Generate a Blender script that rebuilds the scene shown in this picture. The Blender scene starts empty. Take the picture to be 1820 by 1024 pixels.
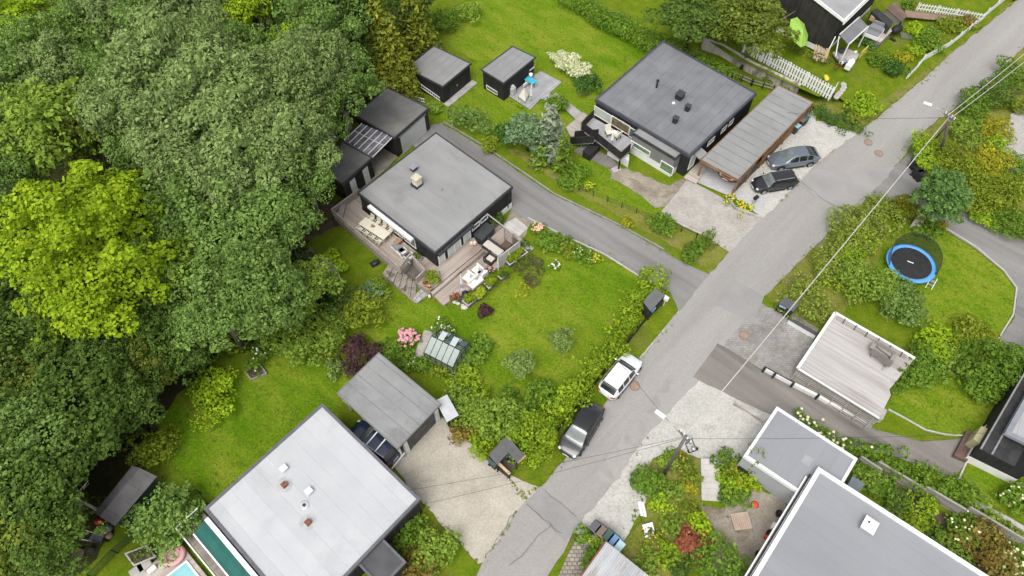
import bpy, bmesh, math, random
import numpy as np
from mathutils import Matrix, Vector

# ---------------------------------------------------------------- camera
scene = bpy.context.scene
COL = scene.collection
CAM_H = 49.0
PITCH = math.radians(57.0)
ROLL = math.radians(-0.5)
FPX = 24.0 / 36.0 * 1820.0
cam_data = bpy.data.cameras.new("camera")
cam_data.lens = 24.0
cam_data.sensor_width = 36.0
cam_data.clip_start = 0.5
cam_data.clip_end = 3000.0
cam = bpy.data.objects.new("camera", cam_data)
COL.objects.link(cam)
cam.matrix_world = (Matrix.Translation((0, 0, CAM_H)) @ Matrix.Rotation(math.pi / 2 - PITCH, 4, 'X')
     @ Matrix.Rotation(ROLL, 4, 'Z'))
scene.camera = cam

# ---------------------------------------------------------------- light: bright overcast
SUN_EL, SUN_AZ = math.radians(62), math.radians(-152)     # soft light from behind the camera, a little left
world = bpy.data.worlds.new("World")
scene.world = world
world.use_nodes = True
wn = world.node_tree
for n in list(wn.nodes):
 wn.nodes.remove(n)
w_out = wn.nodes.new("ShaderNodeOutputWorld")
w_bg = wn.nodes.new("ShaderNodeBackground")
w_sky = wn.nodes.new("ShaderNodeTexSky")
w_sky.sky_type = 'NISHITA'
w_sky.sun_disc = False
w_sky.sun_elevation = SUN_EL
w_sky.sun_rotation = SUN_AZ
w_sky.dust_density = 4.0
w_sky.air_density = 1.0
w_hsv = wn.nodes.new("ShaderNodeHueSaturation")            # cloud cover: a whiter sky
w_hsv.inputs["Saturation"].default_value = 0.22
wn.links.new(w_sky.outputs[0], w_hsv.inputs["Color"])
wn.links.new(w_hsv.outputs[0], w_bg.inputs[0])
w_bg.inputs[1].default_value = 0.15
wn.links.new(w_bg.outputs[0], w_out.inputs[0])
sun_d = bpy.data.lights.new("sun", 'SUN')
sun_d.energy = 1.15
sun_d.angle = math.radians(36)
sun_d.color = (1.0, 0.96, 0.9)
sun = bpy.data.objects.new("sun", sun_d)
COL.objects.link(sun)
_sd = Vector((math.sin(SUN_AZ) * math.cos(SUN_EL), math.cos(SUN_AZ) * math.cos(SUN_EL), math.sin(SUN_EL)))
sun.rotation_euler = (-_sd).to_track_quat('-Z', 'Y').to_euler()
sun.location = (0, 30, 80)
scene.view_settings.view_transform = 'Standard'
scene.view_settings.look = 'None'
scene.view_settings.gamma = 1.0
scene.view_settings.exposure = 0.5
scene.view_settings.use_curve_mapping = False
scene.cycles.max_bounces = 6
scene.cycles.transparent_max_bounces = 8

# ---------------------------------------------------------------- where things stand
def ray(px, py):
 x, y = px - 910.0, -(py - 512.0)
 c, s = math.cos(ROLL), math.sin(ROLL)
 x, y = c * x - s * y, s * x + c * y
 return Vector((x, y * math.sin(PITCH) + FPX * math.cos(PITCH), y * math.cos(PITCH) - FPX * math.sin(PITCH)))

def P(px, py, z=0.0):
 """the place at height z that is seen at survey point (px, py)"""
 d = ray(px, py)
 t = (CAM_H - z) / -d.z
 return Vector((d.x * t, d.y * t, z))

def on_wall(px, py, A, B):
 """where a survey ray meets the upright plane through A and B: (distance from A, height)"""
 d = ray(px, py)
 e = Vector((B.x - A.x, B.y - A.y)); L = e.length; e /= L
 n = Vector((-e.y, e.x))
 t = (A.x * n.x + A.y * n.y) / (d.x * n.x + d.y * n.y)
 return (d.x * t - A.x) * e.x + (d.y * t - A.y) * e.y, CAM_H + d.z * t

def crop(ox, oy, s):
 return lambda x, y: (ox + x * s, oy + y * s)
c1 = crop(560, 60, .19531); c2 = crop(840, 60, .19531); c3 = crop(1020, 60, .27335); c4 = crop(1240, 140, .23438)
c5 = crop(560, 220, .25388); c6 = crop(600, 360, .20513); c7 = crop(700, 540, .21488); c8 = crop(580, 620, .25384)
d1 = crop(1200, 0, .1978); d2 = crop(1360, 0, .25275); d3 = crop(1540, 160, .25385); d4 = crop(1340, 330, .26374)
d5 = crop(1360, 540, .25386); d6 = crop(1080, 680, .33588); d7 = crop(1280, 720, .29687); d8 = crop(940, 480, .3517)
e1 = crop(80, 780, .23824); e2 = crop(320, 700, .31637); e3 = crop(680, 800, .27473); e4 = crop(0, 0, .293)
e5 = crop(0, 260, .293); e6 = crop(0, 520, .293); e7 = crop(360, 0, .27346); e8 = crop(400, 380, .33195)
def Pc(c, x, y, z=0.0):
 return P(*c(x, y), z)

# ---------------------------------------------------------------- materials
MATS = {}
def _n(nt, typ, **kw):
 n = nt.nodes.new(typ)
 for k, v in kw.items():
  setattr(n, k, v)
 return n
def _math(nt, op, a, b=None, clamp=False):
 n = _n(nt, "ShaderNodeMath", operation=op, use_clamp=clamp)
 for i, v in enumerate((a, b)):
  if v is None: continue
  if isinstance(v, (int, float)): n.inputs[i].default_value = v
  else: nt.links.new(v, n.inputs[i])
 return n.outputs[0]
def _mix(nt, fac, a, b, mode='MIX'):
 n = _n(nt, "ShaderNodeMix", data_type='RGBA', blend_type=mode)
 for idx, v in ((0, fac), (6, a), (7, b)):
  if isinstance(v, (int, float)): n.inputs[idx].default_value = v
  elif isinstance(v, tuple): n.inputs[idx].default_value = (*v[:3], 1)
  else: nt.links.new(v, n.inputs[idx])
 return n.outputs[2]
def _noise(nt, co, scale, detail=3.0, rough=.55, dist=0.0):
 n = _n(nt, "ShaderNodeTexNoise")
 n.inputs['Scale'].default_value = scale; n.inputs['Detail'].default_value = detail
 n.inputs['Roughness'].default_value = rough; n.inputs['Distortion'].default_value = dist
 nt.links.new(co, n.inputs['Vector'])
 return n.outputs[0]
def _ramp(nt, v, lo, hi):
 n = _n(nt, "ShaderNodeMapRange"); n.inputs[1].default_value = lo; n.inputs[2].default_value = hi
 nt.links.new(v, n.inputs[0]); return n.outputs[0]

def mat(name, c, c2=None, s=1.2, lo=.35, hi=.65, c3=None, s3=.3, lo3=.5, hi3=.65, grain=0.0, gs=14.0, rough=.8, spec=.3,
  metal=0.0, bump=0.0, bs=25.0, plank=None, seam=None, brick=None, wave=None, coat=0.0, alpha=1.0, stretch=None):
 """procedural surface: two or three wear colours, grain, planks, sheet seams, bricks, corrugation"""
 if name in MATS: return MATS[name]
 m = bpy.data.materials.new(name); MATS[name] = m
 m.use_nodes = True
 nt = m.node_tree; bs_ = nt.nodes["Principled BSDF"]
 tc = _n(nt, "ShaderNodeTexCoord"); co = tc.outputs['Object']
 sep = _n(nt, "ShaderNodeSeparateXYZ"); nt.links.new(co, sep.inputs[0])
 nco = co
 if stretch:
  mp = _n(nt, "ShaderNodeMapping"); mp.inputs['Scale'].default_value = stretch[:3]
  if len(stretch) > 3: mp.vector_type = 'TEXTURE'; mp.inputs['Scale'].default_value = [1 / v for v in stretch[:3]]; mp.inputs['Rotation'].default_value = (0, 0, stretch[3])
  nt.links.new(co, mp.inputs[0]); nco = mp.outputs[0]
 base = None
 if c2 is not None:
  base = _mix(nt, _ramp(nt, _noise(nt, nco, s, 5), lo, hi), tuple(c), tuple(c2))
 else:
  rgb = _n(nt, "ShaderNodeRGB"); rgb.outputs[0].default_value = (*c, 1); base = rgb.outputs[0]
 if c3 is not None:
  base = _mix(nt, _ramp(nt, _noise(nt, nco, s3, 4, .6, .6), lo3, hi3), base, tuple(c3))
 height = None
 def axis(a):
  if a == 'x': return sep.outputs[0]
  if a == 'y': return sep.outputs[1]
  if a == 'z': return sep.outputs[2]
  ns = _n(nt, "ShaderNodeSeparateXYZ"); nt.links.new(tc.outputs['Normal'], ns.inputs[0])   # along the wall
  return _math(nt, 'ADD', _math(nt, 'MULTIPLY', sep.outputs[0], _math(nt, 'ABSOLUTE', ns.outputs[1])),
                     _math(nt, 'MULTIPLY', sep.outputs[1], _math(nt, 'ABSOLUTE', ns.outputs[0])))
 if plank:                                   # (period, axis, amount, gap darkness)
  u = _math(nt, 'DIVIDE', axis(plank[1]), plank[0])
  wnn = _n(nt, "ShaderNodeTexWhiteNoise", noise_dimensions='1D')
  nt.links.new(_math(nt, 'FLOOR', u), wnn.inputs['W'])
  k = _math(nt, 'ADD', _math(nt, 'MULTIPLY', wnn.outputs['Value'], plank[2]), 1 - plank[2] / 2)
  fr = _math(nt, 'FRACT', u)
  gap = _math(nt, 'LESS_THAN', fr, plank[4] if len(plank) > 4 else .12)
  k = _math(nt, 'MULTIPLY', k, _math(nt, 'SUBTRACT', 1, _math(nt, 'MULTIPLY', gap, plank[3])))
  cmb = _n(nt, "ShaderNodeCombineColor")
  for i in range(3): nt.links.new(k, cmb.inputs[i])
  base = _mix(nt, 1.0, base, cmb.outputs[0], 'MULTIPLY')
 if seam:                                    # (period, axis, width, darkness, (cross period or 0))
  wob = _math(nt, 'MULTIPLY', _math(nt, 'SUBTRACT', _noise(nt, co, .8, 2), .5), .08)
  u = _math(nt, 'DIVIDE', _math(nt, 'ADD', axis(seam[1]), wob), seam[0])
  ln = _math(nt, 'LESS_THAN', _math(nt, 'FRACT', u), seam[2] / seam[0])
  wnn = _n(nt, "ShaderNodeTexWhiteNoise", noise_dimensions='1D')
  nt.links.new(_math(nt, 'FLOOR', u), wnn.inputs['W'])
  if seam[4]:
   oth = axis('y' if seam[1] == 'x' else 'x')
   v = _math(nt, 'ADD', _math(nt, 'DIVIDE', oth, seam[4]), wnn.outputs['Value'])
   l2 = _math(nt, 'LESS_THAN', _math(nt, 'FRACT', v), seam[2] / seam[4])
   ln = _math(nt, 'MAXIMUM', ln, l2)
   w2 = _n(nt, "ShaderNodeTexWhiteNoise", noise_dimensions='2D')
   cv = _n(nt, "ShaderNodeCombineXYZ"); nt.links.new(_math(nt, 'FLOOR', u), cv.inputs[0]); nt.links.new(_math(nt, 'FLOOR', v), cv.inputs[1])
   nt.links.new(cv.outputs[0], w2.inputs['Vector']); rv = w2.outputs['Value']
  else:
   rv = wnn.outputs['Value']
  fade = _math(nt, 'MULTIPLY', ln, _math(nt, 'MULTIPLY', _ramp(nt, _noise(nt, co, .7, 3), .3, .6), seam[3]))
  k = _math(nt, 'MULTIPLY', _math(nt, 'SUBTRACT', 1, fade), _math(nt, 'ADD', .955, _math(nt, 'MULTIPLY', rv, .09)))
  cmb = _n(nt, "ShaderNodeCombineColor")
  for i in range(3): nt.links.new(k, cmb.inputs[i])
  base = _mix(nt, 1.0, base, cmb.outputs[0], 'MULTIPLY')
 if brick:                                   # (width, height, mortar colour, amount)
  b = _n(nt, "ShaderNodeTexBrick"); nt.links.new(co, b.inputs['Vector'])
  b.inputs['Scale'].default_value = 1.0
  b.inputs['Brick Width'].default_value = brick[0]; b.inputs['Row Height'].default_value = brick[1]
  b.inputs['Mortar Size'].default_value = brick[4] if len(brick) > 4 else .012
  b.inputs['Color1'].default_value = (1, 1, 1, 1); b.inputs['Color2'].default_value = (*[1 - brick[3]] * 3, 1)
  b.inputs['Mortar'].default_value = (*[brick[2]] * 3, 1)
  base = _mix(nt, 1.0, base, b.outputs['Color'], 'MULTIPLY')
 if grain:
  g = _noise(nt, co, gs, 3, .7)
  g = _math(nt, 'ADD', _math(nt, 'MULTIPLY', _math(nt, 'SUBTRACT', g, .5), grain * 4), 1.0)
  cmb = _n(nt, "ShaderNodeCombineColor")
  for i in range(3): nt.links.new(g, cmb.inputs[i])
  base = _mix(nt, 1.0, base, cmb.outputs[0], 'MULTIPLY')
 nt.links.new(base, bs_.inputs['Base Color'])
 bs_.inputs['Roughness'].default_value = rough
 bs_.inputs['Specular IOR Level'].default_value = spec
 bs_.inputs['Metallic'].default_value = metal
 bs_.inputs['Coat Weight'].default_value = coat
 bs_.inputs['Coat Roughness'].default_value = .05
 bs_.inputs['Alpha'].default_value = alpha
 if wave:                                    # (period, axis, strength): corrugation as relief
  height = _math(nt, 'SINE', _math(nt, 'MULTIPLY', axis(wave[1]), 6.2832 / wave[0]))
  bm = _n(nt, "ShaderNodeBump"); bm.inputs['Strength'].default_value = wave[2]; bm.inputs['Distance'].default_value = .05
  nt.links.new(height, bm.inputs['Height']); nt.links.new(bm.outputs[0], bs_.inputs['Normal'])
 elif bump:
  bm = _n(nt, "ShaderNodeBump"); bm.inputs['Strength'].default_value = bump; bm.inputs['Distance'].default_value = .06
  nt.links.new(_noise(nt, co, bs, 4, .65), bm.inputs['Height']); nt.links.new(bm.outputs[0], bs_.inputs['Normal'])
 return m

def leafmat(name, c, c2, var=.35, s=.5, rough=.55, trans=.3):
 """leaves: each leaf its own tint, clumps drift between two greens, light passes through a little"""
 if name in MATS: return MATS[name]
 m = bpy.data.materials.new(name); MATS[name] = m
 m.use_nodes = True
 nt = m.node_tree; b = nt.nodes["Principled BSDF"]
 tc = _n(nt, "ShaderNodeTexCoord"); geo = _n(nt, "ShaderNodeNewGeometry"); oi = _n(nt, "ShaderNodeObjectInfo")
 f = _ramp(nt, _noise(nt, tc.outputs['Object'], s, 3), .3, .7)
 f = _math(nt, 'ADD', _math(nt, 'MULTIPLY', f, .65), _math(nt, 'MULTIPLY', geo.outputs['Random Per Island'], .35))
 base = _mix(nt, f, tuple(c), tuple(c2))
 k = _math(nt, 'ADD', 1 - var, _math(nt, 'MULTIPLY', geo.outputs['Random Per Island'], 2 * var))
 k = _math(nt, 'MULTIPLY', k, _math(nt, 'ADD', .88, _math(nt, 'MULTIPLY', oi.outputs['Random'], .24)))
 cmb = _n(nt, "ShaderNodeCombineColor")
 for i in range(3): nt.links.new(k, cmb.inputs[i])
 base = _mix(nt, 1.0, base, cmb.outputs[0], 'MULTIPLY')
 nt.links.new(base, b.inputs['Base Color'])
 b.inputs['Roughness'].default_value = .7; b.inputs['Specular IOR Level'].default_value = .1
 if trans:
  tr = _n(nt, "ShaderNodeBsdfTranslucent"); nt.links.new(base, tr.inputs[0])
  mx = _n(nt, "ShaderNodeMixShader"); mx.inputs[0].default_value = trans
  out = [n for n in nt.nodes if n.type == 'OUTPUT_MATERIAL'][0]
  nt.links.new(b.outputs[0], mx.inputs[1]); nt.links.new(tr.outputs[0], mx.inputs[2]); nt.links.new(mx.outputs[0], out.inputs[0])
 return m

# ---------------------------------------------------------------- objects
def tag(o, label=None, cat=None, group=None, kind=None):
 if label: o['label'] = label
 if cat: o['category'] = cat
 if group: o['group'] = group
 if kind: o['kind'] = kind
 return o
def thing(name, label, cat, loc=(0, 0, 0), rz=0.0, group=None):
 o = bpy.data.objects.new(name, None); COL.objects.link(o)
 o.empty_display_size = .3
 o.location = loc; o.rotation_euler = (0, 0, rz)
 return tag(o, label, cat, group)
def copy_tree(o, loc=None, rz=None, label=None, parent=None, group=None):
 c = o.copy(); COL.objects.link(c)
 if parent is not None: c.parent = parent
 if loc is not None: c.location = loc
 if rz is not None: c.rotation_euler = (0, 0, rz)
 if label: c['label'] = label
 if group: c['group'] = group
 for ch in list(o.children):
  copy_tree(ch, parent=c)
 return c
def _root(o):
 while o.parent is not None: o = o.parent
 return o

class MB:
 """collects shapes and links them as ONE mesh object"""
 def __init__(self): self.v = []; self.f = []
 def add(self, vs, fs):
  k = len(self.v); self.v.extend([tuple(v) for v in vs]); self.f.extend([tuple(i + k for i in f) for f in fs]); return self
 def box(self, c, s, rz=0.0, tilt=None):
  x, y, z = s[0] / 2, s[1] / 2, s[2] / 2
  vs = [Vector((a * x, b * y, d * z)) for a in (-1, 1) for b in (-1, 1) for d in (-1, 1)]
  R = Matrix.Rotation(rz, 3, 'Z')
  if tilt: R = R @ Matrix.Rotation(tilt[1], 3, tilt[0])
  vs = [R @ v + Vector(c) for v in vs]
  return self.add(vs, [(0, 1, 3, 2), (4, 6, 7, 5), (0, 4, 5, 1), (2, 3, 7, 6), (0, 2, 6, 4), (1, 5, 7, 3)])
 def prism(self, pts, z0, z1):
  n = len(pts)
  zs0 = z0 if isinstance(z0, (list, tuple)) else [z0] * n
  zs1 = z1 if isinstance(z1, (list, tuple)) else [z1] * n
  vs = [(p[0], p[1], zs0[i]) for i, p in enumerate(pts)] + [(p[0], p[1], zs1[i]) for i, p in enumerate(pts)]
  return self.add(vs, [tuple(range(n))[::-1], tuple(range(n, 2 * n))] + [(i, (i + 1) % n, n + (i + 1) % n, n + i) for i in range(n)])
 def bar(self, p, q, w, h, up=0.0):
  """square bar from p to q (3-D), w wide, h high"""
  p, q = Vector(p), Vector(q); d = (q - p); L = d.length
  if L < 1e-5: return self
  d /= L
  s = d.cross(Vector((0, 0, 1)))
  if s.length < 1e-4: s = Vector((1, 0, 0))
  s.normalize(); u = s.cross(d)
  vs = [c + s * (a * w / 2) + u * (b * h / 2 + up) for c in (p, q) for a in (-1, 1) for b in (-1, 1)]
  return self.add(vs, [(0, 1, 3, 2), (4, 6, 7, 5), (0, 4, 5, 1), (2, 3, 7, 6), (0, 2, 6, 4), (1, 5, 7, 3)])
 def cyl(self, c, r, z0, z1, n=16, r2=None):
  r2 = r if r2 is None else r2
  vs = [(c[0] + r * math.cos(2 * math.pi * i / n), c[1] + r * math.sin(2 * math.pi * i / n), z0) for i in range(n)]
  vs += [(c[0] + r2 * math.cos(2 * math.pi * i / n), c[1] + r2 * math.sin(2 * math.pi * i / n), z1) for i in range(n)]
  return self.add(vs, [tuple(range(n))[::-1], tuple(range(n, 2 * n))] + [(i, (i + 1) % n, n + (i + 1) % n, n + i) for i in range(n)])
 def lathe(self, c, prof, n=16):
  vs = []; fs = []
  for r, z in prof:
   vs += [(c[0] + r * math.cos(2 * math.pi * i / n), c[1] + r * math.sin(2 * math.pi * i / n), c[2] + z) for i in range(n)]
  for k in range(len(prof) - 1):
   fs += [(k * n + i, k * n + (i + 1) % n, (k + 1) * n + (i + 1) % n, (k + 1) * n + i) for i in range(n)]
  fs += [tuple(range(n))[::-1], tuple(range((len(prof) - 1) * n, len(prof) * n))]
  return self.add(vs, fs)
 def tube(self, pts, r, n=6):
  pts = [Vector(p) for p in pts]; rs = r if isinstance(r, (list, tuple)) else [r] * len(pts)
  vs = []; fs = []
  for i, p in enumerate(pts):
   d = (pts[min(i + 1, len(pts) - 1)] - pts[max(i - 1, 0)]).normalized()
   a = d.cross(Vector((0, 0, 1)))
   if a.length < 1e-3: a = Vector((1, 0, 0))
   a.normalize(); b = d.cross(a)
   vs += [p + (a * math.cos(2 * math.pi * k / n) + b * math.sin(2 * math.pi * k / n)) * rs[i] for k in range(n)]
  for i in range(len(pts) - 1):
   fs += [(i * n + k, i * n + (k + 1) % n, (i + 1) * n + (k + 1) % n, (i + 1) * n + k) for k in range(n)]
  fs += [tuple(range(n))[::-1], tuple(range((len(pts) - 1) * n, len(pts) * n))]
  return self.add(vs, fs)
 def ell(self, c, r, nu=12, nv=7, rz=0.0, wob=0.0, rng=None):
  vs = []; fs = []
  cz, sz = math.cos(rz), math.sin(rz)
  for j in range(nv + 1):
   t = math.pi * j / nv
   for i in range(nu):
    p = 2 * math.pi * i / nu; k = 1 + (rng.uniform(-wob, wob) if rng else 0)
    x, y, z = r[0] * math.sin(t) * math.cos(p) * k, r[1] * math.sin(t) * math.sin(p) * k, r[2] * math.cos(t) * k
    vs.append((c[0] + x * cz - y * sz, c[1] + x * sz + y * cz, c[2] + z))
  for j in range(nv):
   fs += [(j * nu + i, (j + 1) * nu + i, (j + 1) * nu + (i + 1) % nu, j * nu + (i + 1) % nu) for i in range(nu)]
  return self.add(vs, fs)
 def build(self, name, m, parent=None, world=False, smooth=False, bevel=0.0, subd=0, sheet=False):
  me = bpy.data.meshes.new(name)
  vs = self.v
  if world and parent is not None:
   r = _root(parent); R = Matrix.Rotation(-r.rotation_euler[2], 3, 'Z')
   vs = [tuple(R @ (Vector(v) - r.location)) for v in vs]
  me.from_pydata(vs, [], self.f); me.validate(); me.update()
  bm = bmesh.new(); bm.from_mesh(me)
  bmesh.ops.remove_doubles(bm, verts=bm.verts, dist=1e-5)
  bmesh.ops.recalc_face_normals(bm, faces=bm.faces)
  if sheet:
   for f in bm.faces:
    if f.normal.z < 0: f.normal_flip()
  bm.to_mesh(me); bm.free()
  if smooth:
   for p in me.polygons: p.use_smooth = True
  if m is not None: me.materials.append(m)
  o = bpy.data.objects.new(name, me); COL.objects.link(o)
  if parent is not None: o.parent = parent
  if bevel:
   b = o.modifiers.new('bevel', 'BEVEL'); b.width = bevel; b.segments = 2; b.limit_method = 'ANGLE'
  if subd:
   s_ = o.modifiers.new('subd', 'SUBSURF'); s_.levels = subd; s_.render_levels = subd
  return o

def center_mesh(o):
 """move a top-level mesh object's origin to the middle of its foot"""
 n = len(o.data.vertices); co = np.empty(n * 3, dtype=np.float32); o.data.vertices.foreach_get('co', co)
 co = co.reshape(-1, 3); c = np.array([(co[:, 0].min() + co[:, 0].max()) / 2, (co[:, 1].min() + co[:, 1].max()) / 2, co[:, 2].min()])
 co -= c.astype(np.float32); o.data.vertices.foreach_set('co', co.ravel()); o.data.update()
 o.location = Vector(o.location) + Vector([float(x) for x in c])
 return o
def solo(mb, name, m, label, cat, group=None, **kw):
 return center_mesh(tag(mb.build(name, m, **kw), label, cat, group))

_srng = random.Random(5)
def rough_line(pts, jit, step=.6, closed=True):
 """subdivide an outline and fray it a little, as worn edges are"""
 out = []
 n = len(pts)
 for i in range(n if closed else n - 1):
  a, b = pts[i], pts[(i + 1) % n]
  L = math.hypot(b[0] - a[0], b[1] - a[1]); k = max(1, int(L / step)) if jit else 1
  nx, ny = (-(b[1] - a[1]) / max(L, 1e-6), (b[0] - a[0]) / max(L, 1e-6))
  for j in range(k):
   t = j / k; w = _srng.gauss(0, jit) if j else 0
   out.append((a[0] + (b[0] - a[0]) * t + nx * w, a[1] + (b[1] - a[1]) * t + ny * w))
 return out
_sz = [0.0]
def sheet(name, m, px, z, jit=0.0, kind='structure', zs=None):
 """a ground surface laid as one thin sheet a couple of millimetres above the one before; px are survey points"""
 _sz[0] += .0022; z = _sz[0]
 pts = [P(x, y, (zs[i] if zs else z)) for i, (x, y) in enumerate(px)]
 if zs:
  bm_pts = pts; mb = MB(); mb.add([tuple(p) for p in bm_pts], [tuple(range(len(pts)))])
 else:
  q = rough_line([(p.x, p.y) for p in pts], jit)
  mb = MB(); mb.add([(a, b, z) for a, b in q], [tuple(range(len(q)))])
 me = bpy.data.meshes.new(name); me.from_pydata(mb.v, [], mb.f)
 bm = bmesh.new(); bm.from_mesh(me); bmesh.ops.triangulate(bm, faces=bm.faces)
 for f in bm.faces:
  f.normal_update()
  if f.normal.z < 0: f.normal_flip()
 bm.to_mesh(me); bm.free(); me.materials.append(m)
 o = bpy.data.objects.new(name, me); COL.objects.link(o)
 if kind: o['kind'] = kind
 return o

# ---------------------------------------------------------------- foliage
def leaf_arrays(lobes, size, dens, rng, low=-.35, shell=(.62, 1.05), flat=.5, long=1.5, droop=0.0):
 """leaf-sized faces through the outer shell of many clumps; returns verts (n*4,3)"""
 lobes = np.asarray(lobes, float)
 P_ = []; N_ = []
 for L in lobes:
  rx, ry, rz = L[3:6]
  area = 4 * math.pi * (((rx * ry) ** 1.6 + (rx * rz) ** 1.6 + (ry * rz) ** 1.6) / 3) ** (1 / 1.6)
  n = int(area * dens)
  if n < 3: n = 3
  d = rng.normal(size=(n, 3)); d /= np.linalg.norm(d, axis=1)[:, None] + 1e-9
  d = d[d[:, 2] > low]
  k = rng.uniform(shell[0], shell[1], len(d)) ** .8
  ph = rng.uniform(0, 6.28, 6); fr = rng.uniform(2.2, 5, 6)
  wob = 1 + .13 * (np.sin(d[:, 0] * fr[0] + ph[0]) + np.sin(d[:, 1] * fr[1] + ph[1]) + np.sin(d[:, 2] * fr[2] + ph[2]))
  p = d * (k * wob)[:, None]
  P_.append(p * L[3:6] + L[:3]); N_.append(d / L[3:6] * min(rx, ry, rz))
 p = np.concatenate(P_); nn = np.concatenate(N_)
 if len(lobes) > 1:                                            # leaves buried deep inside other clumps are left out
  keep = np.ones(len(p), bool)
  for L in lobes:
   q = (p - L[:3]) / L[3:6]
   keep &= (q * q).sum(1) > .3
  p, nn = p[keep], nn[keep]
 n = len(p)
 nn = nn / (np.linalg.norm(nn, axis=1)[:, None] + 1e-9)
 nn = nn + np.array([0, 0, flat]) + rng.normal(size=(n, 3)) * .55
 nn /= np.linalg.norm(nn, axis=1)[:, None] + 1e-9
 t = rng.normal(size=(n, 3)); t[:, 2] -= droop
 t -= (t * nn).sum(1)[:, None] * nn; t /= np.linalg.norm(t, axis=1)[:, None] + 1e-9
 b = np.cross(nn, t)
 w = (size * np.clip(rng.lognormal(-.08, .36, n), .45, 2.1))[:, None]
 l = w * long * .5; h = w * .5
 return np.stack([p - t * l, p + b * h + nn * h * .25, p + t * l, p - b * h + nn * h * .25], 1).reshape(-1, 3)

def leaf_mesh(name, arr, m):
 n = len(arr) // 4
 me = bpy.data.meshes.new(name)
 me.vertices.add(n * 4); me.vertices.foreach_set('co', arr.astype(np.float32).ravel())
 me.loops.add(n * 4); me.loops.foreach_set('vertex_index', np.arange(n * 4, dtype=np.int32))
 me.polygons.add(n); me.polygons.foreach_set('loop_start', np.arange(0, n * 4, 4, dtype=np.int32))
 me.update(calc_edges=True); me.validate()
 me.materials.append(m)
 return me

def crown_lobes(rng, R, rz, n, k=(.22, .4), up=-.25, core=.7, wild=0.0):
 """clumps spread over an ellipsoid crown: [x y z rx ry rz]"""
 out = [[0, 0, 0, R * core, R * core, rz * core]]
 if wild:                                                      # a few leading limbs stand out of the round
  for i in range(5):
   a = rng.uniform(0, 6.283); f = rng.uniform(.45, .8); c = R * rng.uniform(.34, .5); z = rng.uniform(-.1, .55) * rz
   out.append([math.cos(a) * R * f, math.sin(a) * R * f, z, c, c, c * .8])
 for i in range(n):
  zc = rng.uniform(up, 1); a = rng.uniform(0, 6.283); s = math.sqrt(max(0, 1 - zc * zc))
  q = rng.uniform(*k) * R; f = rng.uniform(.68 - .2 * wild, .98 + .2 * wild)
  out.append([math.cos(a) * s * R * f, math.sin(a) * s * R * f, zc * rz * f, q * rng.uniform(.85, 1.2), q * rng.uniform(.85, 1.2), q * rng.uniform(.6, .95)])
 return out

_bseed = [100]
def bush(px, py, r, h, m, label, cat='bush', name='bush', group=None, size=.13, dens=46, n=11, rz=0.0, k=(.32, .5), z=0.0,
         flower=None, fl_n=0, fl_size=.1, long=1.5, flat=.5, core=.72):
 """a shrub: r = radius or (rx, ry), h = height; its middle is seen at (px, py)"""
 _bseed[0] += 1; rng = np.random.default_rng(_bseed[0])
 rx, ry = r if isinstance(r, tuple) else (r, r)
 rx *= 1.17; ry *= 1.17
 L = np.array(crown_lobes(rng, 1.0, 1.0, n, k, up=-.1, core=core))
 L[:, 0] *= rx; L[:, 3] *= rx; L[:, 1] *= ry; L[:, 4] *= ry; L[:, 2] = L[:, 2] * h * .55 + h * .45; L[:, 5] *= h * .55
 L[:, 3:5] = np.minimum(L[:, 3:5], L[:, 3:5].min(1)[:, None] * 1.6)
 a = leaf_arrays(L, size, dens, rng, low=-.45, long=long, flat=flat)
 a[:, 2] = np.maximum(a[:, 2], .02)
 c, s = math.cos(rz), math.sin(rz)
 a = np.stack([a[:, 0] * c - a[:, 1] * s, a[:, 0] * s + a[:, 1] * c, a[:, 2]], 1)
 p = P(px, py, z + h * .55)
 o = bpy.data.objects.new(name, leaf_mesh(name, a, m)); COL.objects.link(o)
 o.location = (p.x, p.y, z)
 tag(o, label, cat, group)
 if flower is not None and fl_n:
  mb = MB(); ids = rng.integers(0, len(a) // 4, fl_n * 3); q = a[ids * 4]
  q = q[np.argsort(-q[:, 2] + rng.uniform(0, h * .5, len(q)))][:fl_n]
  for v in q: mb.ell((v[0], v[1], v[2] + fl_size * .3), [fl_size * rng.uniform(.7, 1.2)] * 2 + [fl_size * .7], 6, 4)
  mb.build('blossoms', flower, o, smooth=True)
 return o

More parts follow.
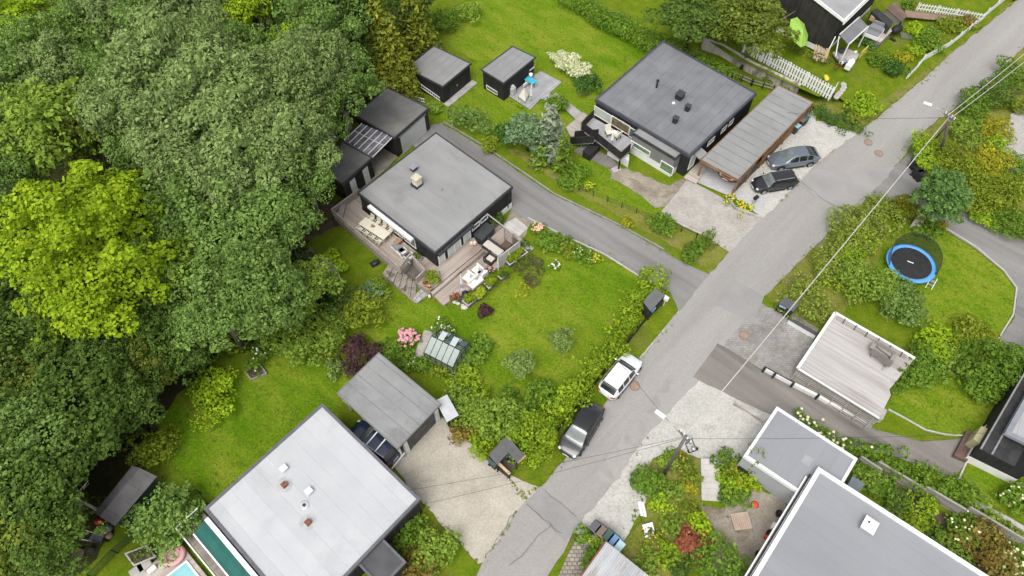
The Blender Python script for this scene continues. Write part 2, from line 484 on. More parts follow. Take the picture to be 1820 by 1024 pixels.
def hedge(px, w, h, m, label, name='hedge', cat='hedge', group=None, size=.13, dens=34, z=0.0, wild=.25, flower=None, fl_n=0, fl_size=.1, step=.45):
 """a clipped or loose hedge along survey points"""
 _bseed[0] += 1; rng = np.random.default_rng(_bseed[0])
 w *= 1.25; pts = [P(x, y, z + h * .5) for x, y in px]
 L = []
 for a, b in zip(pts[:-1], pts[1:]):
  d = (b - a).length; k = max(1, int(d / (w * step)))
  for i in range(k + 1):
   t = (i + rng.uniform(-.3, .3)) / max(k, 1); c = a.lerp(b, min(max(t, 0), 1))
   q = w * rng.uniform(.5 - wild * .5, .5 + wild * .5)
   L.append([c.x + rng.normal() * w * wild * .4, c.y + rng.normal() * w * wild * .4, h * rng.uniform(.5 - wild * .3, .5), q, q, h * rng.uniform(.5 - wild * .2, .5 + wild * .25)])
   if wild > .2:
    q *= .5
    L.append([c.x + rng.normal() * w * .4, c.y + rng.normal() * w * .4, h * rng.uniform(.4, .85), q, q, q * .9])
 L = np.array(L); L[:, 2] += z
 arr = leaf_arrays(L, size, dens, rng, low=-.6); arr[:, 2] = np.maximum(arr[:, 2], z + .02)
 c = np.array([arr[:, 0].mean(), arr[:, 1].mean(), z]); arr -= c
 o = bpy.data.objects.new(name, leaf_mesh(name, arr, m)); COL.objects.link(o); o.location = tuple(float(v) for v in c)
 tag(o, label, cat, group)
 if flower is not None and fl_n:
  mb = MB(); ids = rng.integers(0, len(arr) // 4, fl_n * 2); q = arr[ids * 4]; q = q[np.argsort(-q[:, 2])][:fl_n]
  for v in q: mb.ell((v[0], v[1], v[2] + fl_size * .3), (fl_size, fl_size, fl_size * .7), 6, 4)
  mb.build('blossoms', flower, o, smooth=True)
 return o

# tree kinds: crown and trunk meshes are made once per kind and variant, every tree is its own object with its own parts
_KIND = {}
def limb_mesh(name, m, R, rz, zc, rng, n=7, lean=.0, bare=.0):
 mb = MB(); top = zc + rz * .55; r0 = .035 * (zc + rz) + .05
 mb.tube([(0, 0, 0), (rng.normal() * .1, rng.normal() * .1, top * .4), (rng.normal() * .25, rng.normal() * .25, top * .75), (rng.normal() * .3, rng.normal() * .3, top)],
   [r0, r0 * .75, r0 * .5, r0 * .15], 8)
 for i in range(n):
  a = rng.uniform(0, 6.28); s = rng.uniform(.35, .7) * top; e = rng.uniform(.6, .95) + bare
  tip = Vector((math.cos(a) * R * e, math.sin(a) * R * e, zc + rng.uniform(-.2, .6) * rz))
  mid = Vector((tip.x * .5, tip.y * .5, s + (tip.z - s) * .62))
  mb.tube([(0, 0, s), mid, tip], [r0 * .4, r0 * .25, .02], 5)
  for j in range(3):
   b = mid.lerp(tip, rng.uniform(0, .7)); e2 = b + Vector((rng.normal(), rng.normal(), rng.uniform(.1, .8))) * R * .22
   mb.tube([b, e2], [r0 * .13, .012], 4)
 return mb
def tree_kind(key, m_leaf, m_bark, R, rz, zc, n, k, size, dens, variants=2, up=-.3, core=.7, flat=.5, long=1.5, droop=0.0, bare=.0, sub=0, shell=(.62, 1.05)):
 out = []
 for v in range(variants):
  _bseed[0] += 1; rng = np.random.default_rng(_bseed[0])
  L = crown_lobes(rng, R, rz, n, k, up, core, 1.0)
  if sub:                                                   # small twig clumps on each clump
   ext = []
   for q in L[1:]:
    for j in range(sub):
     d = rng.normal(size=3); d[2] = abs(d[2]) * .8; d /= np.linalg.norm(d)
     f = rng.uniform(.25, .42) * q[3]
     ext.append([q[0] + d[0] * q[3], q[1] + d[1] * q[4], q[2] + d[2] * q[5], f, f, f * .7])
   L += ext
  arr = leaf_arrays(L, size, dens, rng, flat=flat, long=long, droop=droop, shell=shell); arr[:, 2] += zc
  out.append((leaf_mesh('crown', arr, m_leaf), limb_mesh('trunk', m_bark, R, rz, zc, rng, bare=bare)))
 _KIND[key] = dict(v=out, bark=m_bark, zc=zc, tm=[None] * variants)
_tcount = {}
def tree(px, py, key, label, sc=1.0, sz=None, rz=None, var=None, name='tree', group=None, cat='tree'):
 K = _KIND[key]; i = _tcount.get(key, 0); _tcount[key] = i + 1
 v = i % len(K['v']) if var is None else var
 sz = sc if sz is None else sz
 p = P(px, py, K['zc'] * sz)
 r = thing(name, label, cat, (p.x, p.y, 0), rz if rz is not None else (i * 2.4) % 6.28, group)
 r.scale = (sc, sc, sz)
 cm, tmb = K['v'][v]
 c = bpy.data.objects.new('crown', cm); COL.objects.link(c); c.parent = r
 if K['tm'][v] is None:
  o = tmb.build('trunk', K['bark'], r, smooth=True); K['tm'][v] = o.data
 else:
  o = bpy.data.objects.new('trunk', K['tm'][v]); COL.objects.link(o); o.parent = r
 return r

# ================================================================ THE SETTING
_ra, _rb = P(900, 1000), P(1690, 120); ROAD_A = math.atan2(_rb.y - _ra.y, _rb.x - _ra.x)
_ra, _rb = P(830, 250), P(1200, 490); DRIVE_A = math.atan2(_rb.y - _ra.y, _rb.x - _ra.x)
M_lawn = mat('lawn', (.105, .20, .006), (.215, .25, .026), s=.9, lo=.28, hi=.72, c3=(.085, .175, .005), s3=.2, lo3=.46, hi3=.66, grain=.42, gs=5.0, stretch=(.4, 1, 1, DRIVE_A), rough=.95, spec=.05, bump=.9, bs=16)
M_lawn2 = mat('dull_lawn', (.085, .155, .006), (.165, .205, .014), s=.9, lo=.3, hi=.7, c3=(.15, .14, .035), s3=.3, lo3=.55, hi3=.75, grain=.25, gs=5.0, rough=.95, spec=.05, bump=.9, bs=14)  # duller grass with brownish patches, for the base ground and raised garden
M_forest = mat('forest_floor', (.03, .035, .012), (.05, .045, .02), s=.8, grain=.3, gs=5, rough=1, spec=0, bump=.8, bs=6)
M_asphalt = mat('old_asphalt', (.285, .272, .255), (.335, .322, .302), s=.55, lo=.3, hi=.7, c3=(.262, .25, .238), s3=.35, lo3=.5, hi3=.8, grain=.15, gs=9, stretch=(.1, 1, 1, ROAD_A), rough=.9, spec=.15, bump=.25, bs=30)
M_asphalt2 = mat('driveway_asphalt', (.19, .185, .18), (.255, .248, .238), s=.8, stretch=(.08, 1, 1, DRIVE_A), lo=.3, hi=.7, c3=(.15, .145, .14), s3=.4, lo3=.55, hi3=.75, grain=.09, gs=8, rough=.9, spec=.15, bump=.25, bs=30)
M_asphalt3 = mat('dark_asphalt', (.17, .155, .14), (.25, .23, .21), s=.8, stretch=(.1, 1, 1, DRIVE_A), lo=.3, hi=.7, c3=(.11, .10, .09), s3=.5, lo3=.55, hi3=.75, grain=.1, gs=8, rough=.9, spec=.15, bump=.3, bs=25)
M_patch = mat('asphalt_patch', (.25, .244, .238), (.29, .284, .277), s=.6, grain=.07, gs=9, rough=.9, spec=.15)
M_gravel = mat('pale_gravel', (.40, .365, .30), (.50, .46, .39), s=.5, lo=.3, hi=.7, c3=(.32, .285, .22), s3=.4, lo3=.55, hi3=.8, grain=.2, gs=7, rough=.95, spec=.1, bump=1.0, bs=12)
M_gravel2 = mat('grey_gravel', (.44, .43, .39), (.53, .515, .48), s=.5, lo=.3, hi=.7, c3=(.35, .335, .28), s3=.5, lo3=.56, hi3=.8, grain=.24, gs=6, rough=.95, spec=.1, bump=1.0, bs=12)
M_gravel3 = mat('brown_gravel', (.26, .225, .18), (.36, .32, .26), s=.6, c3=(.18, .15, .11), s3=.5, lo3=.5, hi3=.7, grain=.24, gs=7, rough=.95, spec=.1, bump=1.0, bs=12)
M_soil = mat('soil', (.075, .055, .04), (.14, .105, .075), s=1.2, c3=(.09, .12, .02), s3=.7, lo3=.5, hi3=.65, grain=.25, gs=6, rough=1, spec=.02, bump=1.0, bs=9)
M_wild = mat('rough_grass', (.13, .165, .02), (.22, .21, .05), s=.7, lo=.3, hi=.7, c3=(.21, .17, .09), s3=.6, lo3=.54, hi3=.7, grain=.28, gs=5, rough=1, spec=.03, bump=1, bs=10)
M_paver = mat('brick_paving', (.40, .37, .335), (.48, .45, .41), s=.6, grain=.1, gs=7, rough=.9, spec=.1, brick=(.22, .11, .62, .18, .008))
M_paver2 = mat('concrete_paving', (.275, .262, .245), (.345, .33, .31), s=.5, c3=(.225, .21, .175), s3=.6, lo3=.5, hi3=.7, grain=.12, gs=6, rough=.9, spec=.1, brick=(.3, .2, .6, .2, .012))
M_flag = mat('stone_flags', (.42, .42, .43), (.5, .5, .5), s=1, grain=.05, rough=.85, brick=(.6, .4, .7, .08, .012))
M_kerb = mat('pale_kerb_stone', (.40, .385, .35), (.5, .48, .44), s=2, grain=.1, rough=.9)
M_conc = mat('concrete', (.36, .34, .31), (.46, .44, .41), s=.8, c3=(.2, .185, .16), s3=.9, lo3=.5, hi3=.7, grain=.12, gs=5, rough=.9, stretch=(1, 1, .35))

# the ground: one sheet to the horizon
g = MB(); g.add([(-700, -500, 0), (700, -500, 0), (700, 900, 0), (-700, 900, 0)], [(0, 1, 2, 3)])
tag(g.build('ground', M_lawn2, sheet=True), kind='structure')

Z1 = Z2 = Z3 = Z4 = Z5 = 0; Z6 = .125
# lawns
sheet('garden_lawn', M_lawn, [(640, 505), (705, 540), (790, 540), (838, 553), (880, 520), (935, 480), (960, 455), (1020, 460), (1090, 468), (1150, 500), (1150, 545), (1080, 625), (1000, 700), (960, 740), (860, 720), (790, 690), (720, 640), (660, 600), (600, 560)], Z1, .05)
sheet('lower_garden_lawn', M_lawn, [(440, 610), (500, 590), (590, 660), (640, 690), (600, 730), (470, 830), (380, 900), (300, 880), (255, 850), (270, 760), (330, 690), (400, 640)], Z1, .15)
sheet('upper_garden_lawn', M_lawn, [(760, 70), (850, 0), (1010, 0), (1100, 50), (1190, 90), (1120, 150), (1050, 210), (1000, 260), (880, 250), (790, 215), (760, 190), (850, 110)], Z1, .05)
sheet('house_front_lawn', M_lawn, [(1005, 300), (1030, 280), (1060, 285), (1110, 315), (1160, 345), (1200, 370), (1150, 380), (1080, 365), (1020, 335)], Z1, .06)
sheet('trampoline_lawn', M_lawn, [(1570, 400), (1620, 395), (1680, 410), (1735, 445), (1782, 485), (1805, 515), (1800, 560), (1770, 610), (1700, 600), (1600, 560), (1530, 500)], Z1, .04)
sheet('corner_lawn', M_lawn, [(1610, 660), (1680, 650), (1760, 700), (1775, 740), (1715, 775), (1650, 765), (1576, 727)], Z1, .04)
sheet('side_lawn', M_lawn, [(1720, 830), (1790, 855), (1805, 900), (1740, 900), (1705, 860)], Z1, .04)
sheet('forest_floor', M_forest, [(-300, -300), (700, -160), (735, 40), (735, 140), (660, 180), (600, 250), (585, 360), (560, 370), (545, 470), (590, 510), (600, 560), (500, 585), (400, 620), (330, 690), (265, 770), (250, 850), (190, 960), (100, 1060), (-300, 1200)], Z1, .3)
sheet('rough_verge', M_wild, [(1470, 180), (1540, 195), (1640, 130), (1820, -10), (1850, -30), (1790, 10), (1690, 96), (1638, 144), (1570, 200), (1524, 240), (1500, 220), (1440, 180)], Z1, .1)
sheet('rough_bank', M_wild, [(1830, 70), (1752, 150), (1683, 202), (1633, 239), (1596, 290), (1640, 340), (1700, 370), (1830, 440), (1900, 400), (1900, 80)], Z1, .1)
sheet('verge_strip', M_wild, [(900, 265), (990, 325), (1100, 385), (1215, 450), (1262, 487), (1297, 445), (1215, 405), (1150, 380), (1060, 350), (1000, 315), (920, 265)], Z1, .1)
sheet('hedge_bank', M_wild, [(1362, 525), (1445, 441), (1470, 417), (1540, 348), (1590, 350), (1560, 470), (1480, 590), (1400, 560)], Z1, .1)
sheet('wild_bank', M_wild, [(1120, 850), (1200, 790), (1250, 810), (1250, 900), (1240, 960), (1200, 1030), (1090, 1030), (1110, 960), (1150, 910)], Z1, .15)
sheet('slope_bed', M_wild, [(1400, 560), (1470, 555), (1610, 630), (1640, 660), (1590, 640), (1482, 560)], Z2, .1)
sheet('backyard_soil', M_soil, [(1520, 840), (1560, 830), (1820, 1010), (1830, 1080), (1700, 1000)], Z1, .1)
sheet('shed_soil', M_soil, [(560, 375), (640, 340), (615, 395), (560, 420), (520, 450)], Z2, .25)
# gravel and paving
sheet('gravel_yard', M_gravel, [(640, 735), (600, 700), (660, 760), (690, 815), (748, 890), (850, 1002), (880, 995), (935, 918), (945, 896), (962, 866), (930, 855), (905, 843), (845, 795), (800, 755), (760, 720), (700, 700)], Z3, .07)
sheet('gravel_forecourt', M_gravel2, [(1235, 665), (1310, 700), (1380, 740), (1318, 812), (1300, 830), (1245, 815), (1205, 795), (1160, 815), (1135, 845), (1150, 880), (1140, 910), (1110, 960), (1075, 975), (1015, 945), (1080, 850), (1140, 765), (1183, 715)], Z4 + .001, .12)
sheet('gravel_parking', M_gravel2, [(1440, 185), (1450, 215), (1526, 238), (1515, 258), (1458, 303), (1388, 375), (1362, 392), (1300, 346), (1330, 318), (1395, 245)], Z4, .1)
sheet('workyard_gravel', M_gravel3, [(1245, 900), (1280, 905), (1330, 870), (1400, 890), (1400, 920), (1350, 1030), (1250, 1030), (1270, 960)], Z2, .15)
sheet('garage_gravel', M_gravel3, [(650, 275), (690, 260), (790, 215), (760, 240), (700, 285), (650, 335), (625, 345)], Z3, .1)
sheet('wall_gravel', M_gravel3, [(895, 398), (912, 370), (945, 395), (935, 418), (905, 440)], Z3, .1)
sheet('house_gravel', M_gravel3, [(1080, 300), (1115, 300), (1190, 330), (1215, 318), (1230, 310), (1195, 365), (1165, 370), (1120, 335), (1085, 318)], Z2, .1)
sheet('brick_forecourt', M_paver, [(1222, 318), (1300, 360), (1358, 388), (1310, 457), (1240, 412), (1172, 380)], Z3 + .001, .02)
sheet('carport_floor', M_flag, [(1245, 295), (1275, 288), (1400, 170), (1420, 185), (1320, 325), (1300, 350), (1225, 318)], Z3, .02)
sheet('parking_paving', M_paver2, [(1362, 545), (1415, 560), (1455, 585), (1420, 660), (1405, 675), (1340, 655), (1280, 614), (1325, 555), (1350, 535)], Z4 + .001, .05)
sheet('forest_patio', mat('earth_patio', (.16, .14, .12), (.24, .22, .19), s=1, grain=.2, rough=1), [(535, 450), (555, 440), (575, 470), (550, 475)], Z3, .1)
sheet('cobble_strip', mat('cobbles', (.34, .30, .25), (.42, .38, .33), s=1.4, grain=.15, gs=5, rough=.95, brick=(.34, .26, .45, .3, .035), bump=.6, bs=8), [(1032, 945), (1050, 965), (1040, 1040), (985, 1040), (1010, 985)], Z4, .02)
# roads
road = [(1850, -45), (1800, 7), (1689, 96), (1638, 144), (1570, 200), (1524, 238), (1505, 250), (1451, 292), (1380, 365), (1330, 412), (1297, 447), (1250, 500), (1207, 554), (1137, 638), (1081, 709), (1003, 818), (970, 858), (935, 888), (919, 910), (856, 1003), (840, 1040), (780, 1160), (880, 1200), (970, 1030), (1010, 965), (1032, 929), (1092, 855), (1152, 771), (1243, 676), (1283, 617), (1330, 560), (1358, 526), (1445, 441), (1469, 417), (1540, 348), (1596, 290), (1633, 239), (1683, 202), (1752, 151), (1820, 83), (1900, 10)]
sheet('road', M_asphalt, road, Z3, .06)
sheet('side_road', M_asphalt2, [(740, 225), (785, 220), (860, 264), (980, 345), (1100, 402), (1215, 467), (1262, 488), (1250, 500), (1207, 554), (1192, 520), (1150, 498), (1075, 455), (1010, 425), (940, 395), (905, 372), (800, 300), (720, 250)], Z4, .03)
sheet('driveway', M_asphalt2, [(1630, 262), (1596, 290), (1540, 349), (1620, 362), (1690, 415), (1735, 443), (1785, 483), (1808, 515), (1803, 565), (1770, 612), (1800, 640), (1900, 600), (1900, 460), (1830, 432), (1735, 388), (1650, 345), (1625, 300)], Z4, .04)
sheet('sunken_driveway', M_asphalt3, [(1275, 610), (1292, 619), (1340, 648), (1412, 690), (1560, 765), (1640, 785), (1713, 778), (1725, 815), (1690, 850), (1600, 815), (1500, 790), (1385, 745), (1300, 705), (1243, 676), (1232, 670)], Z4, .03)
sheet('gravel_pad', mat('grey_hardstanding', (.36, .34, .32), (.45, .43, .41), s=.5, c3=(.3, .27, .24), s3=.5, grain=.12, gs=6, rough=.95, bump=.5), [(1835, 170), (1778, 225), (1770, 265), (1790, 300), (1830, 330), (1900, 330), (1900, 170)], Z3, .2)
# kerbs: real steps of stone
def kerb(name, px, w=.11, h=.11, m=None):
 mb = MB(); pts = [P(x, y) for x, y in px]
 for a, b in zip(pts[:-1], pts[1:]):
  mb.bar((a.x, a.y, h / 2), (b.x, b.y, h / 2), w, h)
 return tag(mb.build(name, m or M_kerb), kind='structure')
kerb('driveway_kerb', [(938, 388), (1010, 423), (1075, 453), (1140, 494)])
kerb('driveway_kerb', [(788, 217), (862, 261), (930, 307), (985, 345), (1100, 400), (1180, 444)], .16, .1, mat('dark_kerb_stone', (.2, .19, .18), (.28, .27, .25), s=2, grain=.1))
kerb('lawn_kerb', [(1648, 390), (1690, 412), (1735, 440), (1784, 482), (1806, 512), (1804, 530), (1800, 560), (1768, 612)])
kerb('lawn_kerb', [(1578, 728), (1610, 745), (1645, 765), (1680, 773), (1713, 775)])
kerb('lawn_kerb', [(1722, 810), (1702, 855)])
kerb('verge_kerb', [(1200, 534), (1207, 553), (1170, 598), (1137, 637)], .1, .06)
# asphalt repairs and cracks
sheet('road_patch', M_patch, [(961, 866), (1000, 900), (1036, 930), (1004, 962), (965, 925), (934, 893)], Z5, .01)
sheet('road_patch', M_patch, [(1338, 575), (1358, 527), (1300, 492), (1268, 540)], Z5, .02)
sheet('road_patch', mat('asphalt_patch_dark', (.262, .255, .247), (.31, .30, .29), s=.5, grain=.06), [(1412, 325), (1455, 350), (1515, 384), (1545, 346), (1594, 296), (1560, 300), (1500, 310), (1455, 300)], Z5, .08)
M_worn = mat('worn_asphalt', (.30, .282, .26), (.34, .32, .30), s=.3, c3=(.265, .25, .235), s3=.6, grain=.13, gs=9)
sheet('road_wear', M_worn, [(1090, 858), (1060, 840), (1120, 760), (1190, 670), (1200, 675), (1148, 765)], 0, .15)
crack = MB()
def crk(px, w=.05):
 pts = rough_line([P(x, y)[:2] for x, y in px], .09, .5, closed=False)
 for a, b in zip(pts[:-1], pts[1:]): crack.bar((a[0], a[1], Z6), (b[0], b[1], Z6), w * random.Random(a[0]).uniform(.5, 1.3), .004)
crk([e3(1090, 490), e3(980, 590), e3(900, 690), e3(790, 790)], .045)
crk([e3(870, 400), e3(800, 500), e3(730, 590), e3(640, 740)], .04)
crk([(1540, 349), (1480, 405), (1440, 450)], .04)
crk([e3(930, 350), e3(1080, 475), e3(1200, 580)], .04)
crk([e3(1050, 260), e3(1180, 370), e3(1290, 470)], .03)
crk([(1415, 320), (1470, 360), (1515, 382)], .03)
tag(crack.build('road_cracks', mat('crack_tar', (.16, .152, .145), rough=.9)), kind='structure')

# ================================================================ BUILDINGS
M_black = mat('black_cladding', (.022, .022, .024), (.032, .031, .032), s=1, plank=(.16, 'wall', .3, .6, .12), rough=.75, spec=.25)
M_black2 = mat('black_boards', (.028, .026, .025), (.045, .041, .038), s=1.5, plank=(.2, 'wall', .4, .6, .14), rough=.8, spec=.25)
M_trim = mat('dark_trim', (.04, .041, .046), (.06, .06, .066), s=2, rough=.6)
M_felt = mat('grey_felt', (0.256, 0.256, 0.256), (0.315, 0.315, 0.312), s=.5, lo=.3, hi=.7, c3=(0.191, 0.188, 0.179), s3=.35, lo3=.5, hi3=.75, seam=(1.0, 'x', .035, .16, 0), grain=.07, gs=9, rough=.95, spec=.1, stretch=(1, .45, 1))
M_felt_dark = mat('dark_felt', (0.161, 0.165, 0.175), (0.203, 0.207, 0.218), s=.5, seam=(.9, 'y', .045, .42, 6.0), grain=.06, gs=12, rough=.9, spec=.15)
M_felt_shed = mat('shed_felt', (0.23, 0.23, 0.23), (0.276, 0.276, 0.274), s=.7, seam=(.9, 'y', .05, .45, 0), grain=.05, gs=12, rough=.95, spec=.1)
M_felt_old = mat('old_felt', (0.13, 0.13, 0.126), (0.195, 0.192, 0.182), s=.6, c3=(0.208, 0.176, 0.137), s3=.5, lo3=.55, hi3=.75, grain=.08, gs=10, rough=.95, spec=.1)
M_felt_car = mat('carport_felt', (.24, .242, .238), (.275, .277, .27), s=.6, seam=(1.05, 'y', .07, .6, 0), grain=.06, gs=10, rough=.95, spec=.1)
M_felt_gar = mat('garage_felt', (0.243, 0.243, 0.243), (0.29, 0.29, 0.288), s=.6, c3=(0.207, 0.207, 0.205), s3=.4, seam=(.95, 'x', .05, .5, 0), grain=.05, gs=10, rough=.95, spec=.1)
M_white_roof = mat('pale_roof_sheet', (0.437, 0.446, 0.46), (0.493, 0.498, 0.512), s=.45, lo=.3, hi=.7, c3=(0.372, 0.377, 0.386), s3=.3, lo3=.54, hi3=.8, seam=(1.02, 'x', .035, .2, 0), grain=.03, gs=8, rough=.7, spec=.2)
M_blue_roof = mat('blue_grey_roof', (0.245, 0.254, 0.271), (0.28, 0.288, 0.301), s=.35, lo=.3, hi=.7, c3=(0.31, 0.301, 0.288), s3=.16, lo3=.56, hi3=.75, seam=(1.0, 'x', .03, .15, 0), grain=.03, gs=8, rough=.85, spec=.15, stretch=(1, .4, 1))
M_white = mat('white_paint', (.74, .74, .73), (.8, .8, .79), s=3, rough=.5)
M_white2 = mat('white_render', (.66, .66, .645), (.74, .74, .72), s=1.2, grain=.04, rough=.85)
M_glass = mat('window_glass', (.10, .12, .115), (.2, .22, .2), s=.9, rough=.06, spec=.9)
M_glass_pale = mat('blind_glass', (.45, .5, .47), (.6, .64, .6), s=.7, rough=.08, spec=.8)
M_metal = mat('grey_metal', (.4, .41, .42), (.5, .5, .5), s=3, rough=.4, metal=.6)
M_darkmetal = mat('dark_metal', (.03, .03, .033), (.05, .05, .052), s=3, rough=.5, metal=.3)
M_deck = mat('weathered_deck', (0.39, 0.341, 0.299), (0.507, 0.455, 0.41), s=.9, lo=.3, hi=.7, c3=(0.312, 0.26, 0.221), s3=.5, plank=(.145, 'x', .28, .55, .1), rough=.9, spec=.1, stretch=(1, .25, 1))
M_deck_y = mat('weathered_deck_boards', (0.39, 0.341, 0.299), (0.507, 0.455, 0.41), s=.9, lo=.3, hi=.7, c3=(0.312, 0.26, 0.221), s3=.5, plank=(.145, 'y', .28, .55, .1), rough=.9, spec=.1, stretch=(.25, 1, 1))
M_deck_grey = mat('grey_deck', (.31, .31, .315), (.38, .38, .38), s=.9, plank=(.145, 'y', .2, .4, .09), rough=.9, spec=.1)
M_deck_pale = mat('pale_deck', (0.396, 0.373, 0.35), (0.488, 0.469, 0.451), s=.8, lo=.3, hi=.7, c3=(0.331, 0.299, 0.276), s3=.4, plank=(.145, 'y', .2, .5, .09), rough=.9, spec=.1, stretch=(.2, 1, 1))
M_wood = mat('brown_timber', (.19, .105, .055), (.28, .165, .09), s=1.5, plank=(.15, 'z', .3, .4, .1), rough=.8, spec=.2)
M_oldwood = mat('grey_timber', (.26, .24, .215), (.34, .32, .29), s=1.5, plank=(.14, 'z', .3, .5, .12), rough=.9, spec=.1, stretch=(.3, .3, 1))
M_rust = mat('rusty_steel', (.16, .06, .035), (.24, .10, .06), s=4, rough=.85)

def V2(v): return Vector((v[0], v[1]))
def inset(q, d):
 """move every side of a convex outline inwards by d"""
 n = len(q); c = sum((V2(p) for p in q), Vector((0, 0))) / n; ln = []
 for i in range(n):
  a, b = V2(q[i]), V2(q[(i + 1) % n]); e = (b - a).normalized(); nn = Vector((-e.y, e.x))
  if (c - a).dot(nn) < 0: nn = -nn
  dd = d[i] if isinstance(d, (list, tuple)) else d
  ln.append((a + nn * dd, e))
 out = []
 for i in range(n):
  (a, e), (b, f) = ln[i - 1], ln[i]
  den = e.x * f.y - e.y * f.x; t = ((b.x - a.x) * f.y - (b.y - a.y) * f.x) / den
  out.append(a + e * t)
 return out
class House:
 """flat-roofed building: quad = roof corners as survey points, h = roof height"""
 def __init__(s, name, label, cat, quad, h, m_roof, m_wall, over=.12, t=.22, rim=.1, m_rim=None, z0=0.0, walls=True, align=(0, 3), group=None, rim_h=.05, base=None):
  s.q = [P(x, y, h) for x, y in quad]
  c = sum(s.q, Vector()) / len(s.q)
  d = s.q[align[1]] - s.q[align[0]]
  s.root = thing(name, label, cat, (c.x, c.y, z0), math.atan2(d.y, d.x), group)
  s.h = h
  s.w = inset(s.q, over)
  if walls:
   zb = z0
   if base:
    MB().prism(inset(s.q, over + .03), z0, z0 + base[0]).build('plinth', base[1], s.root, True); zb = z0 + base[0]
   MB().prism(s.w, zb, h - t).build('wall', m_wall, s.root, True)
  MB().prism(inset(s.q, rim * .5), h - t, h - .02).build('roof', m_roof, s.root, True)
  e = MB(); n = len(s.q)
  qi = inset(s.q, rim)
  for i in range(n):
   j = (i + 1) % n
   e.prism([s.q[i], s.q[j], qi[j], qi[i]], h - t - .015, h + rim_h)
  e.build('roof_edge', m_rim or M_trim, s.root, True)
 def face(s, i): return Vector((*s.w[i], 0)), Vector((*s.w[(i + 1) % len(s.w)], 0))
def wall_dir(A, B, center):
 e = Vector((B.x - A.x, B.y - A.y, 0)).normalized(); n = Vector((-e.y, e.x, 0))
 if (Vector((center[0], center[1], 0)) - A).dot(n) > 0: n = -n
 return e, n
def slab(mb, A, e, n, u0, u1, z0, z1, d0, d1):
 """box on a wall: u along, z up, d outwards"""
 a = A + e * u0; b = A + e * u1
 q = [a + n * d0, b + n * d0, b + n * d1, a + n * d1]
 return mb.prism(q, z0, z1)
def window(root, A, B, u0, u1, z0, z1, name='window', mf=None, mp=None, fr=.07, mull=(), hor=(), proud=.05):
 if u1 < u0: u0, u1 = u1, u0
 if z1 < z0: z0, z1 = z1, z0
 e, n = wall_dir(A, B, root.location)
 f = MB()
 slab(f, A, e, n, u0, u0 + fr, z0, z1, 0, proud); slab(f, A, e, n, u1 - fr, u1, z0, z1, 0, proud)
 slab(f, A, e, n, u0 + fr, u1 - fr, z0, z0 + fr, 0, proud); slab(f, A, e, n, u0 + fr, u1 - fr, z1 - fr, z1, 0, proud)
 for m in mull:
  u = u0 + (u1 - u0) * m; slab(f, A, e, n, u - fr / 2, u + fr / 2, z0 + fr, z1 - fr, 0, proud)
 for m in hor:
  z = z0 + (z1 - z0) * m; slab(f, A, e, n, u0 + fr, u1 - fr, z - fr / 2, z + fr / 2, 0, proud - .005)
 w = f.build(name, mf or M_white, root, True)
 p = MB(); slab(p, A, e, n, u0 + fr * .6, u1 - fr * .6, z0 + fr * .6, z1 - fr * .6, .004, .018)
 p.build('pane', mp or M_glass, w, True)
 return w
def win_px(root, A, B, p1, p2, **k):
 u0, z0 = on_wall(*p1, A, B); u1, z1 = on_wall(*p2, A, B)
 return window(root, A, B, u0, u1, z0, z1, **k)
def panel(root, A, B, u0, u1, z0, z1, name, m, d=.04):
 e, n = wall_dir(A, B, root.location); mb = MB()
 slab(mb, A, e, n, min(u0, u1), max(u0, u1), min(z0, z1), max(z0, z1), 0, d)
 return mb.build(name, m, root, True)
def roof_box(root, px, h, s, hh, name, m, rz=None, cap=None, z0=None):
 p = P(*px, h + hh * .5); rz = root.rotation_euler[2] if rz is None else rz
 o = MB().box((p.x, p.y, h + hh / 2 - .02), (s[0], s[1], hh), rz).build(name, m, root, True, bevel=.015)
 if cap: MB().box((p.x, p.y, h + hh + cap[1] / 2 - .02), (s[0] + .12, s[1] + .12, cap[1]), rz).build('cap', cap[0], o, True, bevel=.01)
 return o
def roof_pipe(root, px, h, r, hh, name, m, cowl=None):
 p = P(*px, h + hh * .5); mb = MB().cyl(p, r, h - .03, h + hh, 12)
 if cowl: mb.cyl(p, cowl[0], h + hh, h + hh + cowl[1], 12)
 return mb.build(name, m, root, True, smooth=False)

# ---- the black house in the middle
HM = 2.85
hm = House('house', 'black flat roofed house with a cream chimney, in the middle beside the timber terraces', 'house',
           [(775, 235), (912, 332), (773, 451), (635, 343)], HM, M_felt, M_black, over=.1, t=.24, rim=.12, base=None)
R_ = hm.root
ch = roof_box(R_, (741, 323), HM, (.62, .62), .95, 'chimney', mat('cream_render', (.62, .58, .47), (.7, .66, .56), s=2, rough=.9), cap=(mat('chimney_cap', (.5, .45, .33), (.6, .55, .42), s=2), .14))
p = P(741, 329, HM); MB().box((p.x, p.y, HM + .1), (.8, .8, .24), R_.rotation_euler[2]).build('flashing', M_darkmetal, ch, True)
roof_box(R_, (735, 299), HM, (.55, .45), .38, 'roof_vent', M_trim, cap=(M_metal, .06))
roof_pipe(R_, (786, 337), HM, .07, .03, 'drain', M_rust)
A, B = hm.face(2)                                   # left facade (bottom -> left corner)
e_, n_ = wall_dir(A, B, R_.location)
La = (B - A).length
u0, _ = on_wall(662, 372, A, B); u1, _ = on_wall(737, 425, A, B)
aw = MB(); slab(aw, A, e_, n_, min(u0, u1), max(u0, u1), HM - .5, HM - .2, .02, .45); aw.build('awning', M_white, R_, True, bevel=.03)
w_l = abs(u1 - u0); um = min(u0, u1)
for a, b in ((.0, .27), (.30, .5), (.66, .98)):
 window(R_, A, B, um + w_l * a, um + w_l * b, .95, 2.25, mull=(.5,))
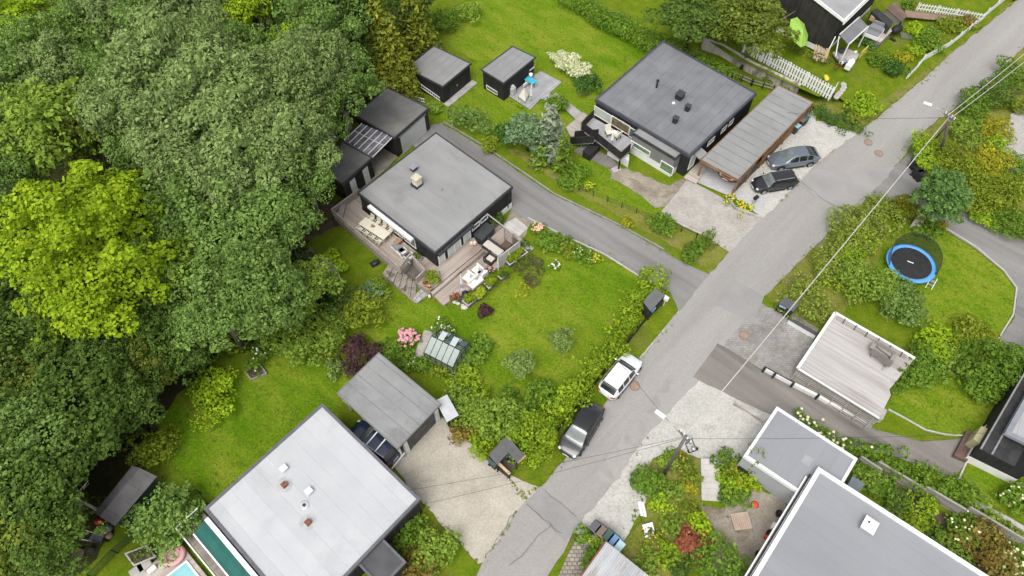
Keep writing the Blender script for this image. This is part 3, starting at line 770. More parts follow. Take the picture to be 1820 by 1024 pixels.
window(R_, A, B, um + w_l * .525, um + w_l * .64, .35, 2.25, name='door', mp=mat('door_pane', (.3, .16, .09), (.22, .2, .18), s=2, rough=.2))
A, B = hm.face(1)                                   # right facade (right -> bottom corner)
win_px(R_, A, B, c6(868, 470), c6(942, 545), name='door', mp=M_glass_pale, fr=.1)
win_px(R_, A, B, c6(950, 410), c6(1082, 470), name='door', mp=M_glass_pale, fr=.1, mull=(.5,))
win_px(R_, A, B, c6(1086, 290), c6(1160, 360), name='door', mp=M_glass_pale, fr=.1)
u0, _ = on_wall(*c6(1165, 265), A, B); u1, _ = on_wall(*c6(1232, 210), A, B); window(R_, A, B, u0, u1, 1.45, 2.05)
u0, _ = on_wall(*c6(1240, 200), A, B); u1, _ = on_wall(*c6(1302, 150), A, B); window(R_, A, B, u0, u1, 1.45, 2.05)
u0, _ = on_wall(*c6(860, 455), A, B); u1, _ = on_wall(*c6(1165, 210), A, B)
e_, n_ = wall_dir(A, B, R_.location); aw = MB(); slab(aw, A, e_, n_, min(u0, u1), max(u0, u1), HM - .55, HM - .35, .02, .3); aw.build('awning_box', M_trim, R_, True)
u0, _ = on_wall(*c5(1300, 640), A, B); u1, _ = on_wall(*c5(1376, 600), A, B)
panel(R_, A, B, u0, u1, 0, .75, 'plinth', M_white2, .03)
gp = MB(); slab(gp, A, e_, n_, .55, .62, .5, HM - .3, .02, .1); gp.build('downpipe', M_darkmetal, R_, True)

# ---- garages and sheds above it
HG = 2.75
hg = House('garage', 'black garage with grey felt roof and a wide white door at the forest edge', 'garage',
           [(688, 155), (763, 192), (701, 246), (630, 205)], HG, M_felt_old, M_black2, over=.14, t=.22, m_rim=M_trim)
A, B = hm_f = hg.face(1)
L_ = (B - A).length; panel(hg.root, A, B, L_ * .12, L_ * .86, .05, 2.2, 'garage_door', mat('white_steel_door', (.52, .53, .54), (.57, .57, .58), s=2, plank=(.5, 'z', .05, .25, .05), rough=.5), .05)
panel(hg.root, A, B, L_ * .08, L_ * .9, 2.2, 2.36, 'door_lintel', M_oldwood, .07)
hs = House('shed', 'small black shed with two white doors at the forest edge, left of the black house', 'shed',
           [c5(190, 118), c5(402, 238), c5(192, 428), c5(95, 370)], 2.5, M_felt_old, M_black2, over=.14, t=.2, m_rim=M_trim)
A, B = hs.face(1); L_ = (B - A).length
for a, b in ((.16, .34), (.62, .8)): panel(hs.root, A, B, L_ * a, L_ * b, .05, 1.95, 'door', M_white2, .05)
# polycarbonate pergola between the two
rr = thing('lean_to_roof', 'translucent roof with white battens between the black garage and the small shed', 'lean-to roof', (*P(*c5(370, 130), 2.45)[:2], 0), hg.root.rotation_euler[2])
q = [Pc(c5, 330, 0, 2.6), Pc(c5, 545, 95, 2.6), Pc(c5, 405, 235, 2.45), Pc(c5, 205, 118, 2.45)]
mb = MB(); mb.prism(q, [v.z for v in q], [v.z + .02 for v in q]); mb.build('roof_sheet', mat('smoky_polycarbonate', (.11, .105, .125), (.30, .285, .32), s=1.2, plank=(.95, 'y', .5, .2, .05), rough=.25, spec=.5, alpha=.88), rr, True)
for i in range(7):
 t = i / 6; a = q[0].lerp(q[1], t); b = q[3].lerp(q[2], t)
 MB().bar(a + Vector((0, 0, .05)), b + Vector((0, 0, .05)), .06, .05).build('batten', M_white, rr, True)
for t in (.45,):
 MB().bar(q[0].lerp(q[3], t) + Vector((0, 0, .06)), q[1].lerp(q[2], t) + Vector((0, 0, .06)), .035, .05).build('cross_batten', M_white, rr, True)
MB().bar(q[3] - Vector((0, 0, .08)), q[2] - Vector((0, 0, .08)), .1, .14).build('beam', M_oldwood, rr, True)
for t in (.1, .9):
 a = q[3].lerp(q[2], t); MB().box((a.x, a.y, 1.2), (.1, .1, 2.35)).build('post', M_oldwood, rr, True)
HS2 = 2.3
hs2 = House('garden_shed', 'black garden shed with a white ladder hung along its wall, on the upper lawn', 'shed',
   [(771, 81), (838, 113), (787, 155), (721, 121)], HS2, M_felt_shed, M_black, over=.14, t=.16, m_rim=M_trim)
A, B = hs2.face(1); L_ = (B - A).length
dr = panel(hs2.root, A, B, L_ * .2, L_ * .8, .1, 1.75, 'door', mat('black_door', (.012, .012, .013), (.02, .02, .02), s=2, rough=.5), .03)
e_, n_ = wall_dir(A, B, hs2.root.location); k = MB(); slab(k, A, e_, n_, L_ * .5, L_ * .53, .9, 1.1, .03, .09); k.build('handle', M_metal, dr, True)
sl = MB(); slab(sl, A, e_, n_, -.2, L_ + .2, 0, .1, .03, .75); sl.build('door_step', M_conc, hs2.root, True)
def ladder(p, q, w, label, n=14):
 p, q = Vector(p), Vector(q); c = (p + q) / 2
 r = thing('ladder', label, 'ladder', (c.x, c.y, 0), 0)
 up = Vector((0, 0, w))
 for k in (0, 1): MB().bar(p + up * k, q + up * k, .05, .08).build('rail', M_white, r, True)
 for i in range(n):
  t = (i + .5) / n; a = p.lerp(q, t); MB().bar(a, a + up, .04, .05).build('rung', M_white, r, True)
 return r
A, B = hs2.face(2); e_, n_ = wall_dir(A, B, hs2.root.location)
u0, z0 = on_wall(*c1(880, 450), A, B); u1, z1 = on_wall(*c1(1150, 640), A, B)
ladder(A + e_ * u0 + n_ * .12 + Vector((0, 0, .95)), A + e_ * u1 + n_ * .12 + Vector((0, 0, .18)), .42, 'white ladder hung along the wall of the black garden shed')
tag(ladder(Pc(c1, 880, 590, .25), Pc(c1, 1000, 625, .2), .4, 'old wooden ladder lying behind the black garage near the garden shed', 6), None)
# white bag and boards beside it
solo(MB().ell((*Pc(c1, 850, 437, .3)[:2], .3), (.3, .2, .3), 8, 6, wob=.15, rng=random.Random(2)), 'sack', M_white, 'white sack beside the corner of the black garden shed', 'sack', smooth=True)
solo(MB().bar(Pc(c1, 840, 475, .1), Pc(c1, 905, 560, .1), .25, .16), 'plank_pile', M_oldwood, 'grey planks lying beside the black garden shed', 'planks')
# small playhouse-like shed on its own deck
HS3 = 2.45
hs3 = House('garden_shed', 'small black shed with a tilted grey roof beside the grey deck on the upper lawn', 'shed',
   [(911, 82), (953, 102), (895, 149), (854, 124)], HS3, M_felt_shed, M_black, over=.16, t=.12, m_rim=M_trim)
A, B = hs3.face(1)
win_px(hs3.root, A, B, c2(517, 330), c2(560, 305), fr=.05, mp=M_glass_pale)
A, B = hs3.face(2); L_ = (B - A).length
window(hs3.root, A, B, L_ * .3, L_ * .85, .25, .75, fr=.05)
# shed deck
def deck(name, label, px, z, m, rz, cat='deck', th=None, skirt=None):
 q = [P(x, y, z) for x, y in px]; c = sum(q, Vector()) / len(q)
 r = thing(name, label, cat, (c.x, c.y, 0), rz)
 MB().prism(q, z - .05, z).build('deck_boards', m, r, True)
 if z > .2: MB().prism(inset(q, .06), 0, z - .05).build('deck_skirt', skirt or M_oldwood, r, True)
 else: MB().prism(inset(q, .04), 0, z - .05).build('deck_frame', M_oldwood, r, True)
 return r
ang_u = hs3.root.rotation_euler[2]
deck('shed_deck', 'grey boarded deck beside the small black shed on the upper lawn', [c2(330, 565), c2(575, 365), c2(620, 340), c2(812, 440), c2(700, 540), c2(720, 570), c2(675, 610), c2(620, 590), c2(525, 690)], .12, M_deck_grey, ang_u)
deck('boardwalk', 'grey boardwalk from the shed deck to the balcony house', [c2(715, 560), c2(760, 540), c2(1000, 720), c2(935, 775)], .1, mat('grey_walk_boards', (.33, .32, .31), (.4, .39, .37), s=1, plank=(.145, 'y', .2, .4, .1), rough=.9), ang_u)
deck('house_terrace', 'brown boarded terrace at the foot of the outside stairs', [c2(850, 850), c2(1010, 715), c2(1050, 740), c2(985, 810), c2(985, 930), c2(890, 935)], .14, M_deck, ang_u)

# ---- upper right dark house
HU = 2.9
hu = House('house', 'dark grey flat roofed house with a corner balcony, beside the long carport', 'house',
           [(1178, 72), (1346, 166), (1226, 278), (1057, 177)], HU, M_felt_dark, M_black, over=.14, t=.26, rim=.2, m_rim=mat('slate_trim', (.055, .058, .07), (.075, .078, .09), s=2, rough=.6))
R_ = hu.root
roof_box(R_, c3(690, 403), HU, (.75, .65), .6, 'roof_vent', M_darkmetal, cap=(M_trim, .05))
roof_box(R_, c3(740, 482), HU, (.42, .42), .6, 'roof_vent', M_darkmetal, cap=(M_trim, .05))
roof_box(R_, c3(660, 560), HU, (.42, .42), .62, 'roof_vent', M_darkmetal, cap=(M_trim, .05))
roof_pipe(R_, c3(541, 330), HU, .1, .75, 'flue_pipe', M_darkmetal, cowl=(.15, .16))
roof_pipe(R_, c3(648, 450), HU, .16, .05, 'roof_cap', M_white)
A, B = hu.face(2)                                   # balcony facade (bottom -> left)
win_px(R_, A, B, c3(135, 465), c3(240, 590), mull=(), mp=M_glass_pale, fr=.09)
win_px(R_, A, B, c3(248, 530), c3(358, 660), mp=mat('warm_glass', (.12, .09, .05), (.26, .21, .13), s=2.5, rough=.08, spec=.8), fr=.09)
win_px(R_, A, B, c3(366, 605), c3(395, 690), name='door', fr=.08)
A, B = hu.face(1)                                   # right side (right -> bottom)
for a, b, z0, z1 in ((1015, 1045, 1.35, 2.0), (965, 1000, 1.35, 2.0), (875, 920, 1.35, 2.0), (760, 800, .4, 2.2)):
 yy = lambda x: 790 - (x - 760) * .96 + 20
 u0, _ = on_wall(*c3(a, yy(a)), A, B); u1, _ = on_wall(*c3(b, yy(b)), A, B); window(R_, A, B, u0, u1, z0, z1, mp=M_glass_pale)
# grey lower extension in front
q = [c3(430, 605), c3(712, 768), c3(660, 815), c3(378, 645)]
M_grey_clad = mat('grey_cladding', (.17, .17, .168), (.2, .2, .197), s=1, plank=(.14, 'wall', .12, .35, .08), rough=.8)
he = [P(x, y, 2.6) for x, y in q]
MB().prism(inset(he, .06), .9, 2.38).build('bay', M_grey_clad, R_, True)
MB().prism(he, 2.38, 2.58).build('bay_roof', mat('bay_felt', (0.228, 0.228, 0.222), (0.276, 0.274, 0.264), s=.8, grain=.06, rough=.95), R_, True)
rim = MB(); qi = inset(he, .1)
for i in range(4): rim.prism([he[i], he[(i + 1) % 4], qi[(i + 1) % 4], qi[i]], 2.37, 2.66)
rim.build('bay_roof_edge', M_trim, R_, True)
MB().prism(inset(he, .1), 0, .9).build('plinth', M_white2, R_, True)
A, B = [Vector((*v, 0)) for v in (inset(he, .06)[3], inset(he, .06)[2])]
win_px(R_, A, B, c3(373, 690), c3(492, 800), fr=.09, mp=mat('green_glass', (.10, .17, .09), (.2, .28, .17), s=1.5, rough=.06, spec=.8))
win_px(R_, A, B, c3(568, 820), c3(638, 925), fr=.09, mp=MATS['green_glass'])
# balcony: floor on posts, slatted rail, stairs
bz = 1.5
fq = [c3(85, 590), c3(150, 550), c3(395, 690), c3(362, 740), c3(310, 800), c3(165, 690), c3(160, 640)]
fl = [Pc(c3, *v, bz) for v in [(50, 625), (125, 545), (400, 700), (360, 765), (300, 820), (150, 700)]]
bal = MB().prism(fl, bz - .12, bz).build('balcony_floor', M_deck_grey, R_, True)
rl = MB()
def rail(mb, pts, z, h=.95, gap=.14, m=None):
 for a, b in zip(pts[:-1], pts[1:]):
  a, b = Vector(a), Vector(b)
  for k in range(int(h / gap)): mb.bar((a.x, a.y, a.z + .1 + k * gap), (b.x, b.y, b.z + .1 + k * gap), .03, .1)
  mb.bar((a.x, a.y, a.z + h), (b.x, b.y, b.z + h), .1, .05)
  n = max(1, int((b - a).length / 1.4))
  for k in range(n + 1):
   c = a.lerp(b, k / n); mb.box((c.x, c.y, c.z + h / 2), (.08, .08, h))
rail(rl, [fl[1], fl[0], fl[5], fl[4], fl[3]], bz)
rl.build('balcony_rail', M_black2, R_, True)
for v in (fl[0], fl[4], fl[5]): MB().box((v.x, v.y, bz / 2 - .06), (.14, .14, bz - .12)).build('post', M_black2, R_, True)
st = thing('outside_stairs', 'black outside stairs with slatted rails down from the balcony', 'stairs', (*Pc(c3, 60, 690, .7)[:2], 0), R_.rotation_euler[2])
a = Pc(c3, 140, 690, bz); b = Pc(c3, -10, 700, .2)
for k in range(8):
 c = a.lerp(b, (k + .5) / 8); MB().box((c.x, c.y, c.z), (.3, 1.0, .05), math.atan2(b.y - a.y, b.x - a.x)).build('tread', M_deck_grey, st, True)
s_ = (b - a).cross(Vector((0, 0, 1))).normalized() * .5
for k in (-1, 1):
 mb = MB(); rail(mb, [a + s_ * k, b + s_ * k], 0, .9); mb.build('stair_rail', M_black2, st, True)
# base under the balcony
MB().prism([Pc(c3, *v, 0) for v in [(215, 790), (240, 770), (352, 830), (350, 870), (300, 840)]], 0, .9).build('base_wall', M_white2, R_, True)
solo(MB().box((*Pc(c3, 275, 885, .15)[:2], .15), (.9, .6, .3), .5), 'concrete_block', M_conc, 'pale concrete block under the corner of the balcony', 'block', bevel=.03)
solo(MB().box((*Pc(c3, 112, 765, .4)[:2], .4), (1.7, .9, .8), R_.rotation_euler[2] + .05).box((*Pc(c3, 112, 765, .4)[:2], .83), (1.75, .95, .07), R_.rotation_euler[2] + .05), 'storage_box', mat('black_cover', (.02, .02, .021), (.03, .03, .03), s=3, rough=.6), 'black storage box under the balcony stairs', 'storage box', bevel=.04)
deck('lower_patio', 'dark boarded patio under the balcony', [c3(0, 765), c3(60, 720), c3(240, 800), c3(300, 870), c3(215, 870)], .06, mat('dark_patio_boards', (.17, .155, .145), (.22, .2, .19), s=1, plank=(.15, 'y', .2, .4, .1), rough=.9), R_.rotation_euler[2])
# entrance canopy and steps
MB().prism([Pc(c3, *v, 2.35) for v in [(825, 735), (868, 775), (822, 815), (780, 780)]], 2.2, 2.33).build('porch_roof', M_felt_car, R_, True)
deck('entrance_deck', 'boarded entrance landing between the dark house and the long carport', [c3(765, 880), c3(825, 825), c3(870, 870), c3(795, 975), c3(715, 935)], .25, M_deck, R_.rotation_euler[2])

# ---- long carport
HC = 2.5
hc = House('carport', 'long narrow carport with a ribbed grey felt roof and brown timber sides beside the road', 'carport',
           [(1383, 151), (1446, 182), (1312, 320), (1245, 284)], HC, M_felt_car, M_wood, over=.15, t=.16, rim=.07, m_rim=M_wood, walls=False, align=(0, 1), rim_h=.02)
w = [Vector((*v, 0)) for v in hc.w]
def plank_wall(name, root, a, b, z0, z1, m, t=.08):
 return MB().bar((a.x, a.y, (z0 + z1) / 2), (b.x, b.y, (z0 + z1) / 2), t, z1 - z0).build(name, m, root, True)
plank_wall('wall', hc.root, w[1].lerp(w[2], .03), w[1].lerp(w[2], .62), 0, HC - .16, M_wood)
plank_wall('wall', hc.root, w[0], w[1], 0, HC - .16, M_wood)
plank_wall('wall', hc.root, w[3].lerp(w[0], .25), w[0], 0, HC - .16, M_wood)
plank_wall('side_rail', hc.root, w[1].lerp(w[2], .63), w[1].lerp(w[2], .985), 0, .9, mat('dark_boards', (.09, .055, .035), (.13, .085, .06), s=2, plank=(.15, 'z', .3, .5, .1), rough=.8))
for t in (.0, .16, .32, .48, .64, .82, .985):
 a = w[1].lerp(w[2], t); MB().box((a.x + .06, a.y - .06, HC / 2 - .08), (.12, .12, HC - .17), hc.root.rotation_euler[2]).build('post', M_wood, hc.root, True)
for t in (.01, .25):
 a = w[3].lerp(w[0], t); MB().box((a.x, a.y, HC / 2 - .08), (.14, .14, HC - .17), hc.root.rotation_euler[2]).build('post', M_wood, hc.root, True)
plank_wall('front_beam', hc.root, w[2], w[3], HC - .36, HC - .17, mat('pale_beam', (.42, .27, .15), (.5, .33, .2), s=2, rough=.8), .1)

# ---- white roofed house, lower left
HW = 3.1
T_, Rr, Lf = P(573, 717, HW), P(748, 887, HW), P(362, 905, HW)
bq = [T_, Rr, Rr + (Lf - T_), Lf]
def unp(v):                                       # back to a survey point
 x = v.x; y = v.y; z = v.z - CAM_H
 cy = y * math.sin(PITCH) + z * math.cos(PITCH); cz = y * math.cos(PITCH) - z * math.sin(PITCH)
 X, Y = x / cz * FPX, cy / cz * FPX
 c, s = math.cos(-ROLL), math.sin(-ROLL)
 return (910 + c * X - s * Y, 512 - (s * X + c * Y))
hw = House('house', 'black house with a broad white flat roof at the bottom left', 'house', [unp(v) for v in bq], HW, M_white_roof, M_black2, over=.16, t=.28, rim=.2,
           m_rim=mat('grey_steel_trim', (.10, .10, .115), (.13, .13, .145), s=2, rough=.5))
R_ = hw.root
for (x, y) in ((585, 511), (718, 722)):
 v = roof_box(R_, e2(x, y), HW, (.36, .34), .3, 'roof_vent', M_rust); p = P(*e2(x, y), HW)
 MB().cyl(p, .55, HW - .03, HW - .006, 20).build('collar', mat('stained_sheet', (.36, .36, .355), (.46, .465, .475), s=2.5, rough=.8), v, True)
for (x, y) in ((583, 420), (724, 548)):
 roof_box(R_, e2(x, y), HW, (.38, .34), .22, 'roof_vent', mat('pale_metal', (.5, .53, .55), (.6, .62, .63), s=3, rough=.5), cap=(mat('pale_metal2', (.6, .62, .63)), .04))
v = roof_pipe(R_, e2(697, 626), HW, .1, .18, 'flue_pipe', M_darkmetal); p = P(*e2(697, 626), HW)
MB().lathe((p.x, p.y, HW - .03), [(.36, 0), (.3, .05), (.16, .1), (.13, .1)], 16).build('collar', mat('pale_metal3', (.55, .56, .57), (.42, .41, .4), s=3), v, True, smooth=True)
# entrance block with its own dark roof
ha = [Pc(e2, *v, 2.8) for v in [(1128, 800), (1272, 945), (1195, 1040), (985, 945)]]
ha[2] = ha[1] + (ha[3] - ha[0])
MB().prism(inset(ha, .1), 0, 2.6).build('porch_wall', M_black2, R_, True)
MB().prism(inset(ha, .1), 2.6, 2.76).build('porch_roof', mat('anthracite_felt', (.075, .075, .078), (.095, .095, .098), s=1, grain=.06, rough=.9), R_, True)
rim = MB(); qi = inset(ha, .16)
for i in range(4): rim.prism([ha[i], ha[(i + 1) % 4], qi[(i + 1) % 4], qi[i]], 2.58, 2.84)
rim.build('porch_roof_edge', MATS['grey_steel_trim'], R_, True)
# left terrace with green awning
tz = 1.0
dq = [Pc(e1, 1215, 600, tz), Pc(e1, 1050, 690, tz)]
dl = thing('terrace', 'boarded terrace with glass rail under the green awning, at the white roofed house', 'terrace', (*Pc(e1, 1250, 900, tz)[:2], 0), R_.rotation_euler[2])
e_ = (Lf - T_).normalized(); f_ = (Rr - T_).normalized()
c0 = Pc(e1, 1175, 545, tz); c0.z = 0; c1_ = Pc(e1, 1015, 690, tz); c1_.z = 0
pts = [c0 - f_ * 0, c1_, c1_ + f_ * 16, c0 + f_ * 16]
MB().prism(pts, 0, tz).build('deck_boards', M_deck_y, dl, True)
gm = mat('clear_rail_glass', (.45, .5, .47), rough=.05, spec=.8, alpha=.3)
for a, b in ((pts[0], pts[1]), (pts[1], pts[2])):
 MB().bar((a.x, a.y, tz + .45), (b.x, b.y, tz + .45), .015, .8).build('glass_rail', gm, dl, True)
 MB().bar((a.x, a.y, tz + .9), (b.x, b.y, tz + .9), .08, .05).build('hand_rail', M_white, dl, True)
an = thing('awning', 'dark green striped awning over the terrace of the white roofed house', 'awning', (*Pc(e1, 1300, 800, 2.3)[:2], 0), R_.rotation_euler[2])
aq = [Pc(e1, 1195, 605, 2.75), Pc(e1, 1108, 710, 2.2)]
aq = [aq[0], aq[0] + f_ * 14, aq[1] + f_ * 14, aq[1]]
MB().prism(aq, [v.z - .03 for v in aq], [v.z for v in aq]).build('canopy', mat('green_canvas', (.018, .10, .085), (.025, .125, .105), s=1, plank=(.42, 'x', .35, .0, .0), rough=.8), an, True)
MB().bar(aq[3], aq[2], .1, .14).build('front_bar', M_white, an, True)
MB().bar(aq[0] + e_ * -.1, aq[1] + e_ * -.1, .3, .16).build('cassette', M_white, an, True)
# pool corner with lower deck
pz = .35
pd = thing('pool_deck', 'grey boarded deck round the turquoise pool at the bottom edge', 'deck', (*Pc(e1, 1000, 950, pz)[:2], 0), R_.rotation_euler[2])
a0 = Pc(e1, 1005, 775, pz); a0.z = 0
b0 = Pc(e1, 690, 1010, pz); b0.z = 0
MB().prism([a0 + f_ * .0, b0, b0 + f_ * 9, a0 + f_ * 9], 0, pz).build('deck_boards', M_deck_y, pd, True)
wq = Pc(e1, 1060, 905, pz); wq.z = 0; w2 = Pc(e1, 905, 1025, pz); w2.z = 0
MB().prism([wq, w2, w2 + f_ * 6, wq + f_ * 6], pz + .004, pz + .06).build('pool_water', mat('pool_water', (.2, .47, .5), (.26, .54, .56), s=1.5, rough=.05, spec=.6), pd, True)
rimm = MB(); o4 = [wq, w2, w2 + f_ * 6, wq + f_ * 6]; i4 = inset(o4, .14)
for i in range(4): rimm.prism([o4[i], o4[(i + 1) % 4], i4[(i + 1) % 4], i4[i]], pz + .002, pz + .09)
rimm.build('pool_rim', M_white2, pd, True)
fp = Pc(e1, 955, 870, .55); fl_ = thing('pool_float', 'pink inflatable flamingo ring lying on the pool deck', 'pool float', (fp.x, fp.y, pz), .4)
M_pink = mat('pink_vinyl', (.72, .36, .38), (.78, .45, .47), s=3, rough=.35)
ring = MB(); vs = []; fs = []
for i in range(24):
 for j in range(10):
  a, b = 2 * math.pi * i / 24, 2 * math.pi * j / 10; r = .52 + .2 * math.cos(b)
  vs.append((r * math.cos(a) * 1.15, r * math.sin(a), .2 + .2 * math.sin(b))); fs.append((i * 10 + j, ((i + 1) % 24) * 10 + j, ((i + 1) % 24) * 10 + (j + 1) % 10, i * 10 + (j + 1) % 10))
ring.add(vs, fs); ring.build('ring', M_pink, fl_, smooth=True)
MB().tube([(.0, .45, .3), (-.05, .72, .45), (-.1, .8, .75), (-.05, .72, .95)], [.12, .09, .07, .08], 8).build('neck', M_pink, fl_, smooth=True)
MB().ell((0, .6, .98), (.1, .17, .09), 8, 6).build('head', M_pink, fl_, smooth=True)
MB().ell((0, 0, .18), (.42, .4, .1), 12, 6).build('seat', mat('pale_pink_vinyl', (.75, .5, .5), rough=.4), fl_, smooth=True)

# ---- garage of the white house
HQ = 2.75
hq = House('garage', 'open garage with a light grey felt roof beside the dark blue car, lower left', 'garage',
           [(673, 626), (784, 718), (706, 799), (598, 699)], HQ, M_felt_gar, M_black2, over=.25, t=.16, rim=.07, walls=False, m_rim=mat('light_trim', (.17, .17, .165), (.2, .2, .19), s=2), rim_h=.015)
w = [Vector((*v, 0)) for v in hq.w]
plank_wall('wall', hq.root, w[0], w[1], 0, HQ - .17, M_black2)
plank_wall('wall', hq.root, w[3].lerp(w[0], .45), w[0], 0, HQ - .17, M_black2)
plank_wall('wall', hq.root, w[2].lerp(w[3], .03), w[2].lerp(w[3], .2), 0, HQ - .17, M_white2)
a = w[1].lerp(w[2], .12); b = w[1].lerp(w[2], .8)
plank_wall('garage_door', hq.root, a, b, .05, 2.0, mat('dark_planked_door', (.07, .066, .062), (.12, .115, .11), s=2, plank=(.16, 'z', .3, .5, .1), rough=.8), .06)
for t in (.05, .86):
 a = w[1].lerp(w[2], t); MB().box((a.x, a.y, HQ / 2 - .1), (.3, .3, HQ - .2), hq.root.rotation_euler[2]).build('pillar', M_white2, hq.root, True)
for t in (.0, .95):
 a = w[2].lerp(w[3], t); MB().box((a.x, a.y, HQ / 2 - .1), (.12, .12, HQ - .2), hq.root.rotation_euler[2]).build('post', M_white2, hq.root, True)
lt = thing('lean_to', 'small lean to with pale sheet roof at the corner of the light grey garage', 'lean-to', (*Pc(c7, 440, 860, 1)[:2], 0), hq.root.rotation_euler[2])
q = [Pc(c7, 345, 800, 2.2), Pc(c7, 440, 750, 1.9), Pc(c7, 537, 922, 1.75), Pc(c7, 437, 980, 2.0)]
MB().prism(q, [v.z - .05 for v in q], [v.z for v in q]).build('roof_sheet', mat('pale_sheet_metal', (.5, .51, .53), (.56, .57, .58), s=1.5, rough=.6), lt, True)
qi = inset(q, .15); MB().prism(qi, 0, [v.z - .08 for v in q]).build('wall', M_black2, lt, True)

# ---- lower right grey house and its garage block
HR = 3.2
hr = House('house', 'large white rimmed house with blue grey flat roof and white roof box, bottom right', 'house',
           [unp(v) for v in (lambda a, b, c: [a, b, b + (c - a), c])(P(*d7(585, 372), HR), P(*d7(1580, 1010), HR) + (P(*d7(1580, 1010), HR) - P(*d7(585, 372), HR)) * .35, P(*d7(190, 1024), HR) + (P(*d7(190, 1024), HR) - P(*d7(585, 372), HR)) * .6)],
           HR, M_blue_roof, M_white2, over=.25, t=.3, rim=.28, m_rim=M_white, rim_h=.1)
R_ = hr.root
roof_box(R_, d7(886, 725), HR, (.85, .75), .5, 'roof_box', mat('galvanised_sheet', (.33, .34, .35), (.38, .39, .4), s=2, rough=.5), cap=(M_white, .06))
roof_pipe(R_, d7(892, 700), HR + .5, .06, .12, 'vent_pipe', M_darkmetal)
q0 = hr.q[0]; q3 = hr.q[3]; e_ = (q3 - q0).normalized(); nn = Vector((e_.y, -e_.x, 0)); nn = nn if (q0 - R_.location).dot(nn) > 0 else -nn
ev = MB(); ev.prism([q0 + nn * .02 + e_ * .9, q3 + nn * .02, q3 + nn * .32, q0 + nn * .32 + e_ * .9], 2.75, 2.88); ev.build('eaves_ledge', M_white, R_, True)
gt = MB(); gt.tube([q0 + nn * .14 + e_ * .7 + Vector((0, 0, -.2)), q3 + nn * .14 + Vector((0, 0, -.2))], .07, 8); gt.build('gutter', M_darkmetal, R_, True)
HB = 2.7
hb = House('garage', 'blue grey flat roofed garage block with a white rim, under a cable, lower right', 'garage',
           [d7(338, 10), d7(822, 322), d7(700, 510), d7(140, 305)], HB, M_blue_roof, mat('grey_render', (.33, .34, .36), (.38, .39, .4), s=1, grain=.04, rough=.9), over=.06, t=.3, rim=.2, m_rim=M_white, rim_h=.06, align=(0, 1)) if False else None
qa, qb, qd = P(*d7(338, 10), HB), P(*d7(822, 322), HB), P(*d7(140, 305), HB)
qc = P(*d7(770, 470), HB); qe = qd + (qb - qa) * .72
hb = House('garage', 'blue grey flat roofed garage block with a white rim, under a cable, lower right', 'garage',
           [unp(v) for v in (qa, qb, qb + (qd - qa) * .98, qd)], HB, M_blue_roof, mat('grey_render', (.33, .34, .36), (.38, .39, .4), s=1, grain=.04, rough=.9), over=.06, t=.3, rim=.2, m_rim=M_white, rim_h=.06, align=(0, 1))
p = Pc(d7, 520, 333, HB); MB().box((p.x, p.y, HB), (.6, .75, .03), hb.root.rotation_euler[2]).build('roof_patch', mat('roof_patch', (.34, .345, .35), (.3, .3, .31), s=2), hb.root, True)
A, B = hb.face(2)
dk = MB(); e_, n_ = wall_dir(A, B, hb.root.location); Lx = (B - A).length; slab(dk, A, e_, n_, Lx - 1.0, Lx - .1, .0, .9, .0, .1); dk.build('basement_door', M_darkmetal, hb.root, True)

# ---- far right black house
HF = 3.0
hf = thing('house', 'black house with white base and grey flat roof at the right edge', 'house', (*P(1830, 760, 0)[:2], 0), 0)
a = P(*d5(1812, 490), HF); b = P(*d5(1650, 790), HF)
ra, rb = P(*d7(1700, 170), HF), P(*d7(1830, 235), HF)
ra2 = ra + (P(*d5(1830, 640), HF) - P(*d5(1680, 905), HF)) * 1.3
dirU = (ra2 - ra).normalized(); dirV = (rb - ra).normalized()
hf.rotation_euler = (0, 0, math.atan2(dirV.y, dirV.x))
rq = [ra, ra + dirV * 9, ra + dirV * 9 + dirU * 12, ra + dirU * 12]
MB().prism(inset(rq, .1), HF - .2, HF).build('roof', mat('pale_grey_felt', (.33, .33, .34), (.38, .38, .385), s=.6, seam=(1, 'x', .04, .3, 0), rough=.9), hf, True)
rim = MB(); qi = inset(rq, .35)
for i in range(4): rim.prism([rq[i], rq[(i + 1) % 4], qi[(i + 1) % 4], qi[i]], HF - .22, HF + .06)
rim.build('roof_edge', mat('steel_blue_trim', (.2, .215, .235), (.25, .26, .28), s=2, rough=.5), hf, True)
MB().prism(inset(rq, .2), .5, HF - .22).build('wall', M_black, hf, True)
MB().prism(inset(rq, .16), 0, .5).build('plinth', M_white2, hf, True)
# low black wing with gutters along the lawn, and the black front part
wl = P(*d7(1552, 265), 2.2); wr = P(*d7(1850, 410), 2.2)
MB().prism([wl, wr, wr + dirU * 3.2, wl + dirU * 3.2], .85, 2.2).build('front_wing', M_black, hf, True)
MB().prism(inset([wl, wr, wr + dirU * 3.2, wl + dirU * 3.2], -.02), 0, .85).build('front_plinth', M_white2, hf, True)
g1 = P(*d5(1812, 500), 2.3); g2 = P(*d5(1560, 940), 2.3)
MB().prism([wl, wl + dirU * 12, wl + dirU * 12 + dirV * 2.3, wl + dirV * 2.3], 2.204, 2.3).build('side_roof', mat('black_roof_sheet', (.025, .025, .025), (.045, .045, .044), s=2, rough=.6), hf, True)
MB().prism([wl + dirU * 3.25, wl + dirU * 12, wl + dirU * 12 + dirV * 2.2, wl + dirU * 3.25 + dirV * 2.2], .0, 2.2).build('side_wall', M_black, hf, True)
for k, (o_, zz) in enumerate(((.02, 2.34), (.75, 2.36))):
 MB().tube([wl + dirV * o_ + Vector((0, 0, zz - 2.2)), wl + dirV * o_ + dirU * 12 + Vector((0, 0, zz - 2.2))], .07, 8).build('gutter', M_metal, hf, True)
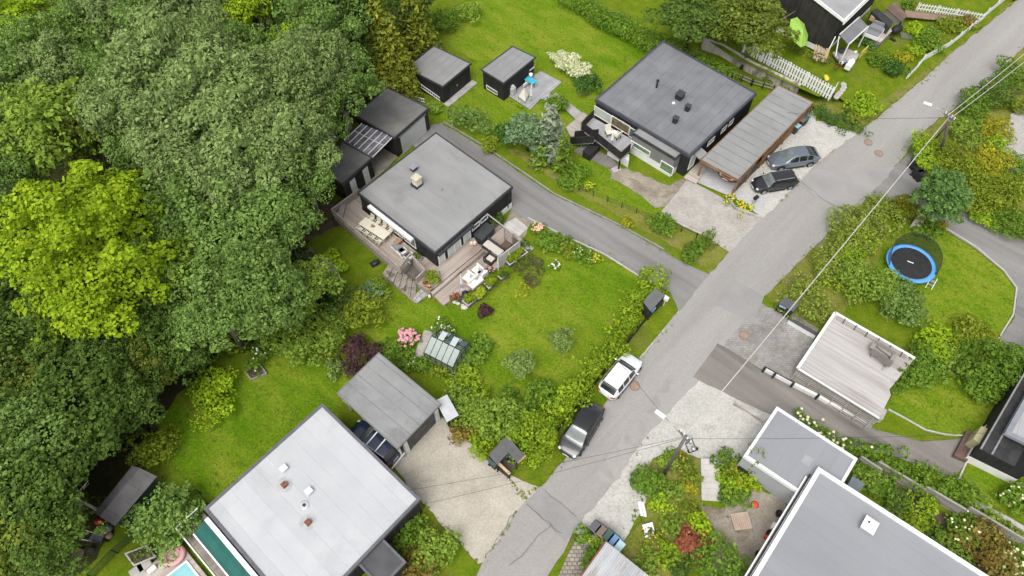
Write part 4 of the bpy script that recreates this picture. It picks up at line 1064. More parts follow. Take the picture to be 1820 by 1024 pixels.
A, B = wl.copy(), wr.copy(); A.z = B.z = 0
window(hf, A, B, 3.6, 5.2, .35, .8, fr=.06)
st = solo(MB().prism([Pc(d7, *v, .45) for v in [(1480, 150), (1510, 155), (1525, 235), (1480, 335), (1400, 300)]], 0, .45), 'step_platform', mat('brown_boards', (.12, .075, .06), (.16, .105, .085), s=1, plank=(.16, 'y', .25, .4, .1), rough=.8), 'dark brown boarded landing at the corner of the black house, right edge', 'landing')
hd = solo(MB().prism([Pc(d7, *v, 1.6) for v in [(1565, 125), (1605, 140), (1555, 232), (1515, 200)]], 0, 1.6), 'storage_chest', mat('olive_chest', (.35, .32, .18), (.42, .39, .24), s=1.5, rough=.7), 'olive storage chest against the side of the black house, right edge', 'chest', bevel=.03)

# ---- top right black house, on its raised terrace
TZ = 1.3
tz_ = sheet('raised_garden', M_lawn2, [(1255, 70), (1300, 100), (1380, 138), (1455, 172), (1480, 165), (1500, 180), (1530, 190), (1640, 120), (1740, 40), (1830, -40), (1700, -140), (1300, -120)], 0, zs=[TZ, TZ, TZ, TZ * .95, TZ * .7, TZ * .3, .05, .05, .05, .05, .8, TZ])
ht = thing('house', 'tall black house at the top right, bikes and planks along its wall', 'house', (*P(1520, 20, 2)[:2], TZ), 0)
_b0, _b1 = P(*d1(1380, 500), TZ), P(*d1(1150, 390), TZ)
dl_ = (_b1 - _b0).normalized(); dr_ = Vector((dl_.y, -dl_.x, 0)); dr_ = dr_ if dr_.x > 0 else -dr_
_w, HT = on_wall(*d1(1545, 200), _b0, _b1)
_u, _z = on_wall(*d1(1290, 5), _b0, _b1)
rr0 = Vector((_b0.x, _b0.y, HT)); _sl = (_z - HT) / (_u - _w)
dr_ = (dr_ - dl_ * dr_.dot(dl_)).normalized()
ht.rotation_euler = (0, 0, math.atan2(dr_.y, dr_.x))
rq = [rr0, rr0 + dr_ * 11, rr0 + dr_ * 11 + dl_ * 9, rr0 + dl_ * 9]
zs = [HT, HT, HT + _sl * 9, HT + _sl * 9]
MB().prism(inset(rq, .08), [z - .2 for z in zs], [z - .02 for z in zs]).build('roof', mat('light_felt', (.27, .27, .272), (.32, .32, .32), s=.7, grain=.06, rough=.95), ht, True)
qi = inset(rq, .2); rim = MB()
for i in (0, 2, 3):
 j = (i + 1) % 4; rim.prism([rq[i], rq[j], qi[j], qi[i]], [zs[i] - .24, zs[j] - .24, zs[j] - .24, zs[i] - .24], [zs[i] + .04, zs[j] + .04, zs[j] + .04, zs[i] + .04])
rim.build('roof_edge', M_white, ht, True)
wq_ = inset(rq, [.5, .2, .2, .2]); wz = [z - .25 for z in zs]
wx = wq_[0] + Vector(dl_[:2]) * 0
MB().prism(wq_, TZ + .35, wz).build('wall', M_black2, ht, True)
MB().prism(inset(rq, [.53, .23, .23, .23]), TZ - .3, TZ + .35).build('plinth', M_white2, ht, True)
# dark side wing rising at the left
a = P(*d1(1370, 510), TZ); a.z = 0
MB().bar(rr0 + dr_ * -.02 + Vector((0, 0, -.35)), rr0 + dr_ * 11 + Vector((0, 0, -.35)), .12, .14).build('gutter', M_white, ht, True)
ca = [P(*d1(1655, 155), 3.7), P(*d1(1735, 240), 3.3), P(*d1(1560, 400), 3.3), P(*d1(1480, 310), 3.7)]
MB().prism(ca, [v.z - .08 for v in ca], [v.z for v in ca]).build('porch_roof', mat('slate_felt', (.16, .165, .175), (.2, .2, .21), s=1, rough=.9), ht, True)
MB().bar(ca[1], ca[2], .1, .12).build('porch_edge', M_white, ht, True)
MB().bar(ca[0], ca[3], .1, .14).build('porch_edge', M_white, ht, True)
for v, t in ((ca[2], .05), (ca[1], .05)):
 MB().box((v.x, v.y, (TZ * .6 + v.z - .1) / 2), (.1, .1, v.z - .1 - TZ * .6)).build('post', M_white, ht, True)
MB().bar((ca[3].x, ca[3].y, 3.5), (ca[3].x + (ca[2] - ca[3]).x * .25 - .2, ca[3].y - 1.1, TZ + .5), .08, .08).build('brace', M_white, ht, True)
MB().bar((ca[3].x - .3, ca[3].y + .1, 3.4), (ca[3].x - .9, ca[3].y - .8, TZ + .5), .08, .08).build('brace', M_white, ht, True)

# ================================================================ CARS
def paint(name, c, metal=.3): return mat(name, c, tuple(x * 1.08 for x in c), s=6, rough=.3, metal=metal, coat=.8, spec=.4)
M_cglass = mat('car_glass', (.012, .015, .016), (.02, .024, .025), s=2, rough=.05, spec=.9)
M_cglass2 = mat('car_windscreen', (.10, .125, .12), (.16, .18, .17), s=1.5, rough=.06, spec=.9)
M_tyre = mat('tyre', (.018, .018, .018), rough=.9)
M_rim = mat('alloy_rim', (.42, .42, .43), rough=.35, metal=.7)
M_head = mat('headlight_lens', (.65, .67, .68), rough=.1, spec=.8)
M_tail = mat('tail_light', (.32, .015, .012), rough=.2, spec=.6)
M_plas = mat('black_plastic', (.02, .02, .021), rough=.6)
M_plate = mat('number_plate', (.75, .75, .73), rough=.5)
def pchip(keys, x):
 """smooth curve through (x, value) keys"""
 k = np.array(sorted(keys)); X, Y = k[:, 0], k[:, 1]; h = np.diff(X); d = np.diff(Y) / h; m = np.zeros(len(X)); m[0], m[-1] = d[0], d[-1]
 for q in range(1, len(X) - 1):
  if d[q - 1] * d[q] > 0: m[q] = 2 * d[q - 1] * d[q] / (d[q - 1] + d[q])
 q = np.clip(np.searchsorted(X, x) - 1, 0, len(h) - 1); t = (x - X[q]) / h[q]
 return Y[q] * (1 + 2 * t) * (1 - t) ** 2 + m[q] * h[q] * t * (1 - t) ** 2 + Y[q + 1] * t * t * (3 - 2 * t) + m[q + 1] * h[q] * t * t * (t - 1)
PLAN = [(-.5, .50), (-.49, .68), (-.465, .81), (-.41, .92), (-.28, .99), (0, 1), (.25, .985), (.37, .935), (.44, .84), (.48, .68), (.494, .52), (.5, .36)]
SILL = [(-.5, .42), (-.47, .32), (-.4, .24), (.4, .22), (.47, .26), (.5, .36)]
STY = {   # bonnet and belt line, roof line (share of full height above the belt), windscreen, rear window and side window spans along x (1 = front)
 'estate': dict(L=4.75, W=1.83, H=1.47, belt=[(-.5, .72), (-.485, .86), (-.45, .95), (-.3, .965), (.19, .93), (.3, .87), (.42, .76), (.48, .64), (.5, .52)],
    roof=[(-.5, 0), (-.465, .06), (-.37, .90), (-.2, .98), (-.05, 1), (.09, .95), (.255, .03), (.29, 0), (.5, 0)], ws=(.25, .105), rw=(-.36, -.455), sw=((.17, .0), (-.02, -.18), (-.20, -.345)), wr=.72),
 'suv': dict(L=4.75, W=1.88, H=1.62, belt=[(-.5, .8), (-.485, .95), (-.45, 1.04), (-.3, 1.06), (.2, 1.04), (.3, .99), (.42, .88), (.48, .76), (.5, .6)],
             roof=[(-.5, 0), (-.47, .06), (-.39, .90), (-.2, .98), (-.05, 1), (.05, .95), (.21, .03), (.25, 0), (.5, 0)], ws=(.205, .065), rw=(-.395, -.455), sw=((.14, -.035), (-.055, -.20), (-.22, -.37)), wr=.76),
 'hatch': dict(L=4.7, W=1.9, H=1.56, belt=[(-.5, .8), (-.485, .95), (-.45, 1.06), (-.3, 1.04), (.2, .98), (.3, .91), (.42, .78), (.48, .66), (.5, .54)],
                  roof=[(-.5, 0), (-.465, .04), (-.36, .62), (-.22, .93), (-.06, 1), (.05, .96), (.27, .03), (.3, 0), (.5, 0)], ws=(.265, .08), rw=(-.27, -.44), sw=((.17, .0), (-.02, -.17), (-.19, -.33)), wr=.70),
 'fastback': dict(L=4.7, W=1.86, H=1.46, belt=[(-.5, .76), (-.485, .90), (-.45, .99), (-.3, .985), (.2, .93), (.3, .86), (.42, .74), (.48, .62), (.5, .5)],
                  roof=[(-.5, 0), (-.455, .03), (-.33, .62), (-.2, .93), (-.08, 1), (.04, .97), (.25, .03), (.28, 0), (.5, 0)], ws=(.245, .06), rw=(-.235, -.435), sw=((.15, -.01), (-.03, -.18), (-.20, -.31)), wr=.70),
}
def car(label, style, pf, pr, body, group=None, rails=None, wind=None, L=None, z=0.0, rear=None, sc=1.0):
 """pf, pr: survey points of the middle of the front and of the tail (at bumper height)"""
 S = STY[style]; a = P(*pf, .55); b = P(*pr, .55); d = a - b
 c = (a + b) / 2; rz = math.atan2(d.y, d.x)
 L = L or min(max(d.length, 4.25), 4.95); W = S['W']; H = S['H']
 r = thing('parked_car', label, 'car', (c.x, c.y, z), rz, group or 'cars parked in the street and drives')
 r.scale = (sc, sc, sc)
 hw = W / 2
 xs = set(np.round(np.concatenate([np.linspace(-.5, -.45, 5), np.linspace(-.43, .43, 34), np.linspace(.45, .5, 6)]), 4))
 for p in (S['ws'], S['rw']) + S['sw']: xs |= set(p)
 xs = sorted(xs); V = []; grid = []; HH = []
 for x in xs:
  w = pchip(PLAN, x) * hw; zs = pchip(SILL, x); zb = pchip(S['belt'], x); k = pchip(S['roof'], x); h = (H - zb) * k; HH.append(h)
  wr = w * .84 + (S['wr'] * hw * (1 - .25 * max(0, abs(x + .1) - .2)) - w * .84) * min(1, k * 1.15)
  m = zs + (zb - zs) * .5; cr = .035 + .02 * k
  half = [(w * .86, zs), (w * .97, zs + .06), (w, m), (w * .99, zb - .12 * (zb - zs)), (w * .955, zb - .01), (w * .925, zb + .006), (w * .925 + (wr - w * .925) * .5, zb + h * .5 + .01 * k), (wr, zb + h * .93 + .008),
    (wr * .95, zb + h * .985 + cr * .35), (wr * .75, zb + h + cr * .7), (wr * .4, zb + h + cr * .95), (0, zb + h + cr)]
  full = [(x * L, -p, q) for p, q in half] + [(x * L, p, q) for p, q in half[:-1][::-1]]
  grid.append([len(V) + q for q in range(len(full))]); V += full
 nf = len(grid[0]); fs = []; reg = {}
 side = (5, 6, nf - 2 - 5, nf - 2 - 6)
 for i in range(len(grid) - 1):
  xm = (xs[i] + xs[i + 1]) / 2
  for q in range(nf - 1):
   f = (grid[i][q], grid[i][q + 1], grid[i + 1][q + 1], grid[i + 1][q]); fs.append(f)
   if 8 <= q <= nf - 2 - 8:
    if S['ws'][1] < xm < S['ws'][0]: reg.setdefault(('windscreen', 0), []).append(f)
    if S['rw'][1] < xm < S['rw'][0]: reg.setdefault(('rear_window', 0), []).append(f)
   if q in side and min(HH[i], HH[i + 1]) > .1:
    for n_, (x0, x1) in enumerate(S['sw']):
     if x1 < xm < x0: reg.setdefault(('side_window', n_ * 2 + (q < 8)), []).append(f)
 fs.append(tuple(grid[0])); fs.append(tuple(grid[-1][::-1]))
 for i in range(len(grid) - 1): fs.append((grid[i][0], grid[i + 1][0], grid[i + 1][-1], grid[i][-1]))
 o = MB().add(V, fs).build('body', body, r, smooth=True)
 bm = bmesh.new(); bm.from_mesh(o.data)
 for e in bm.edges:
  if len(e.link_faces) == 2 and e.calc_face_angle(0) > .9: e.smooth = False
 bm.to_mesh(o.data); bm.free()
 for (nm, _), ff in reg.items():
  mb = MB()
  for f in ff:
   ps = [Vector(V[i]) for i in f]; nn = (ps[2] - ps[0]).cross(ps[3] - ps[1]).normalized(); mid = sum(ps, Vector()) / 4
   if nn.dot(mid - Vector((mid.x * .8, 0, .5))) < 0: nn = -nn
   mb.add([p + nn * .01 for p in ps], [(0, 1, 2, 3)])
  mb.build(nm, (wind or M_cglass2) if nm == 'windscreen' else (rear or M_cglass) if nm == 'rear_window' else M_cglass, r, smooth=True)
 # wheels
 for fx in (.305, -.29):
  for s in (-1, 1):
   x, y = fx * L, s * (hw - .12); R = .335 if style != 'suv' else .36
   def disc(mb, r_, y0, y1, n=18):
    vs = [(x + r_ * math.cos(2 * math.pi * i / n), yy, R + r_ * math.sin(2 * math.pi * i / n)) for yy in (y0, y1) for i in range(n)]
    mb.add(vs, [tuple(range(n)), tuple(range(n, 2 * n))] + [(i, (i + 1) % n, n + (i + 1) % n, n + i) for i in range(n)])
   w_ = MB(); disc(w_, R, y - .11 * s, y + .135 * s); w = w_.build('wheel', M_tyre, r)
   q_ = MB(); disc(q_, R * .64, y + .10 * s, y + .15 * s); q_.build('rim', M_rim, w)
   ar = MB(); n = 12; R2 = R + .075
   vs = []
   for yy in (y + .06 * s, y + .128 * s):
    for i in range(n + 1):
     t = math.pi * i / n; vs.append((x + R2 * math.cos(t), yy, R + R2 * math.sin(t)))
   fs = [tuple(range(n + 1)), tuple(range(n + 1, 2 * n + 2))] + [(i, i + 1, n + 2 + i, n + 1 + i) for i in range(n)]
   ar.add(vs, fs); ar.build('wheel_arch', M_plas, r)
 zf = pchip(S['belt'], .455); zt = pchip(S['belt'], -.48)
 for s in (-1, 1):
  MB().ell((L * .452, s * hw * .66, zf - .05), (.17, .13, .09), 10, 7, -s * .7).build('headlight', M_head, r, smooth=True)
  MB().ell((-L * .476, s * hw * .70, zt - .07), (.09, .2, .09), 10, 7, -s * .5).build('tail_light', M_tail, r, smooth=True)
  MB().ell((S['ws'][0] * L - .28, s * (hw + .1), pchip(S['belt'], .15) + .05), (.08, .12, .07), 8, 6).build('mirror', body, r, smooth=True)
  MB().box((0, s * (hw - .01), .27), (L * .36, .06, .1)).build('sill', M_plas, r)
 MB().box((L * .5, 0, .45), (.04, .52, .11)).build('number_plate', M_plate, r)
 MB().box((-L * .5, 0, .62), (.04, .52, .11)).build('number_plate', M_plate, r)
 MB().box((L * .497, 0, .56), (.04, .7, .08)).build('grille', M_plas, r, bevel=.02)
 if rails is not None:
  for s in (-1, 1): MB().bar((S['ws'][1] * L - .2, s * S['wr'] * hw * .88, H + .03), (S['rw'][0] * L + .1, s * S['wr'] * hw * .88, H + .01), .04, .04).build('roof_rail', rails, r)
 return r
car('silver estate car parked on the grass verge beside the hedge', 'estate', d8(533, 445), d8(388, 628), paint('silver_paint', (.72, .73, .74), .15), wind=M_cglass)
car('glossy black car parked on the verge beside the hedge, behind the silver estate', 'hatch', d8(190, 925), d8(335, 690), paint('black_paint', (.012, .012, .013), .0), L=4.6)
car('blue grey hatchback parked on the gravel beside the long carport', 'fastback', c4(536, 632), c4(908, 578), paint('blue_grey_paint', (.17, .20, .235), .5))
car('black estate car on the gravel, nearest the front of the long carport', 'estate', c4(408, 812), c4(760, 752), paint('black_metallic', (.018, .018, .022), .1), rails=M_metal, L=4.75, sc=.92)
cb = car('dark blue car with white roof bars beside the light grey garage', 'suv', c8(195, 560), c8(475, 765), paint('navy_paint', (.022, .032, .065), .3))
for t in (-.02, -.2):
 MB().box((t * 4.7, 0, 1.75), (.09, 1.25, .05)).build('roof_bar', M_white, cb)
for s in (-1, 1): MB().bar((.3, s * .62, 1.7), (-1.7, s * .62, 1.68), .05, .05).build('roof_rail', M_metal, cb)
MB().box((-2.36, 0, .62), (.08, 1.5, .12)).build('bumper_strip', M_white, cb, bevel=.03)
car('copper orange car inside the long carport, only its nose showing', 'fastback', c3(985, 940), c3(1120, 775), paint('copper_paint', (.32, .09, .03), .5), L=4.2)

# ================================================================ POLES, LAMPS, CABLES
M_pole = mat('tarred_pole', (.10, .09, .08), (.17, .155, .14), s=3, stretch=(1, 1, .1), rough=.9)
def pole(label, base, h, lamp_to, stay=None, lean=(0, 0), top=None):
 b = P(*base)
 if top: lean = P(*top, h) - b
 r = thing('utility_pole', label, 'utility pole', (b.x, b.y, 0), 0, 'wooden utility poles with street lamps')
 top = Vector((lean[0], lean[1], h))
 MB().tube([(0, 0, 0), top], [.14, .1], 10).build('pole', M_pole, r, smooth=True)
 MB().box((top.x, top.y, h - .25), (.09, 1.1, .1), .6).build('cross_arm', M_pole, r)
 for k in (-.45, -.15, .15, .45):
  MB().cyl((top.x - math.sin(.6) * k, top.y + math.cos(.6) * k), .05, h - .2, h + .02, 8).build('insulator', M_white, r)
 MB().cyl((top.x + .25, top.y), .16, h - .7, h - .15, 10).build('junction_box', M_metal, r)
 l = P(*lamp_to, h + .25) - b; d = (Vector((l.x, l.y, 0)) - Vector((top.x, top.y, 0)))
 tip = Vector((l.x, l.y, h + .25));
 MB().tube([top - Vector((0, 0, .6)), top + d * .4 + Vector((0, 0, .05)), tip], .03, 6).build('lamp_arm', M_metal, r, smooth=True)
 hd = MB().box((tip.x + d.normalized().x * .2, tip.y + d.normalized().y * .2, tip.z), (.72, .3, .12), math.atan2(d.y, d.x)).build('lamp_head', mat('lamp_white', (.8, .8, .8), rough=.4), r, bevel=.04)
 MB().box((tip.x + d.normalized().x * .25, tip.y + d.normalized().y * .25, tip.z - .075), (.5, .22, .04), math.atan2(d.y, d.x)).build('lamp_glass', mat('lamp_glass', (.6, .6, .55), rough=.1), hd)
 if stay:
  s = P(*stay) - b
  MB().tube([s, top * .82], [.11, .09], 8).build('stay_pole', M_pole, r, smooth=True)
 return r, b + top
HP1, HP2 = 7.9, 7.3
pr_, TP1 = pole('weathered utility pole with a street lamp and cables, at the wild flower bed', (1179, 845), HP1, d6(292, 178))
b1 = P(1179, 845); t1 = P(1217, 768, HP1);
bA = P(*d3(522, 400)); tA_ = P(*d3(590, 172), 4.4)
pr2, TP2 = pole('weathered utility pole with a street lamp and a leaning stay, in the roadside shrubs', (1668, 284), 6.4, d3(445, 103), stay=d3(455, 375), top=(1690, 204))
def cable(name, a, b, sag, r, m, label, group='overhead cables', n=18):
 pts = []
 for i in range(n + 1):
  t = i / n; v = Vector(a).lerp(Vector(b), t); v.z -= sag * 4 * t * (1 - t); pts.append(v)
 return solo(MB().tube(pts, r, 6), name, m, label, 'cable', group, smooth=True)
M_cab_w = mat('pale_cable', (.5, .49, .455), rough=.7); M_cab_b = mat('black_cable', (.03, .03, .03), rough=.6)
cable('cable', TP1 + Vector((.1, .2, -.1)), TP2 + Vector((-.1, -.1, -.1)), .35, .04, M_cab_w, 'thick pale cable over the road between the two utility poles')
far = P(1850, 78, 6.4)
cable('cable', TP2 + Vector((0, .2, -.1)), far + Vector((-.2, .2, 0)), .2, .03, M_cab_w, 'pale cable from the shrub side pole to the top right, upper of the pair')
cable('cable', TP2 + Vector((.35, 0, -.1)), far + Vector((.35, -.2, 0)), .2, .03, M_cab_w, 'pale cable from the shrub side pole to the top right, lower of the pair')
ts = TP1 + Vector((-.2, 0, -.1))
cable('cable', ts, P(1128, 668, 4.5) + (P(1128, 668, 4.5) - ts) * .05, .3, .012, M_cab_b, 'thin black cable from the lower pole towards the silver car') if False else None
cable('cable', ts, P(1075, 610, 3.2), .2, .011, M_cab_b, 'thin black cable from the lower pole across the road over the silver car')
cable('cable', ts - Vector((0, 0, .15)), Vector((*P(*e2(1290, 545), HW)[:2], HW + .15)), .4, .011, M_cab_b, 'thin black cable from the lower pole to the white roofed house, upper one')
cable('cable', ts - Vector((0, 0, .35)), Vector((*P(*e2(1335, 628), 2.6)[:2], 2.6)), .4, .011, M_cab_b, 'thin black cable from the lower pole to the white roofed house, lower one')
cable('cable', TP1 + Vector((.2, -.1, -.2)), Vector((*P(1790, 768, 3.1)[:2], 3.1)), .45, .011, M_cab_b, 'thin black cable from the lower pole over the garage block to the black house')
cable('cable', TP2 + Vector((-.1, 0, -.3)), Vector((*P(1400, 200, 2.7)[:2], 2.7)), .4, .014, M_cab_b, 'thin black cable from the shrub side pole across the road to the long carport')
# manholes
for i, (q, lb) in enumerate((((1128, 687), 'rusty manhole cover in the road beside the silver car'), (d3(10, 372), 'rusty manhole cover in the road, nearer the gravel parking'),
              (d3(85, 448), 'rusty manhole cover in the road, nearer the driveway mouth'), ((1322, 597), 'rusty manhole cover at the edge of the parking bay'))):
 p = P(*q); r = thing('manhole_cover', lb, 'manhole', (p.x, p.y, .1), 0, 'manhole covers')
 MB().lathe((0, 0, 0), [(.42, 0), (.42, .02), (.36, .022), (.36, .0)], 24).build('ring', mat('iron_ring', (.2, .16, .13), (.26, .21, .17), s=4, rough=.8), r)
 MB().cyl((0, 0), .35, 0, .016, 24).build('lid', mat('rusty_lid', (.27, .18, .13), (.33, .24, .18), s=6, rough=.85, grain=.15), r)

# ================================================================ BINS AND SHELTERS
_bin_protos = {}
def bin_(px, label, mb_, ml, rz, s=1.0, z=0.0, group='wheelie bins'):
 p = P(*px, z + .55); key = (mb_.name, ml.name)
 if key in _bin_protos: return copy_tree(_bin_protos[key], (p.x, p.y, z), rz, label, group=group)
 r = thing('wheelie_bin', label, 'bin', (p.x, p.y, z), rz, group)
 w, d, h = .58, .7, .98
 b = MB(); b.add([(-w / 2 * .85, -d / 2 * .8, .06), (w / 2 * .85, -d / 2 * .8, .06), (w / 2 * .85, d / 2 * .8, .06), (-w / 2 * .85, d / 2 * .8, .06), (-w / 2, -d / 2, h), (w / 2, -d / 2, h), (w / 2, d / 2, h), (-w / 2, d / 2, h)],
     [(0, 1, 2, 3), (4, 5, 6, 7), (0, 1, 5, 4), (1, 2, 6, 5), (2, 3, 7, 6), (3, 0, 4, 7)])
 b.build('body', mb_, r, bevel=.02)
 MB().box((0, 0, h + .045), (w + .06, d + .08, .08)).build('lid', ml, r, bevel=.03)
 MB().bar((-w / 2, d / 2 + .08, h + .03), (w / 2, d / 2 + .08, h + .03), .04, .04).build('handle', mb_, r)
 for k in (-1, 1):
  n = 12; vs = [(k * w * .48 + e, d / 2 * .8 + .1 * math.cos(2 * math.pi * i / n), .1 + .1 * math.sin(2 * math.pi * i / n)) for e in (-.03, .03) for i in range(n)]
  MB().add(vs, [tuple(range(n)), tuple(range(n, 2 * n))] + [(i, (i + 1) % n, n + (i + 1) % n, n + i) for i in range(n)]).build('wheel', M_tyre, r)
 _bin_protos[key] = r
 return r
M_binb = mat('black_bin', (.02, .02, .022), (.03, .03, .03), s=3, rough=.6); M_bing = mat('green_bin', (.035, .06, .05), (.045, .07, .06), s=3, rough=.6)
M_lidb = mat('light_blue_lid', (.25, .42, .52), (.3, .48, .58), s=3, rough=.5); M_lidblue = mat('blue_lid', (.12, .24, .42), (.15, .28, .46), s=3, rough=.5)
M_lidbr = mat('brown_lid', (.16, .12, .10), (.19, .145, .12), s=3, rough=.6); M_lidg = mat('green_lid', (.05, .09, .085), (.065, .11, .1), s=3, rough=.6)
bin_(c4(738, 378), 'bin with a pale blue lid beside the long carport', M_bing, M_lidb, .75)
bin_(c4(775, 335), 'bin with a brown lid beside the long carport, between two others', M_binb, M_lidbr, .75)
bin_(c4(808, 315), 'bin with a green lid beside the long carport', M_bing, M_lidg, .75)
bin_(e3(1372, 508), 'dark grey lidded bin at the rusty sheet roof, leftmost of the row by the street', M_binb, mat('grey_lid', (.10, .105, .115), rough=.6), -.75)
bin_(e3(1410, 535), 'brown lidded bin in the row by the street at the rusty sheet roof', M_binb, M_lidbr, -.75)
bin_(e3(1455, 562), 'green lidded bin in the row by the street at the rusty sheet roof', M_bing, M_lidg, -.75)
bin_(e3(1490, 592), 'blue lidded bin in the row by the street at the rusty sheet roof', M_binb, M_lidblue, -.75)
bin_(e3(1522, 628), 'pale blue lidded bin at the end of the row at the rusty sheet roof', M_bing, mat('pale_lid', (.40, .55, .60), (.45, .6, .65), s=3, rough=.5), -.75)
bin_(d3(333, 520), 'black bin by the driveway mouth under the shrubs, upper one', M_binb, M_binb, .3)
bin_(d3(352, 580), 'black bin by the driveway mouth under the shrubs, middle one', M_binb, M_binb, .3)
bin_(d3(375, 605), 'black bin by the driveway mouth under the shrubs, lower one', M_binb, M_binb, .3)
# shelter 1: L shaped at the gravel yard
def shelter(name, label, quad, h, m_roof, m_wall, cat='bin shelter', zlow=None):
 q = [P(x, y, h) for x, y in quad]; c = sum(q, Vector()) / len(q); d = q[1] - q[0]
 r = thing(name, label, cat, (c.x, c.y, 0), math.atan2(d.y, d.x))
 MB().prism(q, h - .07, h).build('roof', m_roof, r, True)
 return r, q
r, q = shelter('bin_shelter', 'L shaped dark bin shelter with pale wood edges at the gravel yard', [c8(1265, 605), c8(1385, 745), c8(1335, 795), c8(1275, 727), c8(1195, 810), c8(1135, 742)], 1.7, mat('charcoal_felt', (.10, .098, .10), (.13, .128, .13), s=1.2, seam=(.5, 'x', .03, .3, 0), rough=.95), M_black2)
a = [Pc(c8, 1135, 765, 1.5), Pc(c8, 1285, 885, 1.5)]
def wl_(name, p, q_, z0, z1, m, t=.08): return MB().bar((p.x, p.y, (z0 + z1) / 2), (q_.x, q_.y, (z0 + z1) / 2), t, z1 - z0).build(name, m, r, True)
p0 = Pc(c8, 1140, 745, 1.65); p1 = Pc(c8, 1285, 875, 1.2); p2 = Pc(c8, 1262, 610, 1.65); p3 = Pc(c8, 1395, 745, 1.2)
M_palewood = mat('fresh_timber', (.50, .34, .2), (.6, .43, .27), s=3, rough=.8)
wl_('side_wall', p0, p1, 0, 1.1, M_black2); wl_('back_wall', p0, p2, 0, 1.62, M_black2); wl_('side_wall', p2, p3, 0, 1.1, M_black2)
for s_, e_ in ((Pc(c8, 1205, 800, 1.2), p1), (Pc(c8, 1335, 795, 1.2), p3)):
 MB().bar((s_.x, s_.y, 1.15), (e_.x, e_.y, 1.15), .2, .07).build('wall_cap', M_palewood, r, True)
MB().prism([Pc(c8, *v, 0) for v in [(1205, 800), (1275, 735), (1345, 800), (1290, 860)]], 0, .06).build('floor', mat('dark_deck_floor', (.13, .105, .09), (.17, .14, .12), s=1, plank=(.14, 'y', .3, .4, .1), rough=.9), r, True)
for v in ((1195, 808), (1330, 792)):
 b = Pc(c8, *v, 1.65); MB().box((b.x, b.y, .82), (.09, .09, 1.64)).build('post', M_black2, r, True)
bin_(c8(1300, 755), 'green bin inside the L shaped bin shelter', M_bing, M_lidg, .8)
bin_(c8(1175, 800), 'black bin with green lid at the left wing of the L shaped bin shelter', M_binb, M_lidg, .8)
# shelter 2: on the verge by the side road
r, q = shelter('bin_shelter', 'dark bin shelter with a sloping grey roof in the hedge by the side road', [d8(638, 90), d8(688, 128), d8(615, 208), d8(578, 160)], 1.55, mat('grey_shelter_felt', (.12, .122, .125), (.15, .152, .155), s=1, rough=.9), M_black2)
c_ = sum(q, Vector()) / 4
for i in (0, 2, 3):
 a, b = q[i].lerp(c_, .06), q[(i + 1) % 4].lerp(c_, .06); wl_('wall', a, b, 0, 1.48, M_black2)
for i in (1, 2): b = q[i].lerp(c_, .08); MB().box((b.x, b.y, .75), (.1, .1, 1.5)).build('post', M_black2, r, True)
bin_(d8(610, 205), 'bin with blue lid under the verge bin shelter, left one', M_binb, M_lidblue, .85)
bin_(d8(640, 175), 'dark bin under the verge bin shelter, middle one', M_binb, M_binb, .85)
solo(MB().box((*Pc(d8, 693, 142, 1.2)[:2], 1.15), (.3, .45, .4), .85).box((*Pc(d8, 693, 142, 1.2)[:2], .5), (.08, .08, 1.0)), 'letter_box', M_white, 'white letter box on a post beside the verge bin shelter', 'letter box', bevel=.04)
# shelter 3: parking bay
r, q = shelter('bin_shelter', 'grey topped bin shelter at the corner of the paved parking bay', [d4(210, 750), d4(302, 800), d4(265, 850), d4(170, 790)], 1.35, mat('slate_top', (.09, .092, .10), (.12, .122, .13), s=1, rough=.8), M_black2)
c_ = sum(q, Vector()) / 4
for i in (0, 1, 3): wl_('wall', q[i].lerp(c_, .06), q[(i + 1) % 4].lerp(c_, .06), 0, 1.28, M_black2)
bin_(d4(190, 820), 'bin with pale blue lid in front of the parking bay shelter', M_binb, M_lidb, -.5)
bin_(d4(232, 850), 'black bin in front of the parking bay shelter', M_binb, M_binb, -.5)
# low white wall by the parking bay and along the ramp
def low_wall(name, label, px, h, t, m, cap=None, cat='wall', z0=0.0):
 pts = [P(x, y, z0 + h) for x, y in px]; c = sum(pts, Vector()) / len(pts)
 r = thing(name, label, cat, (c.x, c.y, z0), 0)
 mb = MB(); kb = MB()
 for a, b in zip(pts[:-1], pts[1:]):
  mb.bar((a.x, a.y, z0 + h / 2), (b.x, b.y, z0 + h / 2), t, h)
  if cap: kb.bar((a.x, a.y, z0 + h + .03), (b.x, b.y, z0 + h + .03), t + .06, .06)
 mb.build('wall', m, r, True)
 if cap: kb.build('coping', cap, r, True)
 return r
low_wall('garden_wall', 'low white wall with a dark coping between parking bay and grass', [d5(170, 105), d5(360, 215)], .6, .25, M_white2, mat('dark_coping', (.07, .07, .075), rough=.7))
rw_ = low_wall('ramp_wall', 'low white wall with dark posts along the sunken driveway', [d5(0, 450), d5(190, 550), d5(380, 645), d5(740, 840)], .45, .22, M_white2, None)
for v in ((0, 448), (70, 490), (200, 555), (375, 640)):
 b = Pc(d5, *v, .8); MB().box((b.x, b.y, .45), (.13, .13, .9)).build('post', M_darkmetal, rw_, True)
a = Pc(d5, 0, 442, .8); b = Pc(d5, 200, 550, .8); MB().bar(a, b, .06, .06).build('rail', M_darkmetal, rw_, True)
low_wall('stone_edging', 'low grey block wall between gravel forecourt and sunken driveway', [d6(675, 100), d6(740, 135), d6(830, 195)], .35, .4, M_conc)
low_wall('flower_wall', 'low pale kerb wall with yellow flowers at the gravel parking', [c4(235, 905), c4(290, 975), c4(410, 1020), c4(480, 1045)], .35, .15, M_conc)

